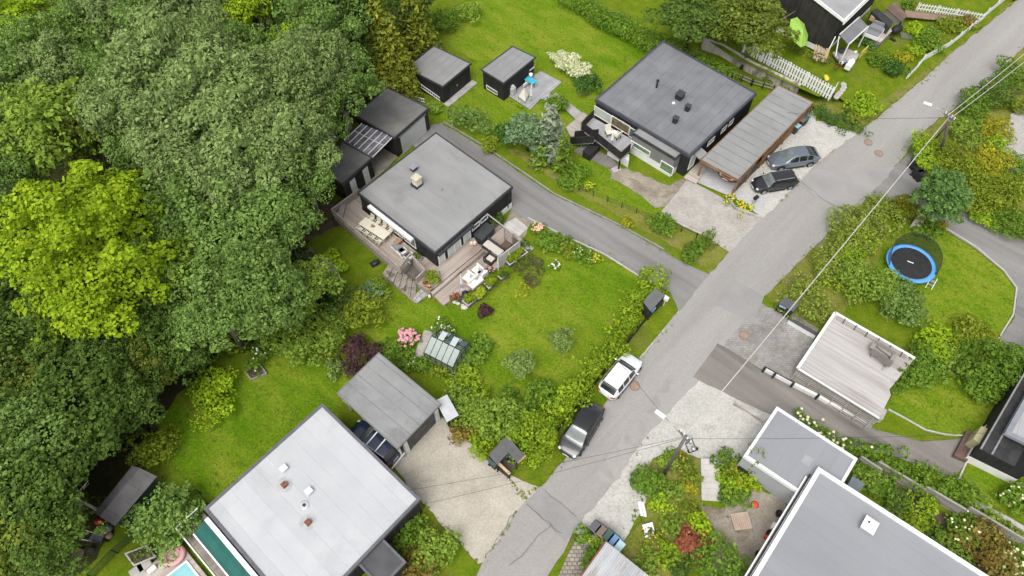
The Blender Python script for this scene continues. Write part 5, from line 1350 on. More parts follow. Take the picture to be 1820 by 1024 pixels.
# ================================================================ DECK PLATFORM (right)
DZ = 1.25
dp = thing('roof_terrace', 'large pale boarded platform terrace with white rim above the sunken driveway', 'terrace', (*Pc(d5, 600, 420, DZ)[:2], 0), 0)
q = [Pc(d5, 487, 65, DZ), Pc(d5, 1045, 385, DZ), Pc(d5, 870, 600, DZ), Pc(d5, 880, 640, DZ), Pc(d5, 795, 805, DZ), Pc(d5, 225, 455, DZ)]
e_ = (q[4] - q[5]).normalized(); dp.rotation_euler = (0, 0, math.atan2(e_.y, e_.x))
MB().prism(q, DZ - .08, DZ).build('deck_boards', M_deck_pale, dp, True)
MB().prism(inset(q, .1), 0, DZ - .08).build('base', mat('weathered_slats', (.23, .215, .20), (.32, .30, .28), s=1.2, plank=(.17, 'z', .3, .6, .14), rough=.9), dp, True)
for i, w in ((5, .22), (0, .2), (4, .12)):
 a, b = q[i], q[(i + 1) % 6]
 if i == 4: a, b = q[4], q[5]
 MB().bar((a.x, a.y, DZ + .06), (b.x, b.y, DZ + .06), w, .12).build('rim', M_white2, dp, True)
# slatted skirt falling away in front
s0, s1 = Pc(d5, 190, 500, .9), Pc(d5, 765, 848, 0.1)
nv = Vector((e_.y, -e_.x, 0))
sk = MB()
for k in range(9):
 zt = DZ - .12 - k * .13
 sk.prism([q[5] + nv * (.02 + k * .07), q[4] + nv * (.02 + k * .07) , q[4] + nv * (.07 + k * .07), q[5] + nv * (.07 + k * .07)], zt - .1, zt)
sk.build('slatted_front', M_oldwood, dp, True)
for t in np.linspace(.05, .95, 7):
 a = q[5].lerp(q[4], float(t)); MB().bar(a + nv * .08 + Vector((0, 0, -.1)), Vector((a.x, a.y, .12)) + nv * .75, .06, .08).build('rib', M_oldwood, dp, True)
# low backboards along the grass side with posts
a, b = q[0], q[1]; nn = (b - a).normalized(); inn = Vector((nn.y, -nn.x, 0)); inn = inn if (dp.location - a).dot(inn) > 0 else -inn
bb = MB(); bb.bar(a + nn * .3 + inn * .28 + Vector((0, 0, .03)), a + nn * 6.0 + inn * .28 + Vector((0, 0, .03)), .34, .05); bb.build('planter_board', M_oldwood, dp, True)
for k in range(6):
 c = a + nn * (.9 + k * .95) + inn * .3; MB().bar(c - inn * .25 + Vector((0, 0, .1)), c + inn * .3 + Vector((0, 0, .1)), .05, .08).build('rib', M_darkmetal, dp, True)
# step block at the far corner
solo(MB().prism([Pc(d5, *v, .6) for v in [(830, 730), (855, 745), (825, 810), (795, 810)]], 0, .6), 'step_block', M_deck_pale, 'pale boarded step at the lower corner of the platform terrace', 'step')
# bench-table set
pt = thing('picnic_bench', 'weathered timber bench with arms and a table on the pale platform terrace', 'bench', (*Pc(d5, 825, 355, DZ + .5)[:2], DZ), dp.rotation_euler[2])
L0 = lambda x, y, z: Pc(d5, x, y, DZ + z)
MB().prism([L0(735, 335, .7), L0(765, 315, .7), L0(900, 410, .7), L0(870, 445, .7)], DZ + .64, DZ + .7).build('table_top', M_oldwood, pt, True)
MB().prism([L0(775, 290, .42), L0(800, 275, .42), L0(905, 350, .42), L0(880, 370, .42)], DZ + .37, DZ + .42).build('seat', M_oldwood, pt, True)
MB().bar(L0(778, 268, .8), L0(915, 348, .8), .06, .4).build('backrest', M_oldwood, pt, True)
for v in ((757, 292), (900, 372)): MB().box(L0(*v, .6), (.75, .3, .08), pt.rotation_euler[2] + 1.57).build('arm', M_oldwood, pt, True)
for v in ((757, 345), (860, 420)): c = L0(*v, .35); MB().box((c.x, c.y, DZ + .32), (.12, .5, .64), pt.rotation_euler[2]).build('leg', M_oldwood, pt, True)
for v in ((757, 292), (900, 372)): c = L0(*v, .3); MB().box((c.x, c.y, DZ + .28), (.12, .6, .56), pt.rotation_euler[2]).build('leg', M_oldwood, pt, True)
MB().box((*Pc(d5, 832, 445, DZ + .02)[:2], DZ + .06), (.12, .7, .08), pt.rotation_euler[2]).build('foot', M_oldwood, pt, True)

# ================================================================ TRAMPOLINE
tp = P(*d4(1062, 522), .85);
tr = thing('trampoline', 'round trampoline with a blue pad and a black safety net on the lawn', 'trampoline', (tp.x, tp.y, 0), 0)
TR = 2.05
MB().cyl((0, 0), TR - .32, .82, .84, 40).build('mat', mat('black_mat', (.02, .02, .021), (.03, .03, .03), s=2, rough=.8), tr)
MB().box((-.05, .1, .846), (.5, .1, .004), -.5).build('mat_mark', M_white, tr)
pad = MB(); pad.lathe((0, 0, .84), [(TR - .38, 0), (TR - .33, .05), (TR, .05), (TR + .03, 0), (TR, -.08), (TR - .36, -.02)], 48);
pad.f = [f for f in pad.f if len(f) == 4]; pad.build('pad', mat('blue_vinyl', (.09, .30, .62), (.12, .35, .68), s=3, rough=.5), tr, smooth=True)
for i in range(6):
 a = i * math.pi / 3 + .2; x, y = math.cos(a) * (TR - .1), math.sin(a) * (TR - .1)
 MB().tube([(x, y, .8), (x, y, .03), (x * .8 + 0, y * .8, .03)], .03, 6).build('leg', M_metal, tr)
M_net = mat('safety_net', (.012, .013, .012), rough=.9, alpha=.6)
nt_ = MB(); vs = []; n = 48; hN = 1.55
a0 = math.radians(-38); a1 = math.radians(186)
for i in range(n + 1):
 a = a0 + (a1 - a0) * i / n; k = math.sin(math.pi * i / n) ** .45
 vs += [(math.cos(a) * (TR - .1), math.sin(a) * (TR - .1), .88), (math.cos(a) * (TR - .02) + .0, math.sin(a) * (TR - .02), .88 + hN * k)]
nt_.add(vs, [(2 * i, 2 * i + 2, 2 * i + 3, 2 * i + 1) for i in range(n)]); nt_.build('safety_net', M_net, tr, smooth=True)
MB().tube([vs[2 * i + 1] for i in range(n + 1)], .035, 6).build('net_hoop', M_darkmetal, tr, smooth=True)
for a in (a0, a1):
 MB().tube([(math.cos(a) * TR, math.sin(a) * TR, .2), (math.cos(a) * TR, math.sin(a) * TR, 1.1)], .03, 6).build('net_pole', M_darkmetal, tr)
lp = P(*d4(1192, 660), .3); ld = thing('trampoline_steps', 'small grey step ladder at the lower edge of the trampoline', 'steps', (lp.x, lp.y, 0), -.5)
for k in range(2): MB().box((0, -.1 + .2 * k, .25 + .28 * k), (.45, .2, .04)).build('tread', M_metal, ld)
for k in (-1, 1): MB().bar((k * .24, -.35, 0), (k * .24, .28, .8), .05, .06).build('side_rail', M_white, ld)

# ================================================================ GREENHOUSE
gh = thing('greenhouse', 'glass greenhouse with a dark frame and open roof vents on the big lawn', 'greenhouse', (*Pc(c7, 430, 400, 0)[:2], 0), 0)
# ridge line and eaves as seen, then made regular
zr, ze = 2.2, 1.45
r0, r1 = Pc(c7, 365, 215, zr), Pc(c7, 545, 400, zr)          # ridge line (hidden end, front end)
r0 = Pc(c7, 330, 262, zr + .0);
E0, E1 = Pc(c7, 248, 405, ze), Pc(c7, 487, 528, ze)          # lower eaves
dd = (E1 - E0); Lg = dd.length; u = dd.normalized(); v = Vector((-u.y, u.x, 0))
Rg0 = Pc(c7, 310, 265, zr); wv = (Rg0 - E0).dot(v); half = abs(wv);
gh.location = (*((E0 + E1) / 2 + v * half)[:2], 0); gh.rotation_euler = (0, 0, math.atan2(u.y, u.x))
hl = Lg / 2
M_gf = mat('greenhouse_frame', (.03, .035, .035), rough=.5); M_gg = mat('greenhouse_glass', (.36, .43, .40), (.46, .52, .49), s=.9, rough=.1, spec=.5, alpha=.72)
fr = MB()
fr.bar((-hl, 0, zr), (hl, 0, zr), .07, .07)
for s in (-1, 1): fr.bar((-hl, s * half, ze), (hl, s * half, ze), .06, .06); fr.bar((-hl, s * half, .1), (hl, s * half, .1), .08, .16)
for k in range(6):
 x = -hl + Lg * k / 5
 for s in (-1, 1): fr.bar((x, s * half, 0), (x, s * half, ze), .05, .05); fr.bar((x, s * half, ze), (x, 0, zr), .03, .045)
for x in (-hl, hl):
 fr.bar((x, -half, .1), (x, half, .1), .08, .16); fr.bar((x, -half, ze), (x, half, ze), .05, .05)
 for y in (-.5 * half, 0, .5 * half): fr.bar((x, y, 0), (x, y, ze + (zr - ze) * (1 - abs(y) / half)), .045, .045)
fr.build('frame', M_gf, gh)
for s in (-1, 1):
 for k in range(5):
  x0, x1 = -hl + Lg * k / 5 + .03, -hl + Lg * (k + 1) / 5 - .03
  open_ = s == 1 and k in (1, 3)
  if open_:
   m = MB(); m.add([(x0, .05, zr + .02), (x1, .05, zr + .02), (x1, half * .62, zr + .12), (x0, half * .62, zr + .12)], [(0, 1, 2, 3)]); m.build('roof_vent', mat('vent_glass', (.48, .54, .55), rough=.1, spec=.6, alpha=.85), gh)
   m = MB(); m.add([(x0, half * .62, zr + (ze - zr) * .62), (x1, half * .62, zr + (ze - zr) * .62), (x1, half - .02, ze + .01), (x0, half - .02, ze + .01)], [(0, 1, 2, 3)]); m.build('roof_pane', M_gg, gh)
  elif s == -1 or k in (2, 4):
   m = MB(); m.add([(x0, s * .03, zr), (x1, s * .03, zr), (x1, s * (half - .02), ze + .01), (x0, s * (half - .02), ze + .01)], [(0, 1, 2, 3)]); m.build('roof_pane', M_gg if s == -1 else mat('green_tint_glass', (.12, .2, .17), rough=.08, spec=.7, alpha=.5), gh)
  m = MB(); m.add([(x0, s * half, .2), (x1, s * half, .2), (x1, s * half, ze - .04), (x0, s * half, ze - .04)], [(0, 1, 2, 3)]); m.build('side_pane', mat('clear_glass', (.3, .36, .33), rough=.06, spec=.8, alpha=.35), gh)
for x in (-hl, hl):
 m = MB(); m.add([(x, -half, .2), (x, half, .2), (x, half, ze), (x, 0, zr), (x, -half, ze)], [(0, 1, 2, 3, 4)]); m.build('end_pane', mat('end_glass', (.16, .26, .21), (.28, .36, .29), s=2, rough=.06, spec=.8, alpha=.55), gh)
MB().box((hl * .2, -half * .55, .45), (Lg * .7, .5, .05)).build('shelf', M_oldwood, gh)
sheet('greenhouse_paving', M_paver, [c7(250, 215), c7(330, 235), c7(375, 195), c7(640, 355), c7(625, 510), c7(510, 610), c7(470, 590), c7(240, 450), c7(155, 450)], 0, .03)

# ================================================================ TERRACES OF THE BLACK HOUSE
TZ1 = .75                                             # upper terrace, on the garden side
ta = hm.root.rotation_euler[2]
M_dk = mat('terrace_boards', (0.365, 0.304, 0.257), (0.486, 0.425, 0.371), s=.9, lo=.3, hi=.7, c3=(0.297, 0.236, 0.196), s3=.5, plank=(.145, 'x', .3, .55, .1), rough=.9, spec=.1, stretch=(1, .25, 1))
M_dk2 = mat('terrace_boards_cross', (0.338, 0.277, 0.236), (0.459, 0.398, 0.351), s=.9, lo=.3, hi=.7, c3=(0.27, 0.216, 0.182), s3=.5, plank=(.145, 'y', .3, .55, .1), rough=.9, spec=.1, stretch=(.25, 1, 1))
t1q = [Pc(c5, 300, 500, TZ1), Pc(c5, 128, 640, TZ1), c6(0, 0)]
up = [P(*c5(320, 500), TZ1), P(*c5(128, 640), TZ1), P(*c6(548, 610), TZ1), P(*c6(640, 490), TZ1), P(*c6(765, 625), TZ1), P(*c6(690, 700), TZ1), P(*c6(800, 770), TZ1), P(*c6(1250, 400), TZ1), P(*c6(1200, 330), TZ1), P(*c6(870, 500), TZ1), P(*c6(620, 330), TZ1)]
tr1 = thing('terrace', 'brown boarded upper terrace wrapping the garden corner of the black house', 'terrace', (*P(700, 460)[:2], 0), ta)
MB().prism(up[:3] + [up[3], P(*c6(700, 440), TZ1)] + [P(*c5(330, 600), TZ1)], TZ1 - .06, TZ1).build('deck_boards', M_dk, tr1, True)
MB().prism([up[3], up[4], up[5], up[6], up[7], P(*c6(1180, 300), TZ1), P(*c6(840, 520), TZ1), P(*c6(700, 440), TZ1)], TZ1 - .064, TZ1 - .004).build('deck_boards', M_dk2, tr1, True)
sk = MB()
for a, b in ((up[1], up[2]), (up[0], up[1]), (up[2], up[3]), (up[3], up[4]), (up[5], up[6])):
 sk.bar((a.x, a.y, (TZ1 - .06) / 2), (b.x, b.y, (TZ1 - .06) / 2), .06, TZ1 - .06)
sk.build('deck_skirt', M_oldwood, tr1, True)
rl = MB(); rail(rl, [up[0], up[1], up[2], up[3]], TZ1, .85, .2); rl.build('railing', mat('railing_boards', (0.322, 0.27, 0.23), (0.414, 0.356, 0.31), s=1.5, rough=.9), tr1, True)
rl = MB(); rail(rl, [up[3], up[4], up[5]], TZ1, .75, .2); rl.build('railing', MATS['railing_boards'], tr1, True)
b_ = P(*c5(185, 610), TZ1 + .45); solo(MB().box((b_.x, b_.y, TZ1 + .42), (1.6, .45, .06), ta + 1.57 - .9).box((b_.x, b_.y, TZ1 + .2), (1.5, .35, .4), ta + 1.57 - .9), 'bench', M_oldwood, 'grey timber bench at the railing corner of the upper terrace', 'bench')
for k in range(2):                                    # two long steps down to the lower terrace
 a = P(*c6(805 + 8 * k, 775 - 5 * k), TZ1 - .2 - .2 * k); b = P(*c6(1250 + 12 * k, 400 + 12 * k), TZ1 - .2 - .2 * k)
 dn = Vector(((b - a).y, -(b - a).x, 0)).normalized(); dn = dn if dn.dot(P(*c6(1100, 700)) - a) > 0 else -dn
 MB().prism([a, b, b + dn * .36, a + dn * .36], 0, TZ1 - .2 - .2 * k).build('step', M_dk2, tr1, True)
lz = .2
lower = [P(*c6(*v), lz) for v in [(820, 795), (915, 890), (1000, 838), (1090, 800), (1160, 745), (1390, 560), (1440, 545), (1565, 335), (1430, 215), (1300, 310), (1220, 370)]]
tr2 = thing('terrace', 'brown boarded lower terrace with seating groups and planters, below the long steps', 'terrace', (*P(*c6(1150, 620))[:2], 0), ta)
MB().prism(lower, 0, lz).build('deck_boards', M_dk2, tr2, True)
MB().prism([P(*c6(*v), .12) for v in [(1290, 330), (1430, 210), (1370, 130), (1180, 300)]], 0, .19).build('boards', M_dk2, tr2, True)
# pale boardwalk and flags at the far end
deck('boardwalk', 'pale grey boarded ramp between driveway and the far end of the lower terrace', [c6(1420, 195), c6(1545, 130), c6(1650, 220), c6(1570, 295)], .1, mat('pale_walk_boards', (.45, .43, .41), (.55, .53, .5), s=1, plank=(.15, 'x', .25, .4, .1), rough=.9), ta)
deck('boardwalk', 'short pale grey boardwalk beside the leafy planter at the lawn', [c6(1570, 300), c6(1700, 395), c6(1640, 450), c6(1540, 350)], .1, MATS['pale_walk_boards'], ta)
# stone stairs
stn = thing('stone_stairs', 'weathered brick and stone stairs at the corner of the upper terrace', 'stairs', (*P(*c6(560, 700))[:2], 0), ta)
for k in range(6):
 t = k / 6
 a0, a1 = c6(455 + 235 * t, 570 + 125 * t), c6(400 + 270 * t, 655 + 220 * t)
 b0, b1 = c6(455 + 235 * (t + 1 / 6), 570 + 125 * (t + 1 / 6)), c6(400 + 270 * (t + 1 / 6), 655 + 220 * (t + 1 / 6))
 z = .12 + .11 * (5 - k)
 MB().prism([P(*a0), P(*b0), P(*b1), P(*a1)], 0, z).build('step', mat('mossy_brick', (.36, .31, .26), (.46, .41, .35), s=1.5, c3=(.22, .185, .14), s3=1.2, lo3=.5, hi3=.6, grain=.15, gs=5, rough=.95, brick=(.3, .12, .35, .3, .02)), stn, True)
MB().prism([P(*c6(*v)) for v in [(690, 790), (740, 745), (800, 800), (690, 880), (655, 855)]], 0, .16).build('landing', mat('pale_stones', (.40, .38, .35), (.5, .48, .44), s=1.4, grain=.12, brick=(.55, .42, .4, .25, .03), rough=.95), stn, True)

MB().prism([P(*c6(*v)) for v in [(560, 610), (640, 500), (765, 628), (700, 690)]], 0, .05).build('well_floor', mat('dark_pit_floor', (.09, .08, .07), (.15, .135, .12), s=2, grain=.2, rough=1), stn, True)  # shallow floor; its dark colour stands in for the shade of a deep pit
# furniture
M_cream = mat('cream_furniture', (.62, .58, .46), (.68, .64, .52), s=3, rough=.6); M_linen = mat('white_cushion', (.68, .66, .63), (.75, .73, .7), s=4, rough=.9)
M_greycush = mat('grey_cushion', (.19, .19, .2), (.24, .24, .25), s=4, rough=.95); M_rattan = mat('dark_rattan', (.035, .033, .033), (.06, .057, .055), s=8, rough=.8)
M_woodm = mat('pallet_wood', (.38, .29, .22), (.47, .37, .29), s=2, rough=.9); M_terra = mat('terracotta', (.36, .17, .09), (.43, .22, .13), s=3, rough=.9)
tc_ = [P(*c6(*v), TZ1 + .74) for v in [(245, 128), (462, 265), (385, 325), (190, 175)]]
cc = sum(tc_, Vector()) / 4; ux = (tc_[1] - tc_[0]).normalized(); rzt = math.atan2(ux.y, ux.x)
Lt = (tc_[1] - tc_[0]).length
dt = thing('dining_table', 'long cream dining table on the upper terrace', 'table', (cc.x, cc.y, TZ1), rzt)
MB().box((0, 0, .72), (Lt, .95, .05)).build('table_top', M_cream, dt, bevel=.01)
for sx in (-1, 1):
 for sy in (-1, 1): MB().box((sx * (Lt / 2 - .12), sy * .38, .35), (.08, .08, .7)).build('leg', M_cream, dt)
def chair(loc, rz, label, m, group=None, proto=[None]):
 if proto[0] is None:
  r = thing('dining_chair', label, 'chair', loc, rz, group)
  MB().box((0, 0, .45), (.46, .46, .05)).build('seat', m, r, bevel=.02)
  MB().box((0, -.24, .72), (.46, .05, .42), 0, ('X', .15)).build('backrest', m, r, bevel=.02)
  for sx in (-1, 1):
   for sy in (-1, 1): MB().box((sx * .2, sy * .2, .22), (.04, .04, .43)).build('leg', m, r)
   MB().box((sx * .24, .0, .64), (.04, .42, .04)).build('arm_rest', m, r)
  proto[0] = r; return r
 return copy_tree(proto[0], loc, rz, label, group=group)
GC = 'chairs round the long dining table'
ordn = ['nearest the bench corner', 'second from the bench corner', 'third from the bench corner', 'nearest the loungers']
for side in (-1, 1):
 for k in range(4):
  x = -Lt / 2 + Lt * (k + .5) / 4; p = Vector((x, side * .72, 0)); p.rotate(Matrix.Rotation(rzt, 3, 'Z'))
  # side +1 faces the house
  chair((cc.x + p.x, cc.y + p.y, TZ1), rzt + (math.pi if side > 0 else 0) , 'cream chair on the %s side of the long table, %s' % ('house' if side > 0 else 'railing', ordn[k]), M_cream, GC)
v = P(*c6(300, 200), TZ1 + .9); vs_ = thing('table_decoration', 'candle jar and plant standing in the middle of the dining table', 'table decoration', (v.x, v.y, TZ1 + .745))
MB().lathe((0, 0, 0), [(.1, 0), (.14, .1), (.1, .22)], 10).build('jar', M_terra, vs_, smooth=True)
MB().ell((.1, -.05, .15), (.1, .1, .12), 8, 6).build('plant', mat('sprig_green', (.15, .2, .04), rough=.8), vs_, smooth=True)
def lounger(px, rz, label):
 p = P(*px, TZ1 + .3); r = thing('sun_lounger', label, 'sun lounger', (p.x, p.y, TZ1), rz, 'sun loungers')
 MB().box((0, -.25, .3), (.62, 1.3, .1)).build('seat_cushion', M_greycush, r, bevel=.03)
 MB().box((0, .68, .52), (.62, .75, .1), 0, ('X', .65)).build('back_cushion', M_greycush, r, bevel=.03)
 MB().box((0, .62, .56), (.45, .4, .12), 0, ('X', .6)).build('pillow', M_linen, r, bevel=.05)
 f = MB()
 for s in (-1, 1): f.bar((s * .33, -.9, .22), (s * .33, .9, .22), .05, .06)
 f.build('frame', M_white, r)
 for sx in (-1, 1):
  for sy in (-.8, .7): MB().box((sx * .32, sy, .11), (.05, .05, .22)).build('leg', M_white, r)
  MB().box((sx * .36, .35, .5), (.06, .6, .04)).build('arm_rest', M_linen, r)
 return r
lr = math.atan2(-ux.x, ux.y)
lounger(c6(540, 410), lr + .15 - math.pi * 0 - .35, 'grey cushioned lounger beside the house wall, nearer the small table')
lounger(c6(600, 450), lr - .2, 'grey cushioned lounger with white pillow, nearer the terrace corner')
p = P(*c6(523, 335), TZ1 + .35); r = thing('side_table', 'small wooden side table between dining table and loungers', 'table', (p.x, p.y, TZ1), ta)
MB().box((0, 0, .38), (.7, .5, .05)).build('table_top', mat('teak', (.3, .19, .11), (.38, .25, .15), s=3, rough=.8), r)
for sx in (-1, 1):
 for sy in (-1, 1): MB().box((sx * .28, sy * .18, .18), (.05, .05, .36)).build('leg', MATS['teak'], r)
# storage cover box, lower terrace
p = P(*c6(1272, 275), lz + .4); solo(MB().box((p.x, p.y, lz + .42), (1.75, 1.0, .84), ta + .05).box((p.x, p.y, lz + .87), (1.82, 1.06, .08), ta + .05), 'covered_furniture', mat('charcoal_cover', (.04, .043, .048), (.055, .058, .062), s=2, rough=.7), 'dark charcoal covered box against the house on the lower terrace', 'cover', bevel=.05)
for v, lb in (((1160, 355), 'pale round lantern pot by the french doors, left one'), ((1188, 352), 'pale round lantern pot by the french doors, right one')):
 p = P(*c6(*v), TZ1 + .2); r = thing('lantern_pot', lb, 'pot', (p.x, p.y, TZ1)); MB().lathe((0, 0, 0), [(.13, 0), (.2, .15), (.15, .33), (.12, .33)], 12).build('pot', mat('straw_pot', (.45, .36, .25), (.55, .46, .34), s=8, rough=.9), r, smooth=True); MB().cyl((0, 0), .1, .33, .36, 10).build('lid', M_linen, r)
# rattan group
p = P(*c6(1350, 400), lz + .3); r = thing('garden_sofa', 'beige cushioned rattan sofa beside the glass screen', 'sofa', (p.x, p.y, lz), ta)
MB().box((0, .0, .2), (.85, 2.0, .36)).build('base', M_rattan, r, bevel=.02); MB().box((0, 0, .43), (.75, 1.9, .12)).build('seat_cushion', mat('beige_cushion', (.5, .45, .4), (.58, .53, .47), s=4, rough=.95), r, bevel=.04)
MB().box((-.38, 0, .55), (.12, 2.0, .5)).build('backrest', M_rattan, r, bevel=.02)
p = P(*c6(1385, 435), lz + .4); r = thing('coffee_table', 'dark glass topped coffee table by the rattan seats', 'table', (p.x, p.y, lz), ta)
MB().box((0, 0, .42), (.75, .8, .05)).build('table_top', mat('slate_glass', (.15, .17, .19), rough=.1, spec=.8), r); MB().box((0, 0, .2), (.6, .65, .39)).build('base', M_rattan, r)
p = P(*c6(1320, 490), lz + .35); r = thing('rattan_armchair', 'dark rattan armchair with a beige seat cushion', 'armchair', (p.x, p.y, lz), ta + .05)
MB().box((0, 0, .2), (.85, .85, .36)).build('base', M_rattan, r, bevel=.03)
for s in (-1, 1): MB().box((s * .38, 0, .48), (.12, .85, .24)).build('arm_rest', M_rattan, r, bevel=.02)
MB().box((0, -.38, .55), (.85, .12, .4)).build('backrest', M_rattan, r, bevel=.02); MB().box((0, .04, .43), (.6, .65, .12)).build('seat_cushion', MATS['beige_cushion'], r, bevel=.04)
p = P(*c6(1458, 385), lz + .3); solo(MB().box((p.x, p.y, lz + .3), (.9, .75, .6), ta), 'timber_box', mat('brown_box', (.17, .11, .08), (.22, .15, .11), s=2, plank=(.12, 'z', .3, .4, .1), rough=.85), 'brown timber box behind the coffee table at the screen', 'box', bevel=.02)
p = P(*c6(1455, 270), lz + 1.0);
# pergola beams and screens
pg = thing('pergola', 'pale pergola beam on posts with lattice panels over the far end of the lower terrace', 'pergola', (*P(*c6(1440, 250), 2)[:2], 0), ta)
a = P(*c6(1295, 98), 2.3); b = P(*c6(1590, 325), 2.1); MB().bar(a, b, .07, .1).build('beam', M_conc, pg, True)
MB().bar(b, P(*c6(1530, 380), 2.1), .07, .1).build('beam', M_conc, pg, True)
for t in (.52, .75, .97): v = a.lerp(b, t); MB().box((v.x, v.y, (v.z + lz) / 2 - .05), (.11, .11, v.z - lz - .1)).build('post', M_oldwood, pg, True)
v0, v1 = a.lerp(b, .74), a.lerp(b, .97); MB().bar((v0.x, v0.y, 1.0), (v1.x, v1.y, 1.0), .04, 1.5).build('lattice_panel', mat('brown_lattice', (.18, .14, .11), (.24, .19, .155), s=2, plank=(.12, 'z', .3, .6, .3), rough=.9, alpha=.9), pg, True)
sc_ = thing('privacy_screen', 'tall whitewashed board screen between sitting group and leafy planter', 'screen', (*P(*c6(1470, 450), 1)[:2], 0), ta)
a = P(*c6(1575, 335), 1.85); b = P(*c6(1385, 488), 1.75)
MB().bar((a.x, a.y, 1.05), (b.x, b.y, 1.05), .06, 1.5).build('board_panel', mat('whitewashed_boards', (.42, .40, .38), (.52, .5, .47), s=1.5, plank=(.16, 'z', .15, .4, .06), rough=.9), sc_, True)
MB().bar((a.x, a.y, 1.83), (b.x, b.y, 1.83), .1, .05).build('top_rail', M_conc, sc_, True)
for t in (.02, .5, .98): v = a.lerp(b, t); MB().box((v.x, v.y, .9), (.1, .1, 1.8)).build('post', M_white2, sc_, True)
# lounge set on the pale rug
rg = [P(*c6(*v), lz + .02) for v in [(1065, 665), (1200, 550), (1290, 610), (1160, 750)]]
solo(MB().prism(rg, lz + .002, lz + .025), 'rug', mat('pale_rug', (.5, .43, .38), (.6, .54, .5), s=3, grain=.15, rough=1), 'pale outdoor rug under the white lounge seats', 'rug')
def seat(v, s, rz, label, cush=1):
 p = P(*c6(*v), lz + .35); r = thing('lounge_seat', label, 'lounge seat', (p.x, p.y, lz + .026), rz, 'white lounge seats on the rug')
 MB().box((0, 0, .17), (s[0], s[1], .3)).build('base', M_woodm, r, bevel=.02)
 MB().box((0, 0, .38), (s[0] - .06, s[1] - .06, .14)).build('seat_cushion', M_linen, r, bevel=.05)
 MB().box((0, s[1] / 2 - .12, .58), (s[0] - .1, .2, .34)).build('back_cushion', M_linen, r, bevel=.07)
 MB().box((s[0] * .2, s[1] / 2 - .3, .56), (.36, .16, .32), .3).build('pillow', mat('grey_pillow', (.4, .38, .37), rough=.95), r, bevel=.06)
seat((1215, 590), (.95, .85), ta + 1.5, 'white lounge seat on the rug, nearest the house')
seat((1255, 612), (.8, .8), ta - .1, 'white lounge seat on the rug, nearest the screen')
seat((1140, 655), (1.0, .9), ta + 1.6, 'white lounge seat on the rug, nearest the folded parasol')
seat((1195, 690), (1.4, .8), ta + 3.1, 'long white lounge seat on the rug, beside the planters')
def folded_parasol(px, zb, label, m, h=2.3, base_m=None, top=None):
 p = P(*px, zb); r = thing('folded_parasol', label, 'parasol', (p.x, p.y, zb), .3)
 MB().cyl((0, 0), .025, 0, h, 8).build('pole', M_metal, r)
 MB().lathe((0, 0, h * .38), [(.16, 0), (.14, .15), (.11, .6), (.07, h * .55), (.02, h * .62)], 9).build('canopy', m, r)
 MB().lathe((0, 0, 0), [(.32, 0), (.32, .06), (.06, .1), (.05, .3)], 16).build('base', base_m or M_metal, r)
folded_parasol(c6(1080, 745), lz, 'closed pale grey parasol on a heavy foot beside the rug', M_linen)
p = P(*c6(1105, 780), lz + .2); solo(MB().lathe((p.x, p.y, lz), [(.12, 0), (.3, .05), (.3, .1), (.12, .22), (.05, .3)], 12), 'fire_bowl', M_darkmetal, 'dark fire bowl by the red flowers on the lower terrace', 'fire bowl', smooth=True)
# pots on the corner by the steps
for v, rr_, lb in (((765, 702), .32, 'wooden half barrel ring pot beside the steps'), ((800, 740), .24, 'terracotta pot beside the steps, next to the barrel')):
 p = P(*c6(*v), TZ1 + .2); r = thing('plant_pot', lb, 'pot', (p.x, p.y, TZ1)); MB().lathe((0, 0, 0), [(rr_ * .75, 0), (rr_, .4), (rr_ * .85, .4), (rr_ * .8, .3)], 14).build('pot', mat('orange_pot', (.42, .22, .10), (.5, .28, .14), s=3, rough=.8), r, smooth=True); MB().cyl((0, 0), rr_ * .78, .3, .32, 12).build('soil', M_soil, r)
for v, rr_, lb in (((705, 480), .28, 'green potted plant against the house corner on the upper terrace'), ((680, 470), .18, 'small potted plant beside the house corner plant')):
 p = P(*c6(*v), TZ1 + .2); r = thing('potted_plant', lb, 'potted plant', (p.x, p.y, TZ1)); MB().lathe((0, 0, 0), [(rr_ * .7, 0), (rr_, .35), (rr_ * .88, .35)], 12).build('pot', M_linen, r, smooth=True)
 rng = np.random.default_rng(int(rr_ * 100)); ar = leaf_arrays([[0, 0, .48, rr_ * 1.1, rr_ * 1.1, .25]], .12, 120, rng); o = bpy.data.objects.new('foliage', leaf_mesh('foliage', ar, leafmat('pot_leaf', (.08, .14, .02), (.14, .2, .03)))); COL.objects.link(o); o.parent = r
for v, lb, m in (((800, 752), 'white candle lantern on the step beside the pots', M_linen), ((830, 700), 'small silver lantern behind the pots', M_metal), ((795, 800), 'white stone ball at the foot of the long steps', M_linen)):
 p = P(*c6(*v), TZ1 - .2); solo(MB().lathe((p.x, p.y, TZ1 if v[1] < 790 else .17), [(.1, 0), (.13, .1), (.1, .28), (.03, .34)], 10), 'lantern', m, lb, 'lantern', smooth=True)
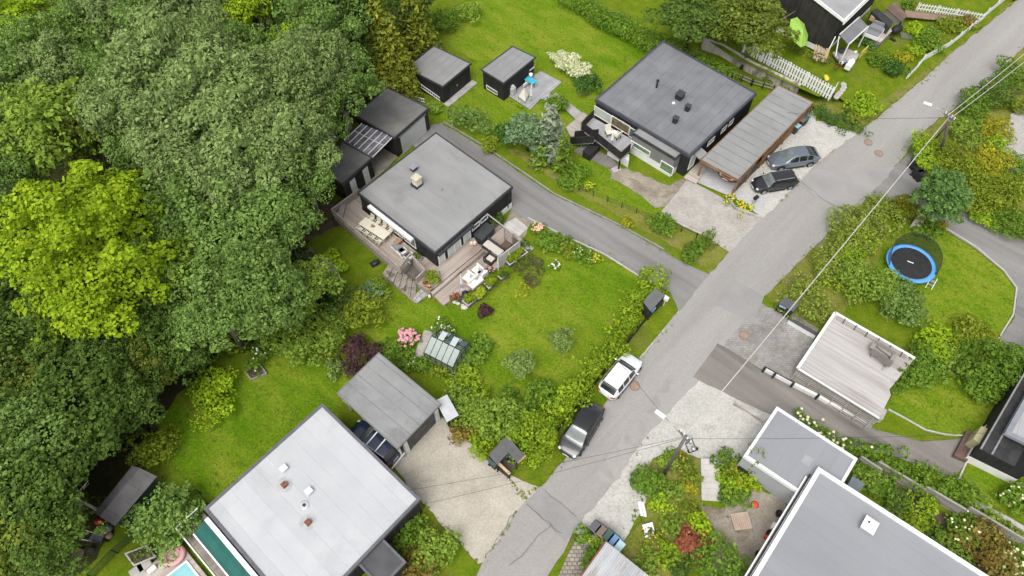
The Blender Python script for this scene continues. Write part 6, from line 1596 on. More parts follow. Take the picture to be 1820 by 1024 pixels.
# planter boxes
M_plbox = mat('slate_planter', (.10, .095, .09), (.15, .14, .135), s=2, rough=.8); M_plrim = mat('planter_rim', (.4, .38, .36), (.48, .46, .43), s=2, rough=.9)
def planter(q6, h, label, leaf, dens=70, lh=.5, size=.14, c=c6, rim=M_plrim, box=None, flower=None):
 q = [P(*c(*v), h) for v in q6]; cc = sum(q, Vector()) / len(q); d = q[1] - q[0]
 r = thing('planter', label, 'planter', (cc.x, cc.y, 0), math.atan2(d.y, d.x))
 MB().prism(inset(q, .02), 0, h - .05).build('box', box or M_plbox, r, True)
 rim_ = MB(); qi = inset(q, .1)
 for i in range(len(q)): j = (i + 1) % len(q); rim_.prism([q[i], q[j], qi[j], qi[i]], h - .055, h)
 rim_.build('rim', rim, r, True)
 MB().prism(inset(q, .09), h - .05, h - .02).build('soil', M_soil, r, True)
 _bseed[0] += 1; rng = np.random.default_rng(_bseed[0]); L = []
 w = inset(q, .25)
 for i in range(9):
  t = rng.dirichlet([1] * len(q)); x = sum(t[k] * w[k].x for k in range(len(q))); y = sum(t[k] * w[k].y for k in range(len(q))); s_ = rng.uniform(.22, .42)
  L.append([x, y, h + lh * rng.uniform(.15, .6), s_, s_, lh * rng.uniform(.4, .7)])
 ar = leaf_arrays(L, size, dens, rng)
 R = Matrix.Rotation(-r.rotation_euler[2], 3, 'Z'); ar = (ar - np.array(r.location)) @ np.array(R).T
 o = bpy.data.objects.new('foliage', leaf_mesh('foliage', ar, leaf)); COL.objects.link(o); o.parent = r
 if flower is not None:
  mb = MB(); ids = rng.integers(0, len(ar) // 4, 40) * 4
  for k in ids: mb.ell(ar[k], (.07, .07, .05), 6, 4)
  mb.build('blossoms', flower, o, smooth=True)
 return r
LF_bright = leafmat('bright_leaf', (.17, .27, .012), (.26, .33, .02)); LF_mid = leafmat('mid_leaf', (.065, .125, .018), (.12, .18, .03))
planter([(1490, 545), (1650, 430), (1600, 380), (1450, 500)], .5, 'long planter of bushy bright greens behind the whitewashed screen', LF_bright, lh=.7)
planter([(1385, 640), (1455, 600), (1490, 635), (1415, 665)], .42, 'small square planter with a few dark herbs at the lawn edge', LF_mid, dens=25, lh=.3)
planter([(1265, 700), (1350, 650), (1390, 680), (1310, 750)], .45, 'planter of tall soft yellow green plants at the lawn edge', LF_bright, lh=.65)
planter([(1170, 790), (1240, 735), (1290, 770), (1215, 840)], .45, 'planter of lime lettuce leaves at the lawn edge', leafmat('lime_leaf', (.27, .36, .02), (.36, .42, .03)), lh=.35)
planter([(1075, 850), (1165, 790), (1205, 840), (1130, 900)], .45, 'planter of bushy light greens nearest the white boulders', LF_bright, lh=.6)
M_redfl = mat('red_blossom', (.40, .05, .06), (.5, .10, .12), s=6, rough=.8); M_pinkfl = mat('pink_blossom', (.62, .26, .33), (.72, .38, .42), s=6, rough=.8); M_whitefl = mat('white_blossom', (.75, .74, .66), rough=.8); M_yelfl = mat('yellow_blossom', (.62, .47, .02), (.7, .55, .05), s=4, rough=.8); M_orfl = mat('orange_blossom', (.55, .2, .03), (.6, .3, .05), s=4, rough=.8); M_paleye = mat('pale_yellow_blossom', (.68, .66, .36), (.72, .7, .45), s=4, rough=.8)
bush(*c6(1025, 825), .38, .6, LF_mid, 'small plant with red blossoms at the end of the lower terrace', cat='flowering plant', name='flowering_plant', size=.1, dens=90, flower=M_redfl, fl_n=40, fl_size=.07)
bush(*c6(1072, 838), .25, .4, leafmat('lavender_leaf', (.16, .13, .17), (.22, .2, .22)), 'small greyish purple plant beside the red blossoms', cat='plant', name='plant', size=.08, dens=110)
bush(*c6(820, 648), .55, .9, LF_bright, 'bright feathery pot plant at the terrace corner beside the steps', cat='plant', name='plant', size=.1, dens=90, z=TZ1)
bush(*c6(1385, 145), .5, 1.0, LF_mid, 'green pot shrub against the black wall at the end of the house', cat='plant', name='plant', size=.12, dens=60, z=.2)
bush(*c6(1330, 590), .3, .8, LF_mid, 'tall plant with pink blossoms between rug and screen', cat='flowering plant', name='flowering_plant', size=.1, dens=50, flower=M_pinkfl, fl_n=18, fl_size=.07)
for i, (v, s_) in enumerate((((1098, 910), .3), ((1120, 905), .22), ((1085, 890), .2), ((1020, 862), .25), ((1045, 875), .2))):
 p = P(*c6(*v), .1); solo(MB().ell((p.x, p.y, s_ * .4), (s_, s_ * .8, s_ * .6), 8, 6, wob=.1, rng=random.Random(i)), 'boulder', mat('pale_boulder', (.5, .47, .4), (.6, .57, .5), s=2, rough=.95), ['largest pale boulder at the lawn corner of the planters', 'pale boulder right of the largest one at the planter corner', 'small pale boulder behind the largest one at the planter corner', 'grey boulder below the red blossoms', 'small boulder between the red blossoms and the planter'][i], 'boulder', 'boulders by the planters', smooth=True)
# robot mower dock
p = P(*c6(325, 520), .15); r = thing('robot_mower', 'black robot mower on its dock on the lawn by the upper terrace', 'robot mower', (p.x, p.y, 0), .6)
MB().box((0, 0, .03), (.9, .65, .05)).build('dock', M_plas, r, bevel=.02); MB().ell((0, 0, .16), (.36, .27, .13), 14, 8).build('shell', mat('mower_shell', (.03, .03, .033), rough=.35), r, smooth=True)

# ---- balcony set, upper shed deck
for v, a_, lb in (((228, 640), .3, 'cream armchair on the balcony, nearer the window'), ((280, 660), -2.4, 'cream armchair on the balcony, nearer the grey bay')):
 p = P(*c3(*v), bz + .4); r = thing('garden_chair', lb, 'chair', (p.x, p.y, bz), a_, 'balcony chairs')
 MB().box((0, 0, .42), (.6, .58, .08)).build('seat', M_cream, r, bevel=.03); MB().box((0, .32, .75), (.6, .08, .7), 0, ('X', -.25)).build('backrest', M_cream, r, bevel=.03)
 for sx in (-1, 1):
  MB().box((sx * .3, 0, .62), (.05, .55, .05)).build('arm_rest', M_cream, r)
  for sy in (-1, 1): MB().box((sx * .27, sy * .25, .2), (.05, .05, .4)).build('leg', M_darkmetal, r)
p = P(*c3(262, 642), bz + .5); r = thing('side_table', 'round white table between the balcony armchairs', 'table', (p.x, p.y, bz)); MB().cyl((0, 0), .28, .5, .54, 16).build('table_top', M_white, r); MB().cyl((0, 0), .04, 0, .5, 8).build('leg', M_metal, r)
folded_parasol(c3(243, 722), bz, 'closed white parasol on the balcony beside the rail', M_white, 1.9)
folded_parasol(c2(533, 622), .12, 'closed white parasol standing on the shed deck', M_white, 2.4)
p = P(*c2(530, 415), .85); r = thing('table_tennis_table', 'turquoise topped table against the small shed on the grey deck', 'table', (p.x, p.y, .12), ang_u)
q = [P(*c2(*v), .9) for v in [(508, 382), (590, 432), (545, 460), (470, 415)]]; MB().prism(q, .85, .9).build('table_top', mat('turquoise_top', (.05, .40, .55), (.07, .45, .6), s=2, rough=.5), r, True)
for v in q: a = v.lerp(sum(q, Vector()) / 4, .2); MB().box((a.x, a.y, .48), (.06, .06, .73)).build('leg', M_white, r, True)
v = P(*c2(500, 445), .5); MB().box((v.x, v.y, .5), (1.3, .12, .3), ang_u + 0).build('bench_rail', M_white, r, True)
sl_ = thing('sling_chair', 'cream canvas sling chair on a dark frame on the shed deck', 'sling chair', (*P(*c2(460, 580), .3)[:2], .12), 0)
q = [P(*c2(468, 490), 1.25), P(*c2(508, 555), .5), P(*c2(478, 620), .35), P(*c2(418, 570), .5)]
MB().prism(q, [v.z - .02 for v in q], [v.z for v in q]).build('canvas', mat('cream_canvas', (.55, .52, .44), (.62, .59, .51), s=2, rough=.95), sl_, True)
for v in q: MB().bar(v, (v.x + .0, v.y, .13), .04, .04).build('leg', M_darkmetal, sl_, True)
p = P(*c2(362, 520), .5); solo(MB().box((p.x, p.y, .55), (.6, .55, .85), ang_u).ell((p.x, p.y + .05, 1.05), (.3, .25, .2), 8, 6), 'covered_grill', mat('pale_cover', (.5, .49, .49), (.58, .57, .57), s=3, rough=.9), 'pale covered grill against the small shed on the deck', 'grill', bevel=.06)
for v, m, lb in (((245, 535), M_terra, 'terracotta pot at the corner of the small shed'), ((288, 560), M_white, 'white bucket at the corner of the small shed'), ((530, 378), M_white, 'white bundle on the far end of the turquoise table')):
 z = .92 if v[0] == 530 else .12
 p = P(*c2(*v), z + .15); solo(MB().lathe((p.x, p.y, z), [(.15, 0), (.22, .32), (.17, .32), (.15, .25)], 12), 'pot', m, lb, 'pot', smooth=True)
# ---- top right house belongings
M_lime = mat('lime_fabric', (.28, .5, .07), (.34, .56, .1), s=2, rough=.8)
p = P(*d1(1095, 330), TZ + 1.6); r = thing('parasol', 'open lime green parasol tilted beside the tall black house', 'parasol', (p.x, p.y, TZ))
n = 8; cen = Vector((0, 0, 2.15)); ax = Vector((.55, -.35, .75)).normalized(); e1v = ax.cross(Vector((0, 0, 1))).normalized(); e2v = ax.cross(e1v)
vs = [cen + ax * .45] + [cen + (e1v * math.cos(2 * math.pi * i / n) + e2v * math.sin(2 * math.pi * i / n)) * 1.65 for i in range(n)]
MB().add(vs + [v - ax * .02 for v in vs], [(0, 1 + i, 1 + (i + 1) % n) for i in range(n)] + [(n + 1, n + 2 + (i + 1) % n, n + 2 + i) for i in range(n)]).build('canopy', M_lime, r)
MB().tube([(.0, .0, 0), cen + ax * .4], .03, 8).build('pole', M_metal, r)
for i in range(n): MB().bar(cen + ax * .47, vs[1 + i] + ax * .03, .02, .02).build('rib', mat('lime_rib', (.5, .75, .2), rough=.7), r)
rgn = random.Random(8)
for i in range(7):
 a = P(*d1(1240 + i * 14, 530 + (i % 3) * 10), TZ); b = P(*d1(1272 + i * 14 + rgn.uniform(-6, 6), 400 + i * 7), TZ + 1.5)
 solo(MB().bar(a + Vector((0, 0, .05)), b, .16, .05), 'plank', M_palewood, 'fresh plank leaning on the tall black house, one of the left bundle' if i < 5 else 'fresh plank leaning beside the corner of the tall black house', 'plank', 'leaning planks left' if i < 5 else 'leaning planks corner')
for i in range(2):
 a = P(*d1(1320 + i * 22, 560), TZ); b = P(*d1(1368 + i * 18, 435), TZ + 1.5); solo(MB().bar(a + Vector((0, 0, .05)), b, .2, .05), 'plank', M_palewood, 'fresh plank leaning beside the corner of the tall black house', 'plank', 'leaning planks corner')
def bike(px, rz, label, m, z):
 p = P(*px, z + .4); r = thing('bicycle', label, 'bicycle', (p.x, p.y, z), rz, 'bicycles by the tall black house')
 for k in (-.52, .52):
  pts = [(k + .32 * math.cos(t), 0, .34 + .32 * math.sin(t)) for t in np.linspace(0, 2 * math.pi, 17)]
  MB().tube(pts, .028, 5).build('wheel', M_tyre, r)
 f = MB(); f.tube([(-.52, 0, .34), (-.12, 0, .32), (.38, 0, .78), (-.22, 0, .78), (-.12, 0, .32)], .025, 5); f.tube([(-.52, 0, .34), (-.22, 0, .78)], .02, 5); f.tube([(.52, 0, .34), (.38, 0, .9)], .025, 5); f.build('frame', m, r)
 MB().tube([(.36, -.28, .98), (.4, 0, .93), (.36, .28, .98)], .02, 5).build('handlebar', M_plas, r); MB().ell((-.26, 0, .88), (.14, .07, .04), 8, 5).build('saddle', M_plas, r)
bike(d1(1170, 480), -.6, 'black bicycle leaning left of the planks', M_plas, TZ)
bike(d1(1290, 525), -.7, 'white bicycle between the plank bundles', M_white, TZ)
bike(d1(1420, 555), -.2, 'dark bicycle right of the planks', M_darkmetal, TZ * .95)
bike(d1(1490, 590), .3, 'red bicycle beside the white crate', mat('red_frame', (.35, .06, .05), rough=.4), TZ * .9)
solo(MB().box((*P(*d1(1570, 580), 1.5)[:2], TZ * .85 + .3), (.6, 1.0, .6), -.7), 'crate', M_white, 'white crate on the lawn before the porch of the tall black house', 'crate', bevel=.02)
for i, (v, m, s_, lb) in enumerate((((1595, 535), M_white, .28, 'white round basin beside the white crate'), ((1500, 555), M_white, .25, 'white bag among the bicycles'), ((1530, 545), mat('blue_bag', (.2, .35, .5), rough=.8), .25, 'blue bag among the bicycles'), ((1270, 520), MATS['blue_bag'], .2, 'blue bag under the leaning planks'), ((1500, 450), mat('dark_bag', (.05, .055, .065), rough=.9), .4, 'dark heap on the porch slabs'), ((1628, 455), M_linen, .2, 'white pot on the porch slabs'))):
 p = P(*d1(*v), TZ + .2); solo(MB().ell((p.x, p.y, TZ * .95 + s_ * .5), (s_, s_ * .9, s_ * .7), 9, 6, wob=.12, rng=random.Random(i + 3)), 'bag' if 'bag' in lb or 'heap' in lb else 'basin', m, lb, 'bag' if 'bag' in lb or 'heap' in lb else 'basin', smooth=True)
yb = P(*d1(1700, 460), TZ + .4); solo(MB().bar(P(*d1(1665, 495), TZ + .35), P(*d1(1725, 440), TZ + .45), .06, .9), 'yellow_board', mat('yellow_board', (.6, .5, .08), (.66, .56, .12), s=2, rough=.7), 'yellow board with white frame standing beside the porch', 'board')
p = P(*d1(1362, 690), TZ + .2); solo(MB().prism([P(*d1(*v), TZ + .3) for v in [(1340, 670), (1365, 668), (1390, 700), (1382, 715), (1350, 718)]], TZ + .05, TZ + .3), 'yellow_toy', mat('yellow_toy', (.66, .55, .06), rough=.6), 'yellow toy tipped on the lawn by the white fence', 'toy', bevel=.06)
solo(MB().prism([P(*d1(*v), TZ * .9 + .05) for v in [(1415, 470), (1560, 440), (1660, 490), (1610, 560), (1480, 560)]], TZ * .9 - .1, TZ * .9 + .06), 'porch_slabs', M_conc, 'grey paved slab before the porch of the tall black house', 'slab')
# terrace with lounge and wood at the right of that house
tt = deck('terrace', 'timber terrace with sofas and a black barrel, right of the tall black house', [d2(690, 220), d2(790, 130), d2(900, 210), d2(810, 300)], 1.2, M_deck, .6)
p = P(*d2(840, 140), 2.4); solo(MB().prism([P(*d2(*v), 2.2) for v in [(745, 75), (790, 55), (905, 150), (875, 190)]], 1.2, 2.2), 'wood_stack', mat('black_tarpaulin', (.03, .03, .03), (.05, .05, .048), s=2, rough=.6), 'firewood stack under a black tarpaulin on the terrace at the top right', 'wood stack', bevel=.08)
solo(MB().bar(P(*d2(740, 120), 1.6), P(*d2(870, 190), 1.6), .35, .5), 'firewood', M_palewood, 'pale split firewood in front of the black tarpaulin', 'firewood', bevel=.03)
for v, w, lb in (((755, 235), 1.6, 'white base grey sofa on the terrace at the top right'), ((790, 195), 1.5, 'grey cushioned sofa under the tarpaulin stack')):
 p = P(*d2(*v), 1.6); r = thing('outdoor_sofa', lb, 'sofa', (p.x, p.y, 1.2), -.65); MB().box((0, 0, .2), (w, .8, .4)).build('base', M_white, r, bevel=.02); MB().box((0, 0, .46), (w - .1, .7, .14)).build('seat_cushion', mat('mid_grey_cushion', (.22, .23, .25), rough=.95), r, bevel=.05); MB().box((0, .36, .65), (w, .15, .5)).build('backrest', MATS['mid_grey_cushion'], r, bevel=.05)
p = P(*d2(922, 215), 1.0); r = thing('barrel_smoker', 'large black barrel smoker on legs beside the terrace at the top right', 'smoker', (p.x, p.y, .2), .5)
MB().ell((0, 0, .95), (.75, .5, .5), 14, 9).build('barrel', M_plas, r, smooth=True); MB().cyl((.2, .1), .09, 1.3, 1.75, 10).build('chimney', M_plas, r)
for sx in (-1, 1):
 for sy in (-1, 1): MB().bar((sx * .45, sy * .3, 0), (sx * .4, sy * .25, .7), .05, .05).build('leg', M_plas, r)
p = P(*d2(988, 262), .3); solo(MB().box((p.x, p.y, .3), (1.2, .9, .35), -.2), 'wire_cage', mat('wire_mesh', (.2, .2, .18), rough=.7, alpha=.5), 'low wire cage on the grass below the black smoker', 'cage')
solo(MB().box((*P(*d2(893, 285), .2)[:2], .25), (.7, .3, .3), -.9), 'toolbox', M_plas, 'black box lying on the grass below the terrace', 'box', bevel=.03)
# wooden ramp walk and white fences
stp = thing('garden_steps', 'brown timber steps running along the white fence at the top right', 'steps', (*P(*d2(1160, 105), .6)[:2], 0), 0)
for k in range(13):
 t = k / 12; p = P(*d2(1000 + 330 * t, 98 + 35 * t), 1.0 - .75 * t); MB().box((p.x, p.y, p.z), (.55, 1.2, .08), -.35).build('step', mat('brown_step', (.22, .15, .11), (.28, .2, .15), s=2, rough=.9), stp, True)
deck('landing', 'dark brown boarded landing behind the smoker at the top right', [d2(850, 60), d2(920, 10), d2(1000, 110), d2(960, 150)], 1.1, mat('dark_brown_boards', (.14, .095, .075), (.19, .135, .105), s=1, plank=(.15, 'x', .3, .4, .1), rough=.9), .3)
def picket(name, label, px, h, z=0.0, step=.2, w=.1, m=None, zs=None, posts=2.2, slope=None):
 pts = [P(x, y, (zs[i] if zs else z)) for i, (x, y) in enumerate(px)]; c = sum(pts, Vector()) / len(pts)
 r = thing(name, label, 'fence', (c.x, c.y, min(v.z for v in pts)), 0); m = m or M_white
 pk = MB(); ra = MB(); po = MB()
 for a, b in zip(pts[:-1], pts[1:]):
  d = (b - a); L = d.length; n = max(1, int(L / step)); u = Vector((d.x, d.y, 0)).normalized(); rz = math.atan2(d.y, d.x)
  for i in range(n):
   q = a + d * ((i + .5) / n); pk.box((q.x, q.y, q.z + h / 2 + .05), (w, .025, h), rz)
  nn = Vector((-u.y, u.x, 0)) * .05
  for k in (.3, .8): ra.bar(a + nn + Vector((0, 0, h * k)), b + nn + Vector((0, 0, h * k)), .04, .09)
  for i in range(int(L / posts) + 1):
   q = a + d * min(1, i * posts / L); po.box((q.x + nn.x * 2, q.y + nn.y * 2, q.z + h / 2), (.09, .09, h + .1), rz)
 pk.build('pickets', m, r, True); ra.build('rails', m, r, True); po.build('posts', m, r, True)
 return r
picket('picket_fence', 'white picket fence on the retaining wall, running down to the road corner', [d1(600, 470), d1(830, 590), d1(1150, 770), d1(1385, 905)], 1.6, zs=[TZ, TZ, TZ * .95, TZ * .75], step=.3, w=.17)
MB()
picket('picket_fence', 'short white fence return at the end of the white picket fence', [d1(1385, 905), d1(1440, 800)], 1.0, z=.85, step=.3, w=.12)
picket('picket_fence', 'long white fence along the road at the top right', [d2(1000, 555), d2(1080, 470), d2(1110, 430), d2(1290, 330), d2(1460, 195), d2(1540, 130)], .8, z=.1, step=.16, w=.1)
picket('picket_fence', 'white fence between lawn and brown steps at the top right', [d2(1060, 75), d2(1200, 95), d2(1400, 130), d2(1520, 150)], .9, zs=[.9, .8, .4, .2], step=.3, w=.1)
picket('picket_fence', 'white fence continuing up the road at the very top', [d2(1555, 110), d2(1700, -10)], .9, z=.1, step=.2, w=.15)
# retaining wall, rail fence
rwt = low_wall('retaining_wall', 'stained concrete retaining wall below the white picket fence', [d1(255, 340), d1(430, 400), d1(700, 560), d1(1000, 700), d1(1130, 760)], TZ + .05, .3, mat('stained_concrete', (.44, .40, .34), (.58, .53, .46), s=.9, c3=(0.176, 0.149, 0.121), s3=.9, lo3=.5, hi3=.65, grain=.15, gs=5, rough=.95, stretch=(1, 1, .25)))
fn = thing('rail_fence', 'low dark two rail fence behind the dark grey house', 'fence', (*P(*d1(700, 710), .4)[:2], 0), 0)
pts = [P(*d1(*v), .75) for v in [(520, 645), (700, 720), (900, 775)]]
for a, b in zip(pts[:-1], pts[1:]):
 for k in (0, -.35): MB().bar(a + Vector((0, 0, k)), b + Vector((0, 0, k)), .05, .11).build('rail', M_oldwood, fn, True)
for a, b in zip(pts[:-1], pts[1:]):
 for t in (.02, .5, .97): v = a.lerp(b, t); MB().box((v.x, v.y, .4), (.1, .1, .85)).build('post', M_black2, fn, True)
# low black board fence along the hedges by the road
bf = thing('board_fence', 'low dark board fence along the hedge behind the parked cars', 'fence', (*P(*d8(400, 450), .4)[:2], 0), 0)
a, b = P(*d8(590, 245), .5), P(*d8(150, 800), .5)
for k in range(10):
 v0, v1 = a.lerp(b, k / 10), a.lerp(b, (k + .97) / 10); MB().bar((v0.x, v0.y, .32), (v1.x, v1.y, .32), .04, .6).build('board_panel', M_black2, bf, True)
for k in range(11): v0 = a.lerp(b, k / 10); MB().box((v0.x, v0.y, .35), (.1, .1, .7)).build('post', M_black2, bf, True)
wfn = thing('wire_fence', 'thin dark wire fence along the strip above the side road', 'fence', (*P(1110, 380)[:2], 0), 0)
a, b = P(1030, 330, .7), P(1240, 415, .7)
for k in range(9): v0 = a.lerp(b, k / 8); MB().box((v0.x, v0.y, .4), (.06, .06, .8)).build('post', M_darkmetal, wfn, True)
for z in (.3, .55, .75): MB().bar((a.x, a.y, z), (b.x, b.y, z), .015, .015).build('wire', M_darkmetal, wfn, True)
gf = thing('wire_fence', 'dark green mesh fence by the garden shed at the bottom left', 'fence', (*Pc(e1, 700, 800, .5)[:2], 0), 0)
pts = [Pc(e1, *v, 1.0) for v in [(310, 1015), (490, 830), (960, 420), (1120, 378), (1205, 480)]]
for a, b in zip(pts[:-1], pts[1:]):
 MB().bar((a.x, a.y, .5), (b.x, b.y, .5), .01, .95).build('mesh_panel', mat('green_mesh', (.01, .05, .03), rough=.8, alpha=.22), gf, True); MB().bar((a.x, a.y, 1.0), (b.x, b.y, 1.0), .04, .04).build('top_rail', mat('green_rail', (.01, .045, .03), rough=.7), gf, True)
for v in pts: MB().box((v.x, v.y, .52), (.07, .07, 1.04)).build('post', MATS['green_rail'], gf, True)

# ---- bottom left shed and clutter
sh = thing('garden_shed', 'dark felt roofed garden shed under the trees at the bottom left', 'shed', (*Pc(e1, 600, 450, 0)[:2], 0), 0)
ql = [Pc(e1, 650, 200, 2.1), Pc(e1, 835, 280, 2.0), Pc(e1, 520, 650, 2.0), Pc(e1, 370, 550, 2.1)]
d_ = ql[2] - ql[1]; sh.rotation_euler = (0, 0, math.atan2(d_.y, d_.x))
rdg = [ql[0].lerp(ql[1], .42) + Vector((0, 0, .45)), ql[3].lerp(ql[2], .42) + Vector((0, 0, .45))]
MB().add([ql[0], rdg[0], rdg[1], ql[3], ql[1], ql[2]] + [v - Vector((0, 0, .07)) for v in (ql[0], rdg[0], rdg[1], ql[3], ql[1], ql[2])],
         [(0, 1, 2, 3), (1, 4, 5, 2), (9, 8, 7, 6), (8, 11, 10, 7), (0, 3, 9, 6), (4, 10, 11, 5), (0, 6, 7, 1), (1, 7, 10, 4), (3, 2, 8, 9), (2, 5, 11, 8)]).build('roof', mat('black_felt_sheet', (.105, .10, .10), (.14, .134, .135), s=1, grain=.06, seam=(1.0, 'x', .04, .4, 0), rough=.95), sh, True)
MB().prism(inset(ql, .2), 0, 1.95).build('wall', mat('dark_green_boards', (.03, .055, .04), (.045, .07, .05), s=1, plank=(.15, 'wall', .2, .4, .1), rough=.8), sh, True)
A, B = [Vector((*v, 0)) for v in (inset(ql, .2)[1], inset(ql, .2)[2])]
win_px(sh, A, B, e1(725, 395), e1(775, 350), fr=.05, mp=mat('olive_glass', (.2, .25, .12), rough=.2))
for v, m, s_, lb in (((408, 615), mat('red_plastic', (.35, .02, .02), rough=.5), .38, 'red plastic tub beside the dark garden shed'), ((400, 680), mat('green_plastic', (.08, .26, .08), rough=.6), .38, 'green bag in the heap beside the dark garden shed'), ((440, 680), M_linen, .35, 'white bag in the heap beside the dark garden shed'), ((462, 665), mat('slate_plastic', (.12, .13, .14), rough=.6), .4, 'grey bag in the heap beside the dark garden shed'), ((722, 460), mat('maroon_cloth', (.25, .05, .08), rough=.9), .25, 'maroon bag hanging at the open side of the dark garden shed'), ((470, 720), mat('brown_sack', (.3, .2, .14), rough=.9), .28, 'brown sack at the edge of the heap by the garden shed')):
 p = Pc(e1, *v, .3); solo(MB().ell((p.x, p.y, s_ * .6), (s_, s_ * .85, s_ * .65), 10, 7, wob=.12, rng=random.Random(int(v[0]))), 'bag' if 'tub' not in lb else 'tub', m, lb, 'bag' if 'tub' not in lb else 'tub', 'heap by the garden shed', smooth=True)
p = Pc(e1, 390, 745, .3); r = thing('wheelbarrow', 'grey wheelbarrow with white handles beside the bag heap', 'wheelbarrow', (p.x, p.y, 0), 2.9)
MB().add([(-.5, -.3, .5), (.45, -.3, .45), (.45, .3, .45), (-.5, .3, .5), (-.25, -.2, .25), (.25, -.2, .25), (.25, .2, .25), (-.25, .2, .25)], [(4, 5, 6, 7), (0, 1, 5, 4), (1, 2, 6, 5), (2, 3, 7, 6), (3, 0, 4, 7)]).build('tray', MATS['slate_plastic'], r)
for s in (-1, 1): MB().bar((-.2, s * .25, .3), (1.0, s * .3, .5), .05, .05).build('handle', M_linen, r); MB().bar((.3, s * .25, .3), (.35, s * .25, 0), .04, .04).build('leg', M_darkmetal, r)
MB().ell((-.6, 0, .18), (.18, .06, .18), 12, 8).build('wheel', M_tyre, r)
sheet('compost_patch', M_soil, [e1(200, 850), e1(240, 810), e1(295, 825), e1(280, 900), e1(220, 935), e1(190, 910)], 0, .08)
pl = planter([(590, 855), (660, 950), (830, 880), (760, 790)], .5, 'long grey edged planter at the corner of the pool deck', LF_mid, dens=10, lh=.4, c=e1)
for i, v in enumerate(((700, 1000), (745, 935))):
 p = Pc(e1, *v, .1); solo(MB().box((p.x, p.y, .2), (.9, .9, .34), .7), 'stone_block', M_conc, ['grey stone block at the bottom edge beside the pool deck', 'grey stone block next to the long edged planter'][i], 'block', bevel=.04)
p = Pc(e1, 800, 975, .5); solo(MB().box((p.x, p.y, .5), (.6, .35, .3), .8), 'deck_box', M_linen, 'small white box on the pool deck', 'box', bevel=.03)
p = Pc(e1, 878, 948, .4); solo(MB().ell((p.x, p.y, .45), (.3, .25, .12), 10, 6), 'cushion', mat('straw_cushion', (.45, .42, .32), rough=.95), 'pale oval cushion between the flamingo ring and the pool', 'cushion', smooth=True)
# small blue tarp, playhouse in the trees' edge
p = P(*e8(450, 258), .3); solo(MB().ell((p.x, p.y, .25), (.9, .45, .3), 10, 7, rz=.5, wob=.2, rng=random.Random(4)), 'tarpaulin', mat('blue_tarpaulin', (.02, .08, .25), (.03, .12, .32), s=3, rough=.5), 'crumpled blue tarpaulin at the forest edge beside the playhouse', 'tarpaulin', smooth=True)
ph = thing('playhouse', 'small grey roofed playhouse with white posts at the forest edge', 'playhouse', (*P(*e8(560, 300), 0)[:2], 0), 0)
q = [P(*e8(*v), 1.6) for v in [(525, 240), (590, 295), (565, 340), (485, 290)]]; q2 = P(*e8(610, 320), 1.4)
rd0, rd1 = P(*e8(500, 270), 1.8), P(*e8(590, 298), 1.8)
MB().add([P(*e8(525, 240), 1.3), P(*e8(580, 270), 1.3), rd1, rd0, P(*e8(612, 320), 1.3), P(*e8(540, 345), 1.3), P(*e8(475, 300), 1.3)], [(0, 1, 2, 3), (2, 4, 5, 3), (3, 5, 6), (1, 4, 2)]).build('roof', mat('playhouse_felt', (.20, .205, .21), (.26, .265, .27), s=2, rough=.95), ph, True)
MB().prism([P(*e8(*v), 0) for v in [(530, 285), (575, 300), (570, 345), (520, 330)]], 0, 1.25).build('wall', MATS['slate_plastic'], ph, True)
for v in ((608, 325), (575, 350)): p = P(*e8(*v), 1.25); MB().box((p.x, p.y, .63), (.09, .09, 1.25)).build('post', M_white, ph, True)
p = P(*e8(590, 350), .5); MB().box((p.x, p.y, .5), (.7, .06, .3), .4).build('rail', M_white, ph, True); MB().prism([P(*e8(*v), .1) for v in [(575, 345), (610, 340), (600, 385), (575, 385)]], 0, .12).build('porch', M_darkmetal, ph, True)
# raised bed with roses
rb_ = planter([(1480, 480), (1570, 420), (1620, 490), (1520, 530)], .25, 'square timber edged soil bed with white roses on the lower lawn', LF_mid, dens=8, lh=.2, c=e6, rim=M_oldwood, box=M_oldwood)

# ---- forecourt by the gravel parking
p = P(*c4(437, 918), .7); r = thing('letter_box', 'black letter box on two posts at the paved edge of the gravel parking', 'letter box', (p.x, p.y, 0), .6)
MB().box((0, 0, 1.0), (.45, .3, .32)).build('box', M_plas, r, bevel=.02)
for s in (-1, 1): MB().box((s * .2, 0, .45), (.05, .05, .9)).build('post', M_metal, r)
sheet('stone_apron', M_flag, [c4(295, 840), c4(400, 875), c4(520, 935), c4(470, 1000), c4(330, 930), c4(245, 890)], 0, .03)
solo(MB().tube([(*P(1176, 378, .25)[:2], .2), (*P(1215, 400, .25)[:2], .2), (*P(1250, 415, .25)[:2], .1)], .12, 8), 'edging_stone', M_conc, 'pale edging stone along the lower side of the brick forecourt', 'edging')

# ---- lower right yard
stc = thing('garden_stairs', 'grey concrete garden stairs between the planted beds', 'stairs', (*Pc(d6, 540, 520, 0)[:2], 0), -.05)
for k in range(7):
 t = k / 7; a = Pc(d6, 485 + 12 * t, 415 + 210 * t); b = Pc(d6, 578 + 20 * t, 415 + 215 * t); c = Pc(d6, 578 + 20 * (t + 1 / 7), 415 + 215 * (t + 1 / 7)); d = Pc(d6, 485 + 12 * (t + 1 / 7), 415 + 210 * (t + 1 / 7))
 MB().prism([a, b, c, d], 0, .1 + .07 * (6 - k)).build('step', mat('pale_concrete', (.42, .40, .37), (.5, .48, .45), s=1.2, grain=.1, rough=.9), stc, True)
p = Pc(d6, 708, 732, .3); r = thing('wooden_pallet', 'slatted wooden pallet table in the gravel work yard', 'pallet', (p.x, p.y, 0), .12)
MB().box((0, 0, .2), (1.25, .1, .1)).box((0, .5, .2), (1.25, .1, .1)).box((0, -.5, .2), (1.25, .1, .1)).build('bearers', M_woodm, r)
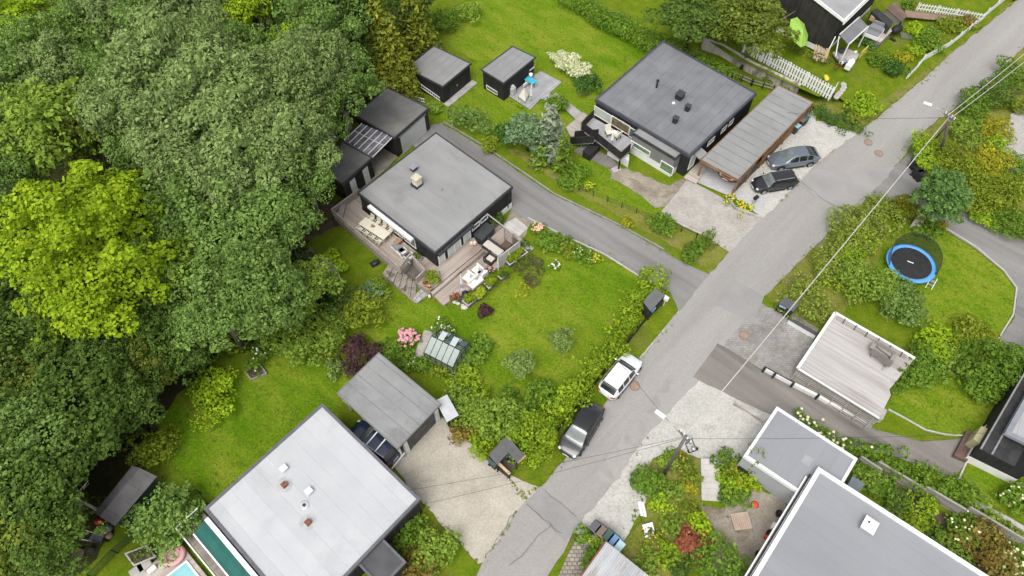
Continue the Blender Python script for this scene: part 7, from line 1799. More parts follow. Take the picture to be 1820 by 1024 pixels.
for k in range(9): MB().box((-.56 + k * .14, 0, .27), (.115, 1.15, .035)).build('slat', M_woodm, r)
for i, (a, b) in enumerate((((630, 705), (655, 730)), ((640, 715), (625, 705)), ((750, 725), (765, 790)), ((768, 725), (772, 790)), ((780, 770), (785, 835)), ((700, 640), (735, 665)), ((735, 680), (790, 645)))):
 solo(MB().bar(Pc(d6, *a, .08), Pc(d6, *b, .08), .16, .08), 'board', M_oldwood, ['grey board left of the wooden pallet, longer one', 'grey board left of the wooden pallet, shorter one', 'grey board right of the wooden pallet, nearest it', 'grey board right of the wooden pallet, second one', 'grey board farthest right of the wooden pallet', 'grey board above the wooden pallet near the shrub', 'thin stick of the red shovel in the work yard'][i], 'board', 'boards round the pallet')
p = Pc(d6, 780, 645, .1); solo(MB().lathe((p.x, p.y, .02), [(.22, 0), (.28, .04), (.2, .1), (.05, .12)], 14), 'red_disc', mat('orange_red', (.6, .08, .04), rough=.5), 'round red shovel blade lying in the work yard', 'shovel', smooth=True)
for v, rr_, lb, m in (((905, 695), .25, 'black plant pot against the white rimmed house', M_plas), ((870, 565), .22, 'dark plant pot with a pale shrub by the garage block wall', M_plas), ((855, 800), .25, 'black pot under the eaves near the red jerrycan', M_plas), ((795, 908), .22, 'black pot under the eaves, nearest the bottom edge', M_plas)):
 p = Pc(d6, *v, .2); solo(MB().lathe((p.x, p.y, 0), [(rr_ * .75, 0), (rr_, .4), (rr_ * .85, .4), (rr_ * .8, .3)], 12), 'plant_pot', m, lb, 'pot', 'black pots', smooth=True)
p = Pc(d6, 838, 818, .2); solo(MB().box((p.x, p.y, .22), (.3, .2, .42), .3), 'jerrycan', mat('red_can', (.5, .05, .03), rough=.5), 'red jerrycan under the eaves of the white rimmed house', 'jerrycan', bevel=.04)
solo(MB().box((*Pc(d6, 878, 760, .2)[:2], .2), (.5, .3, .4), .9), 'white_crate', M_linen, 'white crate under the eaves of the white rimmed house', 'crate', bevel=.03)
# signs and pale stones in the wild bed, rotary stand on the gravel
p = Pc(d6, 218, 780, .3); r = thing('estate_sign', 'white sign with a black emblem leaning in the wild bed', 'sign', (p.x, p.y, 0), .25)
MB().box((0, 0, .3), (.75, .05, .9), 0, ('X', -1.1)).build('board', M_white, r); MB().add([(-.18, -.12, .40), (.2, -.1, .42), (.02, -.3, .32), (.0, -.02, .47)], [(0, 2, 1), (0, 1, 3)]).build('emblem', M_plas, r)
for i, v in enumerate(((175, 668), (190, 672))):
 p = Pc(d6, *v, .1); solo(MB().box((p.x, p.y, .1), (.22, 1.0, .16), .1), 'white_post', M_white, ['white post lying at the edge of the wild bed, left one', 'white post lying at the edge of the wild bed, right one'][i], 'post', 'white posts')
for i, v in enumerate(((8, 680), (52, 680), (62, 755))):
 p = Pc(d6, *v, .1); solo(MB().box((p.x, p.y, .17), (.09, .6, .03), .1 - .2 * i), 'white_batten', M_kerb, ['white batten on the gravel forecourt, leftmost', 'white batten on the gravel forecourt, middle one', 'white batten on the gravel forecourt, nearest the bins'][i], 'batten', 'white battens')
p = Pc(d6, 450, 335, .5); r = thing('garden_trolley', 'dark metal trolley standing on the gravel beside the utility pole', 'trolley', (p.x, p.y, 0), .3)
fr = MB(); fr.tube([(-.3, -.3, .1), (-.3, .4, .1), (.3, .4, .1), (.3, -.3, .1), (-.3, -.3, .1)], .035, 6); fr.tube([(-.3, .4, .1), (0, .5, 1.2), (.3, .4, .1)], .035, 6); fr.tube([(-.1, .45, .7), (.1, .45, .7)], .03, 6); fr.build('frame', M_darkmetal, r)
for s in (-1, 1): MB().ell((s * .36, -.2, .14), (.05, .14, .14), 10, 8).build('wheel', M_tyre, r)
MB().ell((.05, -.15, .3), (.2, .2, .15), 8, 6).build('motor', M_metal, r, smooth=True)
# corrugated roof at the bottom
cr = thing('corrugated_shed', 'small shed with a rusty corrugated iron roof at the bottom edge', 'shed', (*Pc(e3, 1500, 750, 0)[:2], 0), 0)
q = [Pc(e3, 1445, 590, 2.1), Pc(e3, 1725, 815, 2.1)]; u = (q[1] - q[0]).normalized(); v = Pc(e3, 1285, 815, 2.1) - q[0]; v = (v - u * v.dot(u)).normalized()
cr.rotation_euler = (0, 0, math.atan2(u.y, u.x)); Lc = (q[1] - q[0]).length
vs = []; n = 96; mbx = MB()
for i in range(n + 1):
 x = Lc * i / n; z = 2.1 + .035 * math.sin(x / .16 * 6.2832)
 a = q[0] + u * x; vs += [(a.x, a.y, z), (a.x + v.x * 5, a.y + v.y * 5, z)]
mbx.add(vs, [(2 * i, 2 * i + 2, 2 * i + 3, 2 * i + 1) for i in range(n)]); mbx.build('roof_sheet', mat('rusty_corrugated', (.40, .41, .42), (.52, .53, .54), s=.8, c3=(.36, .31, .27), s3=1.2, lo3=.56, hi3=.7, stretch=(2, .3, 1), rough=.5, metal=.2), cr, True, smooth=True)
i4 = inset([q[0], q[1], q[1] + v * 5, q[0] + v * 5], .15); MB().prism(i4, 0, 2.05).build('wall', mat('rust_brown_wall', (.2, .14, .11), (.28, .21, .17), s=1, plank=(.15, 'wall', .3, .4, .1), rough=.9), cr, True)
MB().bar(q[0] + Vector((0, 0, .0)), q[0] + v * 5, .1, .12).build('verge_board', M_rust, cr, True)
# stepped wooden fence, bottom right
wf = thing('stepped_fence', 'grey weathered plank fence stepping down the slope at the bottom right', 'fence', (*Pc(d7, 1300, 550, .6)[:2], 0), 0)
seg = [((855, 305), (1210, 530), 1.1), ((960, 335), (960, 336), 0), ((1240, 490), (1455, 640), 1.1), ((1505, 615), (1830, 830), 1.1)]
for a, b, h in (((850, 310), (960, 340), 1.1), ((955, 340), (1225, 500), 1.15), ((1240, 490), (1470, 625), 1.2), ((1500, 612), (1840, 815), 1.25)):
 p, q_ = Pc(d7, *a, h), Pc(d7, *b, h)
 if a[0] == 850: q_ = Pc(d7, 965, 385, h)
 MB().bar((p.x, p.y, h / 2), (q_.x, q_.y, h / 2), .06, h).build('plank_panel', mat('fence_planks', (.27, .245, .225), (.36, .335, .31), s=1.2, plank=(.2, 'z', .3, .6, .1), rough=.9, stretch=(.3, .3, 1)), wf, True)
 MB().bar((p.x, p.y, h + .02), (q_.x, q_.y, h + .02), .14, .05).build('cap_rail', M_oldwood, wf, True)
 n = max(2, int((q_ - p).length / 1.6))
 for k in range(n): v = p.lerp(q_, k / (n - 1) if n > 1 else 0); MB().box((v.x, v.y, h / 2), (.12, .12, h)).build('post', M_oldwood, wf, True)
solo(MB().box((*Pc(d7, 795, 490, .4)[:2], .45), (.9, 1.0, .9), hb.root.rotation_euler[2]), 'rain_tank', mat('slate_tank', (.14, .16, .18), (.18, .2, .22), s=2, rough=.6), 'dark slate rain tank between garage block and white rimmed house', 'tank', bevel=.04)
low_wall('stone_edging', 'pale stone edging along the hedge below the side lawn', [d7(1510, 570), d7(1640, 640), d7(1720, 680), d7(1830, 745)], .3, .35, M_conc)
low_wall('rock_wall', 'low brown stone wall at the shrubs above the corner lawn', [d5(1220, 385), d5(1380, 470), d5(1560, 575)], .5, .35, mat('brown_stone', (.16, .13, .11), (.22, .18, .15), s=2, rough=.95, brick=(.4, .2, .4, .3, .03)))
low_wall('boulder_wall', 'pale stone pile under the round tree by the driveway', [d3(390, 885), d3(345, 950)], .5, .7, mat('pale_rock', (.40, .34, .30), (.5, .44, .39), s=3, grain=.2, rough=.95))
# stepping stones
for i, v in enumerate(((1515, 755), (1518, 780), (1505, 805), (1485, 832), (1465, 850), (1450, 870))):
 p = P(*d1(*v), TZ * .7); solo(MB().lathe((p.x, p.y, TZ * .62 + .02 * i * 0), [(.3, 0), (.3, .12), (.25, .14)], 9), 'stepping_stone', M_conc, 'round grey stepping stone on the raised lawn by the white fence end', 'stepping stone', 'stepping stones')

# ================================================================ VEGETATION
M_bark = mat('grey_bark', (.12, .105, .085), (.2, .18, .155), s=3, rough=.95, stretch=(1, 1, .2))
M_barkp = mat('pale_bark', (.24, .22, .18), (.32, .3, .26), s=3, rough=.95, stretch=(1, 1, .2))
LW = leafmat('willow_leaf', (0.176, 0.255, 0.073), (0.285, 0.383, 0.132), var=.32)
LA = leafmat('alder_leaf', (0.125, 0.227, 0.043), (0.235, 0.348, 0.087), var=.35)
LD = leafmat('dark_leaf', (0.072, 0.139, 0.021), (0.140, 0.217, 0.041), var=.35)
LG = leafmat('fresh_leaf', (0.172, 0.282, 0.032), (0.276, 0.385, 0.057), var=.32)
LM = leafmat('lime_maple_leaf', (.20, .33, .012), (.345, .445, .022), var=.28, trans=.32)
LM2 = leafmat('yellow_green_leaf', (.26, .41, .015), (.39, .53, .03), var=.28, trans=.3)
LY = leafmat('olive_leaf', (.15, .225, .02), (.28, .33, .03), var=.35)
LS = leafmat('spruce_needles', (.15, .20, .02), (.30, .31, .04), var=.4, trans=.1)
LP = leafmat('purple_leaf', (0.068, 0.033, 0.042), (0.128, 0.063, 0.069), var=.4)
LV = leafmat('silver_leaf', (.165, .26, .05), (.30, .39, .12), var=.3)
LB = leafmat('blue_spruce', (.115, .20, .085), (.21, .32, .15), var=.35, trans=.1)
LH = leafmat('hedge_leaf', (.18, .315, .018), (.33, .435, .03), var=.35)
LHD = leafmat('dense_hedge_leaf', (.105, .21, .022), (.19, .30, .035), var=.35)
LCR = leafmat('cream_leaf', (.58, .61, .34), (.72, .73, .52), var=.25)
LYW = leafmat('yellow_leaf', (.30, .32, .02), (.45, .41, .035), var=.3)
LOR = leafmat('rusty_leaf', (0.280, 0.154, 0.042), (0.210, 0.224, 0.042), var=.4)
LRD = leafmat('red_leaf', (0.308, 0.077, 0.049), (0.392, 0.168, 0.084), var=.35)
LJ = leafmat('juniper', (.035, .095, .018), (.085, .165, .032), var=.35, trans=.05)
M_undergrowth = leafmat('undergrowth_leaf', (.05, .085, .014), (.11, .155, .03), var=.4)  # dark green leaves of the low forest undergrowth

tree_kind('willow', LW, M_barkp, 4.3, 3.6, 8.2, 52, (.13, .32), .15, 26, 3, core=.62, sub=5, flat=.9, long=2.0)
tree_kind('alder', LA, M_bark, 3.8, 3.4, 7.0, 42, (.14, .34), .165, 24, 3, core=.64, sub=4, flat=.9)
tree_kind('dark', LD, M_bark, 3.7, 3.0, 6.2, 40, (.14, .36), .18, 22, 2, core=.66, sub=4, flat=.9)
tree_kind('fresh', LG, M_bark, 3.0, 2.6, 5.2, 40, (.18, .34), .17, 25, 2, core=.64, sub=4, flat=.9)
tree_kind('maple', LM, M_bark, 5.4, 5.2, 8.0, 84, (.13, .22), .17, 32, 1, core=.6, sub=5, flat=.7)
tree_kind('maple2', LM2, M_bark, 2.6, 2.4, 8.5, 30, (.18, .30), .17, 26, 2, core=.5, sub=4, flat=.7)
tree_kind('olive', leafmat('olive_tree_leaf', (.115, .17, .022), (.215, .26, .04), var=.35), M_bark, 3.2, 2.6, 5.5, 38, (.18, .34), .17, 24, 2, core=.62, sub=4, flat=.9)
tree_kind('garden', LHD, M_bark, 2.2, 1.9, 3.2, 26, (.2, .36), .17, 24, 2, core=.6, sub=3)
tree_kind('silver', LV, M_barkp, 1.0, .95, 1.7, 24, (.2, .36), .11, 75, 2, core=.6, sub=2, bare=.1)
tree_kind('broad', leafmat('broad_leaf', (.095, .20, .045), (.19, .32, .085), var=.3), M_bark, 2.1, 1.9, 2.9, 44, (.17, .27), .14, 50, 1, core=.6, sub=4, flat=.8)

def spruce_kind(key, m, R, H, size, dens, seed, droop=.6):
 rng = np.random.default_rng(seed); L = []
 z = H * .12
 while z < H * .98:
  r = R * (1 - z / H) ** .8 + .12; n = max(4, int(r * 4.5)); a0 = rng.uniform(0, 6)
  for i in range(n):
   a = a0 + 6.283 * i / n + rng.normal() * .15
   for t in (.45, .8):
    q = r * rng.uniform(.85, 1.1) * t; s = .34 * r * (.6 if t > .5 else .8) + .07
    L.append([math.cos(a) * q, math.sin(a) * q, z - droop * q * .45 + rng.normal() * .05, s, s, s * .55])
  z += .16 * r + .22
 arr = leaf_arrays(L, size, dens, rng, long=2.4, flat=.2, droop=1.0, shell=(.3, 1.1))
 mb = MB(); mb.tube([(0, 0, 0), (0, 0, H * .6), (0, 0, H)], [.05 + H * .018, .03 + H * .009, .02], 8)
 _KIND[key] = dict(v=[(leaf_mesh('crown', arr, m), mb)], bark=M_bark, zc=H * .55, tm=[None])
tree_kind('bluecrown', LB, M_bark, 1.9, 2.0, 3.0, 30, (.2, .34), .13, 46, 2, core=.6, sub=4)
spruce_kind('spruce', LS, 3.4, 13.0, .2, 18, 7, .9)
spruce_kind('bluespruce', leafmat('silver_spruce', (.22, .28, .17), (.36, .40, .28), var=.35, trans=.1), 1.5, 5.2, .16, 34, 8, .2)
spruce_kind('thuja', leafmat('thuja', (.10, .18, .02), (.20, .28, .035), var=.35, trans=.05), 1.05, 4.2, .14, 40, 9, .0)

GF = 'forest trees on the left'
F = [  # px, py, kind, scale, height scale, label
 (174, 462, 'maple', 1.1, 1.02, 'huge bright lime green maple, tallest on the left side of the forest'),
 (440, 20, 'maple2', .95, 1.1, 'bright yellow green tree at the top edge of the forest'),
 (525, 88, 'maple2', .72, 1.0, 'yellow green tree lower right of the brightest top edge tree'),
 (45, 35, 'maple2', 1.25, 1.0, 'dull yellow green tree in the top left corner'),
 (95, 240, 'fresh', 1.3, 1.55, 'light green tree at the left edge above the lime maple'),
 (30, 170, 'alder', .85, 1.1, 'grey green tree at the left edge, above the light green one'),
 (100, 140, 'willow', .7, .95, 'grey willow between the top left yellow tree and the light green tree'),
 (190, 190, 'dark', .85, 1.05, 'dark green tree sunk between the grey willows, upper left'),
 (170, 80, 'alder', .8, 1.05, 'olive tree right of the top left yellow green tree'),
 (225, 25, 'willow', .85, 1.1, 'grey green willow at the top edge, left one'),
 (330, 30, 'willow', .95, 1.15, 'grey green willow at the top edge beside the yellow green tree'),
 (300, 130, 'willow', 1.0, 1.2, 'large grey green willow in the upper middle of the forest'),
 (395, 190, 'willow', .95, 1.15, 'grey green willow below the yellow green top tree'),
 (250, 215, 'willow', .75, 1.05, 'grey willow right of the dark sunken tree'),
 (330, 260, 'willow', .95, 1.1, 'broad grey willow above the right edge of the lime maple'),
 (440, 285, 'willow', 1.0, 1.05, 'grey willow left of the small black shed'),
 (520, 260, 'willow', .75, 1.0, 'grey willow overhanging the small black shed'),
 (500, 170, 'willow', .85, 1.05, 'grey willow left of the garage with the white door'),
 (470, 330, 'alder', .9, 1.0, 'green alder beside the terrace railing corner'),
 (575, 60, 'alder', .95, 1.25, 'grey green alder at the top edge left of the spruce'),
 (600, 150, 'alder', .85, 1.1, 'dense alder behind the garage with the white door'),
 (545, 320, 'alder', .62, .85, 'small alder at the wall of the small black shed'),
 (575, 215, 'alder', .6, .9, 'small alder against the left side of the garage'),
 (625, 20, 'dark', .8, 1.3, 'dark tree at the top edge beside the spruce'),
 (260, 330, 'dark', .8, 1.0, 'dark tree between the lime maple and the willows'),
 (350, 370, 'alder', .9, 1.05, 'olive green alder right of the lime maple'),
 (420, 410, 'alder', .95, 1.0, 'rounded green alder over the shady lawn'),
 (500, 400, 'alder', .7, .9, 'green alder at the lawn corner beside the terrace'),
 (350, 480, 'fresh', 1.05, 1.2, 'mid green tree right of the lime maple, with paler leaves'),
 (440, 490, 'alder', .85, .95, 'green alder above the playhouse hedge'),
 (300, 560, 'dark', .75, .9, 'dark green tree at the lower right foot of the lime maple'),
 (385, 555, 'alder', .75, .85, 'alder at the forest edge above the bed of white roses'),
 (545, 510, 'fresh', .72, .8, 'light green tree beside the playhouse'),
 (490, 540, 'alder', .65, .8, 'darker green tree left of the light green playhouse tree'),
 (35, 600, 'dark', .9, 1.0, 'dark grey green tree at the left edge below the lime maple'),
 (110, 640, 'dark', .75, .85, 'dark tree with bare twigs below the lime maple'),
 (30, 690, 'olive', .8, .95, 'olive tree at the left edge with bare pale branches'),
 (190, 640, 'dark', .75, .85, 'dark green tree below the middle of the lime maple'),
 (235, 650, 'olive', .7, .8, 'olive green tree at the upper edge of the lower lawn'),
 (222, 718, 'dark', .65, .8, 'dark green tree at the left edge of the lower lawn'),
 (120, 730, 'dark', .95, .95, 'broad dark tree in the lower forest'),
 (50, 780, 'alder', .8, .85, 'grey green tree at the left edge of the lower forest'),
 (165, 760, 'dark', .65, .75, 'dark tree above the felt roofed garden shed'),
 (60, 850, 'dark', .9, .85, 'dark tree left of the felt roofed garden shed'),
 (30, 940, 'olive', .85, .85, 'olive tree in the bottom left corner'),
 (95, 950, 'dark', .7, .75, 'dark tree left of the compost patch'),
 (20, 860, 'dark', .8, .9, 'dark tree at the left edge above the corner olive tree'),
 (330, 630, 'dark', .55, .65, 'low dark tree behind the yellowish shrubs at the lower lawn'),
 (640, 95, 'dark', .5, .8, 'dark tree at the foot of the spruce'),
 (10, 330, 'alder', .7, 1.0, 'green tree cut by the left edge beside the lime maple'),
 (8, 500, 'dark', .7, .9, 'dark tree cut by the left edge under the lime maple'),
 (300, 420, 'dark', .7, .9, 'dark tree behind the right side of the lime maple'),
 (150, 30, 'fresh', .9, 1.5, 'green tree right of the dull yellow green corner tree'),
 (270, 80, 'alder', .8, 1.25, 'alder between the two top edge willows'), (370, 120, 'willow', .75, 1.2, 'small willow below the yellow green top tree'), (440, 130, 'alder', .75, 1.15, 'alder right under the yellow green top tree'),
 (230, 140, 'alder', .7, 1.1, 'alder left of the large upper willow'), (350, 200, 'alder', .8, 1.15, 'alder in the middle of the upper willows'), (450, 215, 'alder', .8, 1.05, 'alder between the willows left of the garage'),
 (385, 320, 'willow', .8, 1.0, 'willow above the rounded green alder'), (280, 265, 'alder', .75, 1.0, 'alder above the upper right of the lime maple'), (560, 140, 'willow', .7, 1.15, 'willow left of the dense alder behind the garage'),
 (150, 250, 'olive', .7, 1.35, 'olive green tree right of the light green tree above the maple'), (60, 110, 'alder', .7, 1.15, 'alder below the dull yellow green corner tree'), (300, 490, 'alder', .7, .95, 'alder at the right side of the lime maple'),
 (420, 350, 'alder', .7, 1.0, 'alder between willow and rounded green alder'), (520, 20, 'dark', .75, 1.3, 'dark tree at the top edge between the yellow green trees'),
 (-60, 80, 'alder', 1.0, 1.2, 'tree beyond the upper left edge'), (-70, 250, 'dark', 1.0, 1.2, 'tree beyond the left edge'), (-90, 420, 'alder', 1.1, 1.2, 'tree beyond the left edge'),
 (-80, 600, 'dark', 1.1, 1.1, 'tree beyond the left edge'), (-70, 760, 'alder', 1.0, 1.0, 'tree beyond the lower left edge'), (-60, 920, 'dark', 1.0, 1.0, 'tree beyond the lower left edge'),
 (120, -60, 'alder', 1.1, 1.3, 'tree beyond the top edge'), (300, -70, 'willow', 1.1, 1.2, 'tree beyond the top edge'), (480, -60, 'alder', 1.1, 1.3, 'tree beyond the top edge'),
]
for (x, y, k, s, sz, lb) in F:
 if 'beyond' in lb: continue
 tree(x, y, k, lb, s, sz, group=GF)
tree(678, 62, 'spruce', 'olive spruce with drooping branches at the top edge', 1.0, .95, name='spruce', cat='spruce', group='spruces', var=0)
tree(700, 95, 'spruce', 'smaller olive spruce above the garage with the white door', .8, .72, name='spruce', cat='spruce', group='spruces', var=0)
tree(735, 25, 'spruce', 'dark olive spruce at the top edge, right one', .85, .75, name='spruce', cat='spruce', group='spruces', var=0)
# fallen bare branches
def branches(px, z, R, label, seed, n=9):
 rng = np.random.default_rng(seed); p = P(*px, z); mb = MB()
 for i in range(n):
  a = rng.uniform(0, 6.28); b = Vector((math.cos(a) * R * rng.uniform(.5, 1), math.sin(a) * R * .7, rng.uniform(-.3, .9)))
  mb.tube([(0, 0, 0), b * .5 + Vector((0, 0, .2)), b], [.06, .04, .015], 5)
  for j in range(3):
   m_ = b * rng.uniform(.4, .9); e = m_ + Vector((rng.normal(), rng.normal(), rng.uniform(-.1, .5))) * R * .25; mb.tube([m_, e], [.025, .01], 4)
 mb.tube([(0, 0, -z + .0), (0, 0, 0)], [.14, .07], 6)
 r = mb.build('bare_tree', M_barkp); r.location = (p.x, p.y, z)
 tag(r, label, 'bare tree', 'bare trees in the forest')
branches(e6(420, 330), 5.5, 2.2, 'bare pale branches below the lime maple, thickest tangle', 1, 14)
branches(e6(110, 730), 6.2, 1.8, 'bare pale branches near the left edge of the lower forest', 2)
branches(e6(340, 620), 5.6, 1.7, 'bare pale branches in the middle of the lower forest', 3)
branches(e6(180, 490), 5.8, 1.6, 'bare pale branches left of the thickest tangle', 4)
branches(e7(270, 240), 8.5, 1.8, 'bare branches under the bright yellow green top tree', 5)
branches(e1(240, 450), 4.2, 1.6, 'bare grey branches left of the felt roofed garden shed', 6)
branches(e4(1490, 950), 8.0, 1.3, 'bare pale branches among the willows near the small black shed', 7)
branches(e4(800, 260), 9.5, 1.7, 'bare pale branches in the large upper willow', 8)
# undergrowth that reads as one mass
rng = np.random.default_rng(77); poly = [P(*v) for v in [(-60, -40), (640, -60), (700, 60), (690, 130), (640, 180), (590, 250), (560, 370), (530, 440), (560, 520), (560, 580), (480, 600), (390, 620), (320, 680), (255, 770), (230, 840), (120, 1000), (-60, 1060)]]
def inside(x, y, poly):
 c = False; n = len(poly)
 for i in range(n):
  a, b = poly[i], poly[i - 1]
  if (a.y > y) != (b.y > y) and x < (b.x - a.x) * (y - a.y) / (b.y - a.y) + a.x: c = not c
 return c
xs = [p.x for p in poly]; ys = [p.y for p in poly]; L = []
while len(L) < 520:
 x, y = rng.uniform(min(xs), max(xs)), rng.uniform(min(ys), max(ys))
 if inside(x, y, poly): s = rng.uniform(.7, 1.5); L.append([x, y, rng.uniform(.3, 1.1), s, s, rng.uniform(.6, 1.5)])
arr = np.concatenate([leaf_arrays(L[i:i + 40], .24, 13, rng) for i in range(0, len(L), 40)]); arr[:, 2] = np.maximum(arr[:, 2], .03)
o = bpy.data.objects.new('undergrowth', leaf_mesh('undergrowth', arr, M_undergrowth)); COL.objects.link(o); tag(o, 'dark green undergrowth covering the forest floor', 'undergrowth', kind='stuff')

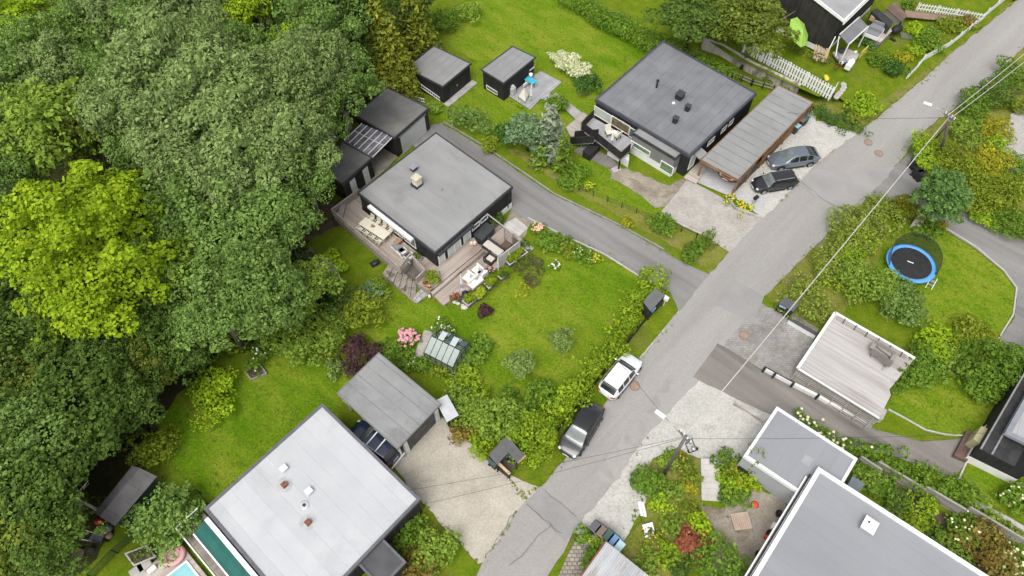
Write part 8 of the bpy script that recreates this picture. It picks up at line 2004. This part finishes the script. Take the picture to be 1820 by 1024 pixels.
# ---- shrubs, hedges and garden plants: (px, py, radius, height, leaf, label)
B = [
 # forest edge and lower lawn
 (385, 705, 1.6, 1.5, LM2, 'lone bright yellow green bush on the lower lawn', {}),
 (275, 795, 1.3, 1.7, LY, 'olive bush at the lawn corner beside the garden shed', {}),
 (290, 925, 2.1, 2.6, LA, 'large loose green tree bush beside the green awning', dict(n=30, k=(.2, .32))),
 (455, 632, .95, 1.1, LHD, 'dark rose bush with white blossoms above the soil bed', dict(flower=M_whitefl, fl_n=14, fl_size=.1)),
 (400, 600, 1.5, 1.6, LY, 'yellow tinged bush at the lawn edge left of the white roses', {}),
 (345, 640, 1.4, 1.7, LHD, 'mid green bush at the lower forest edge above the lone bright bush', {}),
 (555, 600, 2.3, 2.6, LG, 'big round green bush left of the purple tree', dict(n=24, k=(.22, .36))),
 (500, 590, 1.7, 1.9, LG, 'green bush left of the big round bush at the lower lawn', {}),
 (465, 580, 1.2, 1.3, LHD, 'dark green bush above the white roses at the forest edge', {}),
 (640, 555, 1.7, 2.1, LY, 'loose bush with yellow leaves on the lawn near the pink hydrangea', dict(n=20, k=(.22, .36))),
 (600, 540, 1.4, 1.8, LD, 'dark bush behind the loose yellow leaved bush', {}),
 (640, 630, 1.5, 1.9, LP, 'dark purple leaved bush above the light grey garage', dict(n=20, k=(.22, .36))),
 (594, 655, .8, 1.0, LV, 'pale silvery bush left of the purple leaved bush', {}),
 (675, 515, .9, .7, LG, 'low green shrub at the foot of the stone stairs', {}),
 (655, 520, .9, .8, LB, 'bluish shrub left of the low green shrub at the stone stairs', {}),
 (590, 465, 1.0, 1.2, LM2, 'yellow green bush overhanging the playhouse roof', {}),
 (724, 602, .7, .7, LHD, 'hydrangea dome of pink blossoms on the big lawn', dict(flower=M_pinkfl, fl_n=150, fl_size=.13, cat='flowering bush')),
 (864, 553, .5, .7, LP, 'small round dark red bush on the big lawn', dict(size=.09, dens=220)),
 (847, 620, 1.0, .8, LHD, 'spreading green leafy bush right of the greenhouse', dict(size=.18)),
 (790, 585, .8, .7, LHD, 'flower clump with white and yellow blossoms above the greenhouse', dict(flower=M_whitefl, fl_n=30, fl_size=.07)),
 (928, 515, .5, 1.0, LYW, 'thin yellow shrub standing alone on the big lawn', dict(size=.1, dens=30, core=.3)),
 (943, 482, 1.1, .6, leafmat('heather_leaf', (.09, .085, .045), (.14, .12, .06)), 'low brownish heather clump in the island bed', dict(size=.1)),
 (988, 472, .35, .5, LHD, 'little bush of white blossoms in the island bed', dict(flower=M_whitefl, fl_n=25, fl_size=.08)),
 (825, 670, 1.0, 1.1, LH, 'yellowish bush below the greenhouse corner', {}),
 (760, 645, .8, .9, LHD, 'green bush along the lower side of the greenhouse, left one', {}),
 (785, 660, .7, .8, LY, 'orange tinged bush along the lower side of the greenhouse', {}),
 (715, 630, .8, .8, LHD, 'green bush below the pink hydrangea', {}), (735, 648, .7, .7, LHD, 'green bush between hydrangea and greenhouse paving', dict(flower=M_whitefl, fl_n=8, fl_size=.06)),
 (690, 615, .9, .8, LHD, 'green bush right of the purple leaved bush', {}),
 (820, 705, 1.1, 1.5, LG, 'green bush beside the pale lean to roof, upper one', {}),
 (850, 700, .9, 1.2, LH, 'green bush with yellow shoots below the greenhouse', {}), (835, 740, 1.3, 1.6, LG, 'wide green bush beside the pale lean to roof, lower one', {}),
 (890, 745, 1.6, 2.2, LG, 'big olive green bush behind the L shaped bin shelter', dict(n=22, k=(.22, .36))), (825, 770, .8, 1.0, LOR, 'small rusty leaved bush at the gravel yard edge', {}),
 (855, 790, .8, 1.0, LH, 'lime bush at the gravel yard left of the bin shelter', {}), (945, 775, 1.6, 2.2, LH, 'large bright green bush right of the L shaped bin shelter', dict(n=24, k=(.22, .36))),
 (930, 735, 1.1, 1.5, LHD, 'green bush between olive bush and hedge', {}), (960, 700, 1.0, 1.3, LHD, 'dark green bush on the lawn at the hedge', {}), (905, 700, .7, .9, LHD, 'small bush on the lawn above the olive bush', {}),
 (945, 810, .9, .8, LH, 'lime bush on the verge below the large bright bush', {}),
 # entrance of white house
 (733, 945, 1.0, 1.1, LHD, 'dark green bush against the black wall of the white roofed house', {}), (715, 975, .7, .8, LG, 'green bush beside the entrance roof of the white roofed house', {}),
 (775, 985, 1.4, 1.6, LG, 'round green bush on the lawn strip at the bottom', {}), (745, 1010, 1.2, 1.3, LOR, 'rusty leaved bush at the bottom edge', {}),
 # flower bank above the terrace lawn
 (955, 405, .6, .6, LHD, 'bush of salmon blossoms at the end of the flower bank', dict(flower=mat('salmon_blossom', (.7, .38, .26), (.75, .48, .36), s=5), fl_n=60, fl_size=.1)),
 (970, 425, .9, .7, LHD, 'green clump in the flower bank beside the salmon blossoms', {}), (995, 432, .9, .8, LHD, 'leafy clump in the flower bank, second from the left', dict(flower=M_redfl, fl_n=10, fl_size=.06)),
 (1015, 445, .8, .7, LY, 'yellow tinged clump in the flower bank', {}), (1040, 452, .8, .7, LHD, 'leafy clump in the flower bank with white blossoms', dict(flower=M_whitefl, fl_n=14, fl_size=.06)), (1058, 460, .5, .5, LH, 'yellow blossom clump at the right end of the flower bank', dict(flower=M_yelfl, fl_n=30, fl_size=.07)),
 (930, 440, .8, .6, LD, 'dark low clump at the left end of the flower bank', {}),
 # hedge row between house and upper garden
 (838, 215, 1.3, 1.5, LA, 'clipped grey green hedge bush at the side road, left of the row', dict(rz=-.5, r2=(2.0, 1.1))),
 (905, 235, 1.1, 1.6, LJ, 'dark juniper in the row above the side road', {}), (870, 255, .8, 1.2, LY, 'yellowish shrub in the row above the side road', {}),
 (985, 185, 1.0, 1.2, LHD, 'rounded green bush at the boardwalk', {}), (1018, 315, 1.1, 1.2, LHD, 'dark green bush at the strip corner below the blue spruce', {}), (1045, 332, .5, .5, LH, 'small bush with yellow blossoms on the house front lawn', dict(flower=M_yelfl, fl_n=25, fl_size=.07)),
 (1175, 400, 1.0, 1.3, LHD, 'feathery green bush on the strip below the brick forecourt, left one', {}), (1115, 395, .5, .6, LYW, 'small yellow shrub on the strip above the side road', {}),
 (1012, 112, 1.9, 1.9, LCR, 'big cream white variegated bush on the upper lawn', dict(r2=(2.1, 1.2), rz=-.5, n=22, k=(.22, .34), size=.12, dens=90)), (1046, 150, 1.2, 1.2, LJ, 'dark green round bush below the cream variegated bush', {}),
 (770, 192, .7, .8, LG, 'light green bush beside the wall of the garden shed', {}), (705, 140, 1.4, 1.6, LG, 'fresh green bush behind the garage at the garden shed', {}), (745, 120, 1.1, 1.3, LHD, 'green bush left of the garden shed', {}),
 (790, 40, 1.6, 1.9, LHD, 'green bush at the top edge behind the garden shed, left one', {}), (830, 22, 1.3, 1.5, LG, 'light green bush at the top of the upper lawn', {}), (760, 75, 1.3, 1.5, LHD, 'dark green bush at the forest edge above the garden shed', {}),
 # top right garden
 (1310, 85, 1.4, 1.4, LG, 'green bush behind the retaining wall', {}), (1495, 235, .9, .7, LY, 'low shrub at the corner of the gravel parking', {}) if False else None,
 (1540, 185, 1.4, 1.2, LH, 'lime shrub at the roadside below the white fence end', {}), (1515, 205, .9, .8, LY, 'low yellowish shrub beside the lime roadside shrub', {}), (1570, 110, 1.2, 1.3, LHD, 'green shrub in the raised garden above the road', {}), (1590, 125, 1.1, 1.3, LJ, 'dark shrub in the raised garden beside the road', {}), (1608, 100, .8, 1.0, LYW, 'yellow shrub in the raised garden', {}),
 (1628, 92, .8, 1.0, LH, 'lime shrub at the short white fence', {}), (1655, 72, 1.6, 1.2, LHD, 'wide green shrub inside the roadside fence', dict(flower=M_yelfl, fl_n=20, fl_size=.06)), (1622, 52, 1.0, 1.2, LM2, 'bright green shrub beside the black smoker', {}), (1690, 45, 1.3, 1.1, LY, 'olive shrub under the brown steps', {}), (1720, 35, 1.0, 1.0, LOR, 'rusty shrub at the upper roadside fence', {}), (1545, 75, .9, 1.1, LJ, 'dark green shrub beside the yellow board', {}), (1530, 70, .8, 1.0, LHD, 'leafy shrub under the grey porch roof', {}), (1615, 12, .8, 1.0, LHD, 'green shrub beside the dark boarded landing', {}),
 (1395, 165, .8, .6, LHD, 'green plants below the white picket fence, left one', {}), (1430, 185, .7, .6, LOR, 'rusty plants below the lower end of the white picket fence', {}), (1365, 135, .9, .6, LG, 'pale green plants below the retaining wall', {}),
 # right bank shrubs
 (1800, 130, 1.71, 1.76, LHD, 'green shrub on the right bank under the cables, upper one', {}), (1770, 165, 1.59, 1.76, LD, 'dark green shrub on the right bank under the cables', {}), (1735, 190, 1.71, 1.98, LHD, 'leafy shrub right of the far utility pole', {}), (1765, 225, 1.46, 1.54, LYW, 'golden shrub by the grey hardstanding, upper one', {}), (1715, 235, 1.59, 1.76, LG, 'green shrub below the far utility pole', {}),
 (1650, 275, 1.95, 2.20, LH, 'lime green shrub above the black bins', {}), (1700, 290, 2.07, 2.20, LY, 'olive shrub in the middle of the right bank', {}), (1755, 290, 1.71, 1.87, LYW, 'golden shrub by the grey hardstanding, lower one', {}), (1735, 335, 2.20, 2.20, LY, 'olive shrub above the driveway, left one', {}), (1785, 340, 2.20, 2.20, LY, 'olive shrub above the driveway, right one', {}), (1810, 300, 1.59, 1.65, LHD, 'green shrub below the grey hardstanding at the right edge', {}), (1690, 335, 1.59, 1.76, LD, 'dark shrub behind the round driveway tree', {}), (1755, 385, 1.46, 0.88, LH, 'fern like lime plants at the upper driveway edge', {}), (1800, 400, 1.59, 1.32, LHD, 'green shrub at the right edge above the driveway', {}), (1770, 255, 1.22, 1.32, LH, 'lime shrub between the golden shrubs', {}),
 (1812, 190, 1.10, 1.10, LY, 'olive shrub at the right edge by the hardstanding', {}), (1760, 372, 0.85, 0.77, LB, 'silvery blue shrub at the upper driveway edge', {}),
 (1613, 370, 1.1, 1.7, leafmat('yellow_clipped', (.14, .17, .012), (.20, .21, .015)), 'clipped yellow green dome bush at the driveway mouth', dict(k=(.4, .5), n=9, dens=110, size=.09)), (1652, 407, 0.98, 0.77, LHD, 'low dark bush at the foot of the round driveway tree', {}), (1672, 400, 0.49, 0.66, LYW, 'little yellow bush at the lawn kerb', {}),
 # trampoline lawn
 (1545, 500, 2.0, 2.2, LG, 'big loose grey green shrub left of the trampoline', dict(n=22, k=(.22, .36))), (1600, 535, 1.9, 2.0, LA, 'grey green shrub below the trampoline', dict(n=22, k=(.22, .36))), (1575, 510, 1.3, 1.8, LG, 'mid green shrub at the trampoline edge', {}),
 (1670, 605, 1.4, 1.3, LM2, 'bright yellow green shrub above the platform terrace corner', {}), (1720, 600, 1.6, 1.3, LY, 'golden green low shrub along the lower trampoline lawn', {}), (1745, 615, 1.3, 1.2, LYW, 'yellow low shrub beside the golden green one', {}), (1765, 650, 2.0, 2.4, LHD, 'large dark green bush at the right edge above the black house', dict(n=24, k=(.22, .36))), (1800, 640, 1.2, 2.0, LHD, 'dark green bush cut by the right edge', {}), (1700, 640, 1.2, 1.2, LG, 'green shrub behind the low brown stone wall', {}), (1650, 640, 1.4, 1.4, LHD, 'leafy shrub at the corner of the platform terrace', {}), (1640, 670, 1.1, 1.2, LOR if False else LHD, 'dark leafy shrub beside the ivy at the platform terrace', {}), (1745, 690, 1.1, 1.5, LHD, 'dark bush at the upper corner of the corner lawn', {}), (1790, 680, 1.2, 1.8, LHD, 'dark bush between large bush and black house', {}),
 # lower right wild bed and yard
 (1155, 858, 1.0, 1.0, LHD, 'round dark green shrub at the edge of the gravel forecourt', dict(dens=90, size=.12)), (1190, 815, 0.67, 0.59, LG, 'green plants round the foot of the utility pole', {}), (1215, 825, 0.74, 0.59, LHD, 'leafy plants with orange blossoms beside the garden stairs', dict(flower=M_orfl, fl_n=14, fl_size=.08)), (1230, 850, 0.67, 0.59, LY, 'olive plants beside the garden stairs', {}), (1195, 870, 0.67, 0.51, LG, 'low green plants in the middle of the wild bed', {}), (1190, 930, 0.74, 0.77, LG, 'grey green plant with big leaves in the wild bed', {}), (1245, 935, 0.74, 0.77, LM2, 'bright lime shrub in the wild bed beside the work yard', {}), (1235, 965, .95, 1.0, LRD, 'red leaved bush in the wild bed', dict(n=14, dens=110)), (1190, 985, 0.74, 0.77, LH, 'lime ferns left of the red leaved bush', {}), (1285, 1000, 1.48, 1.87, LHD, 'big feathery green shrub at the bottom beside the work yard', dict(size=.13, n=24, k=(.22, .36))), (1210, 1010, 0.74, 0.85, LD, 'dark shrub at the bottom below the red leaved bush', {}), (1160, 955, 0.59, 0.51, LY, 'low yellow plants by the white sign', dict(flower=M_yelfl, fl_n=14, fl_size=.06)), (1225, 905, 0.59, 0.51, LY, 'low olive plants right of the wild bed middle', {}), (1150, 1000, 0.74, 0.59, LG, 'low green plants by the corrugated shed', {}), (1225, 870, 0.44, 0.42, LYW, 'yellow plants by the garden stairs', {}), (1175, 895, 0.67, 0.51, LM2, 'lime plants left in the wild bed', {}),
 (1290, 822, .9, .8, LHD, 'green bush at the top of the garden stairs', {}), (1310, 840, .8, .7, LH, 'green plants with orange blossoms by the garage block', dict(flower=M_orfl, fl_n=16, fl_size=.08)), (1293, 862, .75, .8, LH, 'golden green shrub right of the garden stairs', {}), (1335, 855, .65, .8, LM2, 'yellow lime shrub by the garage block wall', {}), (1315, 880, .65, .7, LHD, 'dark green clipped shrub by the work yard', {}), (1290, 880, .6, .7, LD, 'dark shrub at the foot of the garden stairs', {}),
 (1333, 815, .7, 3.0, LY, 'tall thin sapling leaning over the rim of the garage block', dict(dens=14, core=.3)),
 # strip behind right house
 (1530, 830, .9, .9, LHD, 'big leaved green plant beside the rain tank, upper one', {}), (1545, 850, .9, .8, LG, 'big leaved green plant with an orange blossom', dict(flower=M_orfl, fl_n=3, fl_size=.12)), (1570, 870, .9, .8, LHD, 'green plant in the soil strip beside the white rim', {}), (1590, 895, .9, .9, LD, 'dark plant in the soil strip beside the white rim', {}), (1635, 905, 1.1, 1.1, LH, 'lime green shrub in the soil strip by the plank fence', {}), (1620, 925, .8, .8, LY, 'yellowish plant below the lime shrub in the soil strip', {}), (1720, 945, 1.2, 1.1, LHD, 'bush with pale yellow blossoms by the plank fence', dict(flower=M_paleye, fl_n=25, fl_size=.1)), (1750, 975, 1.6, 1.6, LOR, 'brownish loose shrub in the bottom right corner', {}), (1795, 1000, 1.1, 1.1, LHD, 'bush of pale yellow blossoms in the bottom right corner', dict(flower=M_paleye, fl_n=60, fl_size=.12)), (1690, 985, 1.1, .8, LG, 'green low plants beside the white rim at the bottom', {}), (1655, 955, .8, .7, LHD, 'green low plants in the soil strip, lower part', {}), (1800, 885, 1.0, 1.2, LHD, 'dark bush with pale blossoms at the right edge of the side lawn', dict(flower=M_paleye, fl_n=22, fl_size=.11)),
]
for it in B:
 if it is None: continue
 x, y, r, h, m, lb, k = it; k = dict(k)
 if 'r2' in k: r = k.pop('r2')
 bush(x, y, r, h, m, lb, group=None, **k)
tree(725, 5, 'dark', 'dark green tree at the top edge above the forest corner', .8, .8)
# trees that stand alone
tree(1345, 46, 'olive', 'green tree with a broad crown at the white picket fence', 1.15, .95)
tree(1235, 25, 'dark', 'dark tree behind the retaining wall at the top edge', 1.1, .75)
tree(1290, 25, 'olive', 'olive tree at the top edge left of the broad crowned tree', 1.0, .75)
tree(1668, 352, 'broad', 'round blue green tree by the driveway mouth', 1.0, 1.0)
tree(1000, 603, 'silver', 'small silvery fruit tree on the big lawn, upper one', .98, 1.05)
tree(925, 650, 'silver', 'small silvery fruit tree on the big lawn, lower one', 1.05, .95)
tree(940, 238, 'bluecrown', 'bushy blue green conifer in the row above the side road', 1.1, .72, name='conifer', cat='conifer')
tree(978, 228, 'bluespruce', 'pale silvery blue spruce in the row above the side road', 1.45, 1.2, name='conifer', cat='conifer', var=0)
tree(1003, 268, 'thuja', 'yellow green columnar thuja in the row above the side road', 1.1, 1.15, name='conifer', cat='conifer', var=0)
tree(960, 275, 'thuja', 'dark green conifer in the row nearest the side road', 1.1, .6, name='conifer', cat='conifer', var=0)
# hedges
hedge([d8(650, 50), d8(560, 150)], 1.7, 1.8, LH, 'bushy hedge beside the bin shelter on the verge', wild=.35)
hedge([d8(560, 150), d8(490, 290), d8(400, 400), d8(300, 520), d8(220, 620)], 1.3, 1.7, LH, 'loose yellow green hedge along the street lawn, behind the parked cars', wild=.4)
hedge([d8(220, 620), d8(140, 700), d8(60, 760)], 1.6, 1.8, LH, 'wide loose hedge at the lower end of the street lawn', wild=.4)
hedge([(1010, -8), (1070, 28), (1110, 48), (1195, 88)], 2.3, 1.9, LHD, 'clipped green hedge from the top edge to the dark grey house', wild=.12, step=.3)
hedge([(1195, 88), (1240, 110), (1300, 140)], 1.9, 1.6, LHD, 'bright leafy hedge behind the dark grey house', wild=.2, step=.3)
hedge([c4(910, 250), c4(1040, 310), c4(1210, 370)], 1.15, .9, LJ, 'low dark juniper hedge at the end of the gravel parking', wild=.25, size=.12)
hedge([(1240, 445), (1225, 455), (1265, 415)], .9, 1.3, LHD, 'short green hedge on the strip at the junction', wild=.35)
hedge([(1575, 365), (1540, 400), (1500, 440), (1460, 490)], 2.4, 1.6, leafmat('grey_hedge_leaf', (.155, .235, .028), (.285, .335, .06)), 'wild grey green hedge along the road under the cable, upper part', wild=.45)
hedge([(1460, 490), (1440, 515), (1425, 530)], 2.3, 1.5, MATS['grey_hedge_leaf'], 'wild grey green hedge along the road, lower part', wild=.45)
hedge([(1545, 425), (1520, 460), (1500, 500)], 1.8, 1.4, LH, 'olive second row of the wild hedge beside the trampoline lawn', wild=.4)
hedge([d5(980, 400), d5(950, 500), d5(900, 600)], .7, 1.5, LHD, 'ivy over the side of the pale platform terrace', name='ivy', cat='ivy', wild=.3)
hedge([d5(1090, 400), d5(1050, 480), d5(1020, 560)], 1.3, 1.1, LHD, 'dark shrubs between ivy and corner lawn', wild=.4)
hedge([d7(480, 100), d7(600, 160), d7(740, 240)], 1.1, 1.0, LHD, 'row of white hydrangeas along the garage block', name='flower_row', cat='flowers', flower=M_paleye, fl_n=60, fl_size=.13)
hedge([d7(790, 250), d7(950, 310), d7(1080, 360)], 1.3, 1.3, LHD, 'green hedge between sunken driveway and plank fence, upper part', wild=.35)
hedge([d7(1080, 360), d7(1250, 420), d7(1400, 500), d7(1480, 570)], 1.6, 1.5, LHD, 'dense green hedge between sunken driveway and plank fence, lower part', wild=.3)
hedge([d7(1530, 610), d7(1660, 690), d7(1800, 760)], 1.0, .8, LG, 'low green plants between plank fence and stone edging', wild=.4)
hedge([c4(255, 915), c4(330, 960), c4(400, 985)], 1.0, .5, LH, 'low bed with yellow and orange blossoms at the gravel parking', name='flower_bed', cat='flowers', flower=M_yelfl, fl_n=50, fl_size=.09, size=.1)
hedge([e3(1290, 540), e3(1300, 580)], .9, .9, LHD, 'dark green bush at the bins by the street', wild=.3)
hedge([e3(1350, 560), e3(1400, 600)], .8, .7, LM2, 'yellow lime shrub behind the bins by the street', wild=.3)
hedge([e3(1340, 690), e3(1370, 650), e3(1320, 730)], .8, .9, LHD, 'green shrub along the corrugated shed', wild=.3)

# rough grass and weeds along the edges of roads, drives and walls
rng = np.random.default_rng(3); TL = []
for px, wd, n in (([(1524, 238), (1570, 200), (1638, 144), (1689, 96), (1810, 0)], .9, 260), ([(1820, 83), (1752, 151), (1683, 202), (1633, 239), (1596, 290)], .9, 200), ([(1445, 441), (1400, 490), (1358, 526)], .8, 60), ([(1540, 348), (1469, 417)], .6, 60),
 ([(1505, 250), (1451, 292), (1385, 360)], .25, 60), ([(1207, 556), (1137, 640), (1081, 711), (1003, 820), (940, 880)], .35, 150), ([(905, 845), (935, 890)], .5, 40), ([(1152, 771), (1120, 830)], .3, 12), ([(848, 1000), (750, 890)], .3, 60),
 ([(790, 222), (862, 266), (985, 348), (1100, 404), (1215, 468)], .5, 160), ([(1010, 420), (1075, 450), (1150, 496)], .4, 80), ([(920, 910), (860, 1000)], .3, 30), ([(1170, 380), (1240, 412), (1300, 447)], .4, 60), ([(722, 180), (787, 200), (840, 160)], .3, 60), ([(855, 150), (930, 195), (985, 160)], .3, 60),
 ([(1400, 560), (1482, 570), (1600, 640)], 1.2, 120), ([(570, 735), (365, 905)], .3, 90), ([(1140, 880), (1120, 960), (1180, 1000)], .8, 110), ([(1250, 820), (1240, 900), (1260, 960)], .8, 100), ([(590, 380), (700, 490), (790, 545), (860, 530), (925, 470)], .3, 120), ([(1560, 850), (1680, 940), (1790, 1010)], 1.6, 150)):
 q = [P(*v) for v in px]
 for k in range(n):
  i = rng.integers(0, len(q) - 1); t = rng.uniform(); a = q[i].lerp(q[i + 1], t); d = (q[i + 1] - q[i]).normalized(); o_ = rng.normal() * wd * .3
  if rng.uniform() < .35: continue
  s_ = rng.uniform(.04, .13); TL.append([a.x - d.y * o_, a.y + d.x * o_, .03, s_, s_, rng.uniform(.03, .1)])
arr = np.concatenate([leaf_arrays([v], .045, 240, rng, long=2.2) for v in TL]); arr[:, 2] = np.maximum(arr[:, 2], .02)
o = bpy.data.objects.new('weeds', leaf_mesh('weeds', arr, leafmat('weed_leaf', (.14, .21, .015), (.27, .29, .05), var=.35))); COL.objects.link(o); tag(o, 'rough grass and weeds along road and drive edges', 'weeds', kind='stuff')

# clover, coarse tufts and fallen leaves in the lawns
TL = []
for poly_, n in (([(640, 505), (838, 553), (935, 480), (1090, 468), (1150, 545), (1000, 700), (860, 720), (660, 600)], 420), ([(440, 620), (590, 665), (640, 690), (600, 730), (380, 900), (270, 850), (330, 690)], 420), ([(760, 70), (850, 5), (1010, 5), (1190, 90), (1050, 210), (880, 250), (760, 190)], 420), ([(1570, 400), (1680, 410), (1782, 485), (1800, 560), (1770, 610), (1600, 560)], 260), ([(1610, 660), (1680, 650), (1775, 740), (1650, 765)], 110), ([(1005, 300), (1060, 285), (1200, 370), (1080, 365)], 70)):
 q = [P(*v) for v in poly_]; k = 0
 while k < n:
  x, y = rng.uniform(min(v.x for v in q), max(v.x for v in q)), rng.uniform(min(v.y for v in q), max(v.y for v in q))
  if inside(x, y, q): s_ = rng.uniform(.05, .2); TL.append([x, y, .03, s_, s_, rng.uniform(.02, .05)]); k += 1
arr = np.concatenate([leaf_arrays([v], .05, 110, rng, long=2.0, flat=1.2) for v in TL]); arr[:, 2] = np.maximum(arr[:, 2], .015)
o = bpy.data.objects.new('lawn_clover', leaf_mesh('lawn_clover', arr, leafmat('clover', (.085, .17, .008), (.25, .29, .035), var=.3))); COL.objects.link(o); tag(o, 'clover and coarse tufts scattered in the lawns', 'clover', kind='stuff')
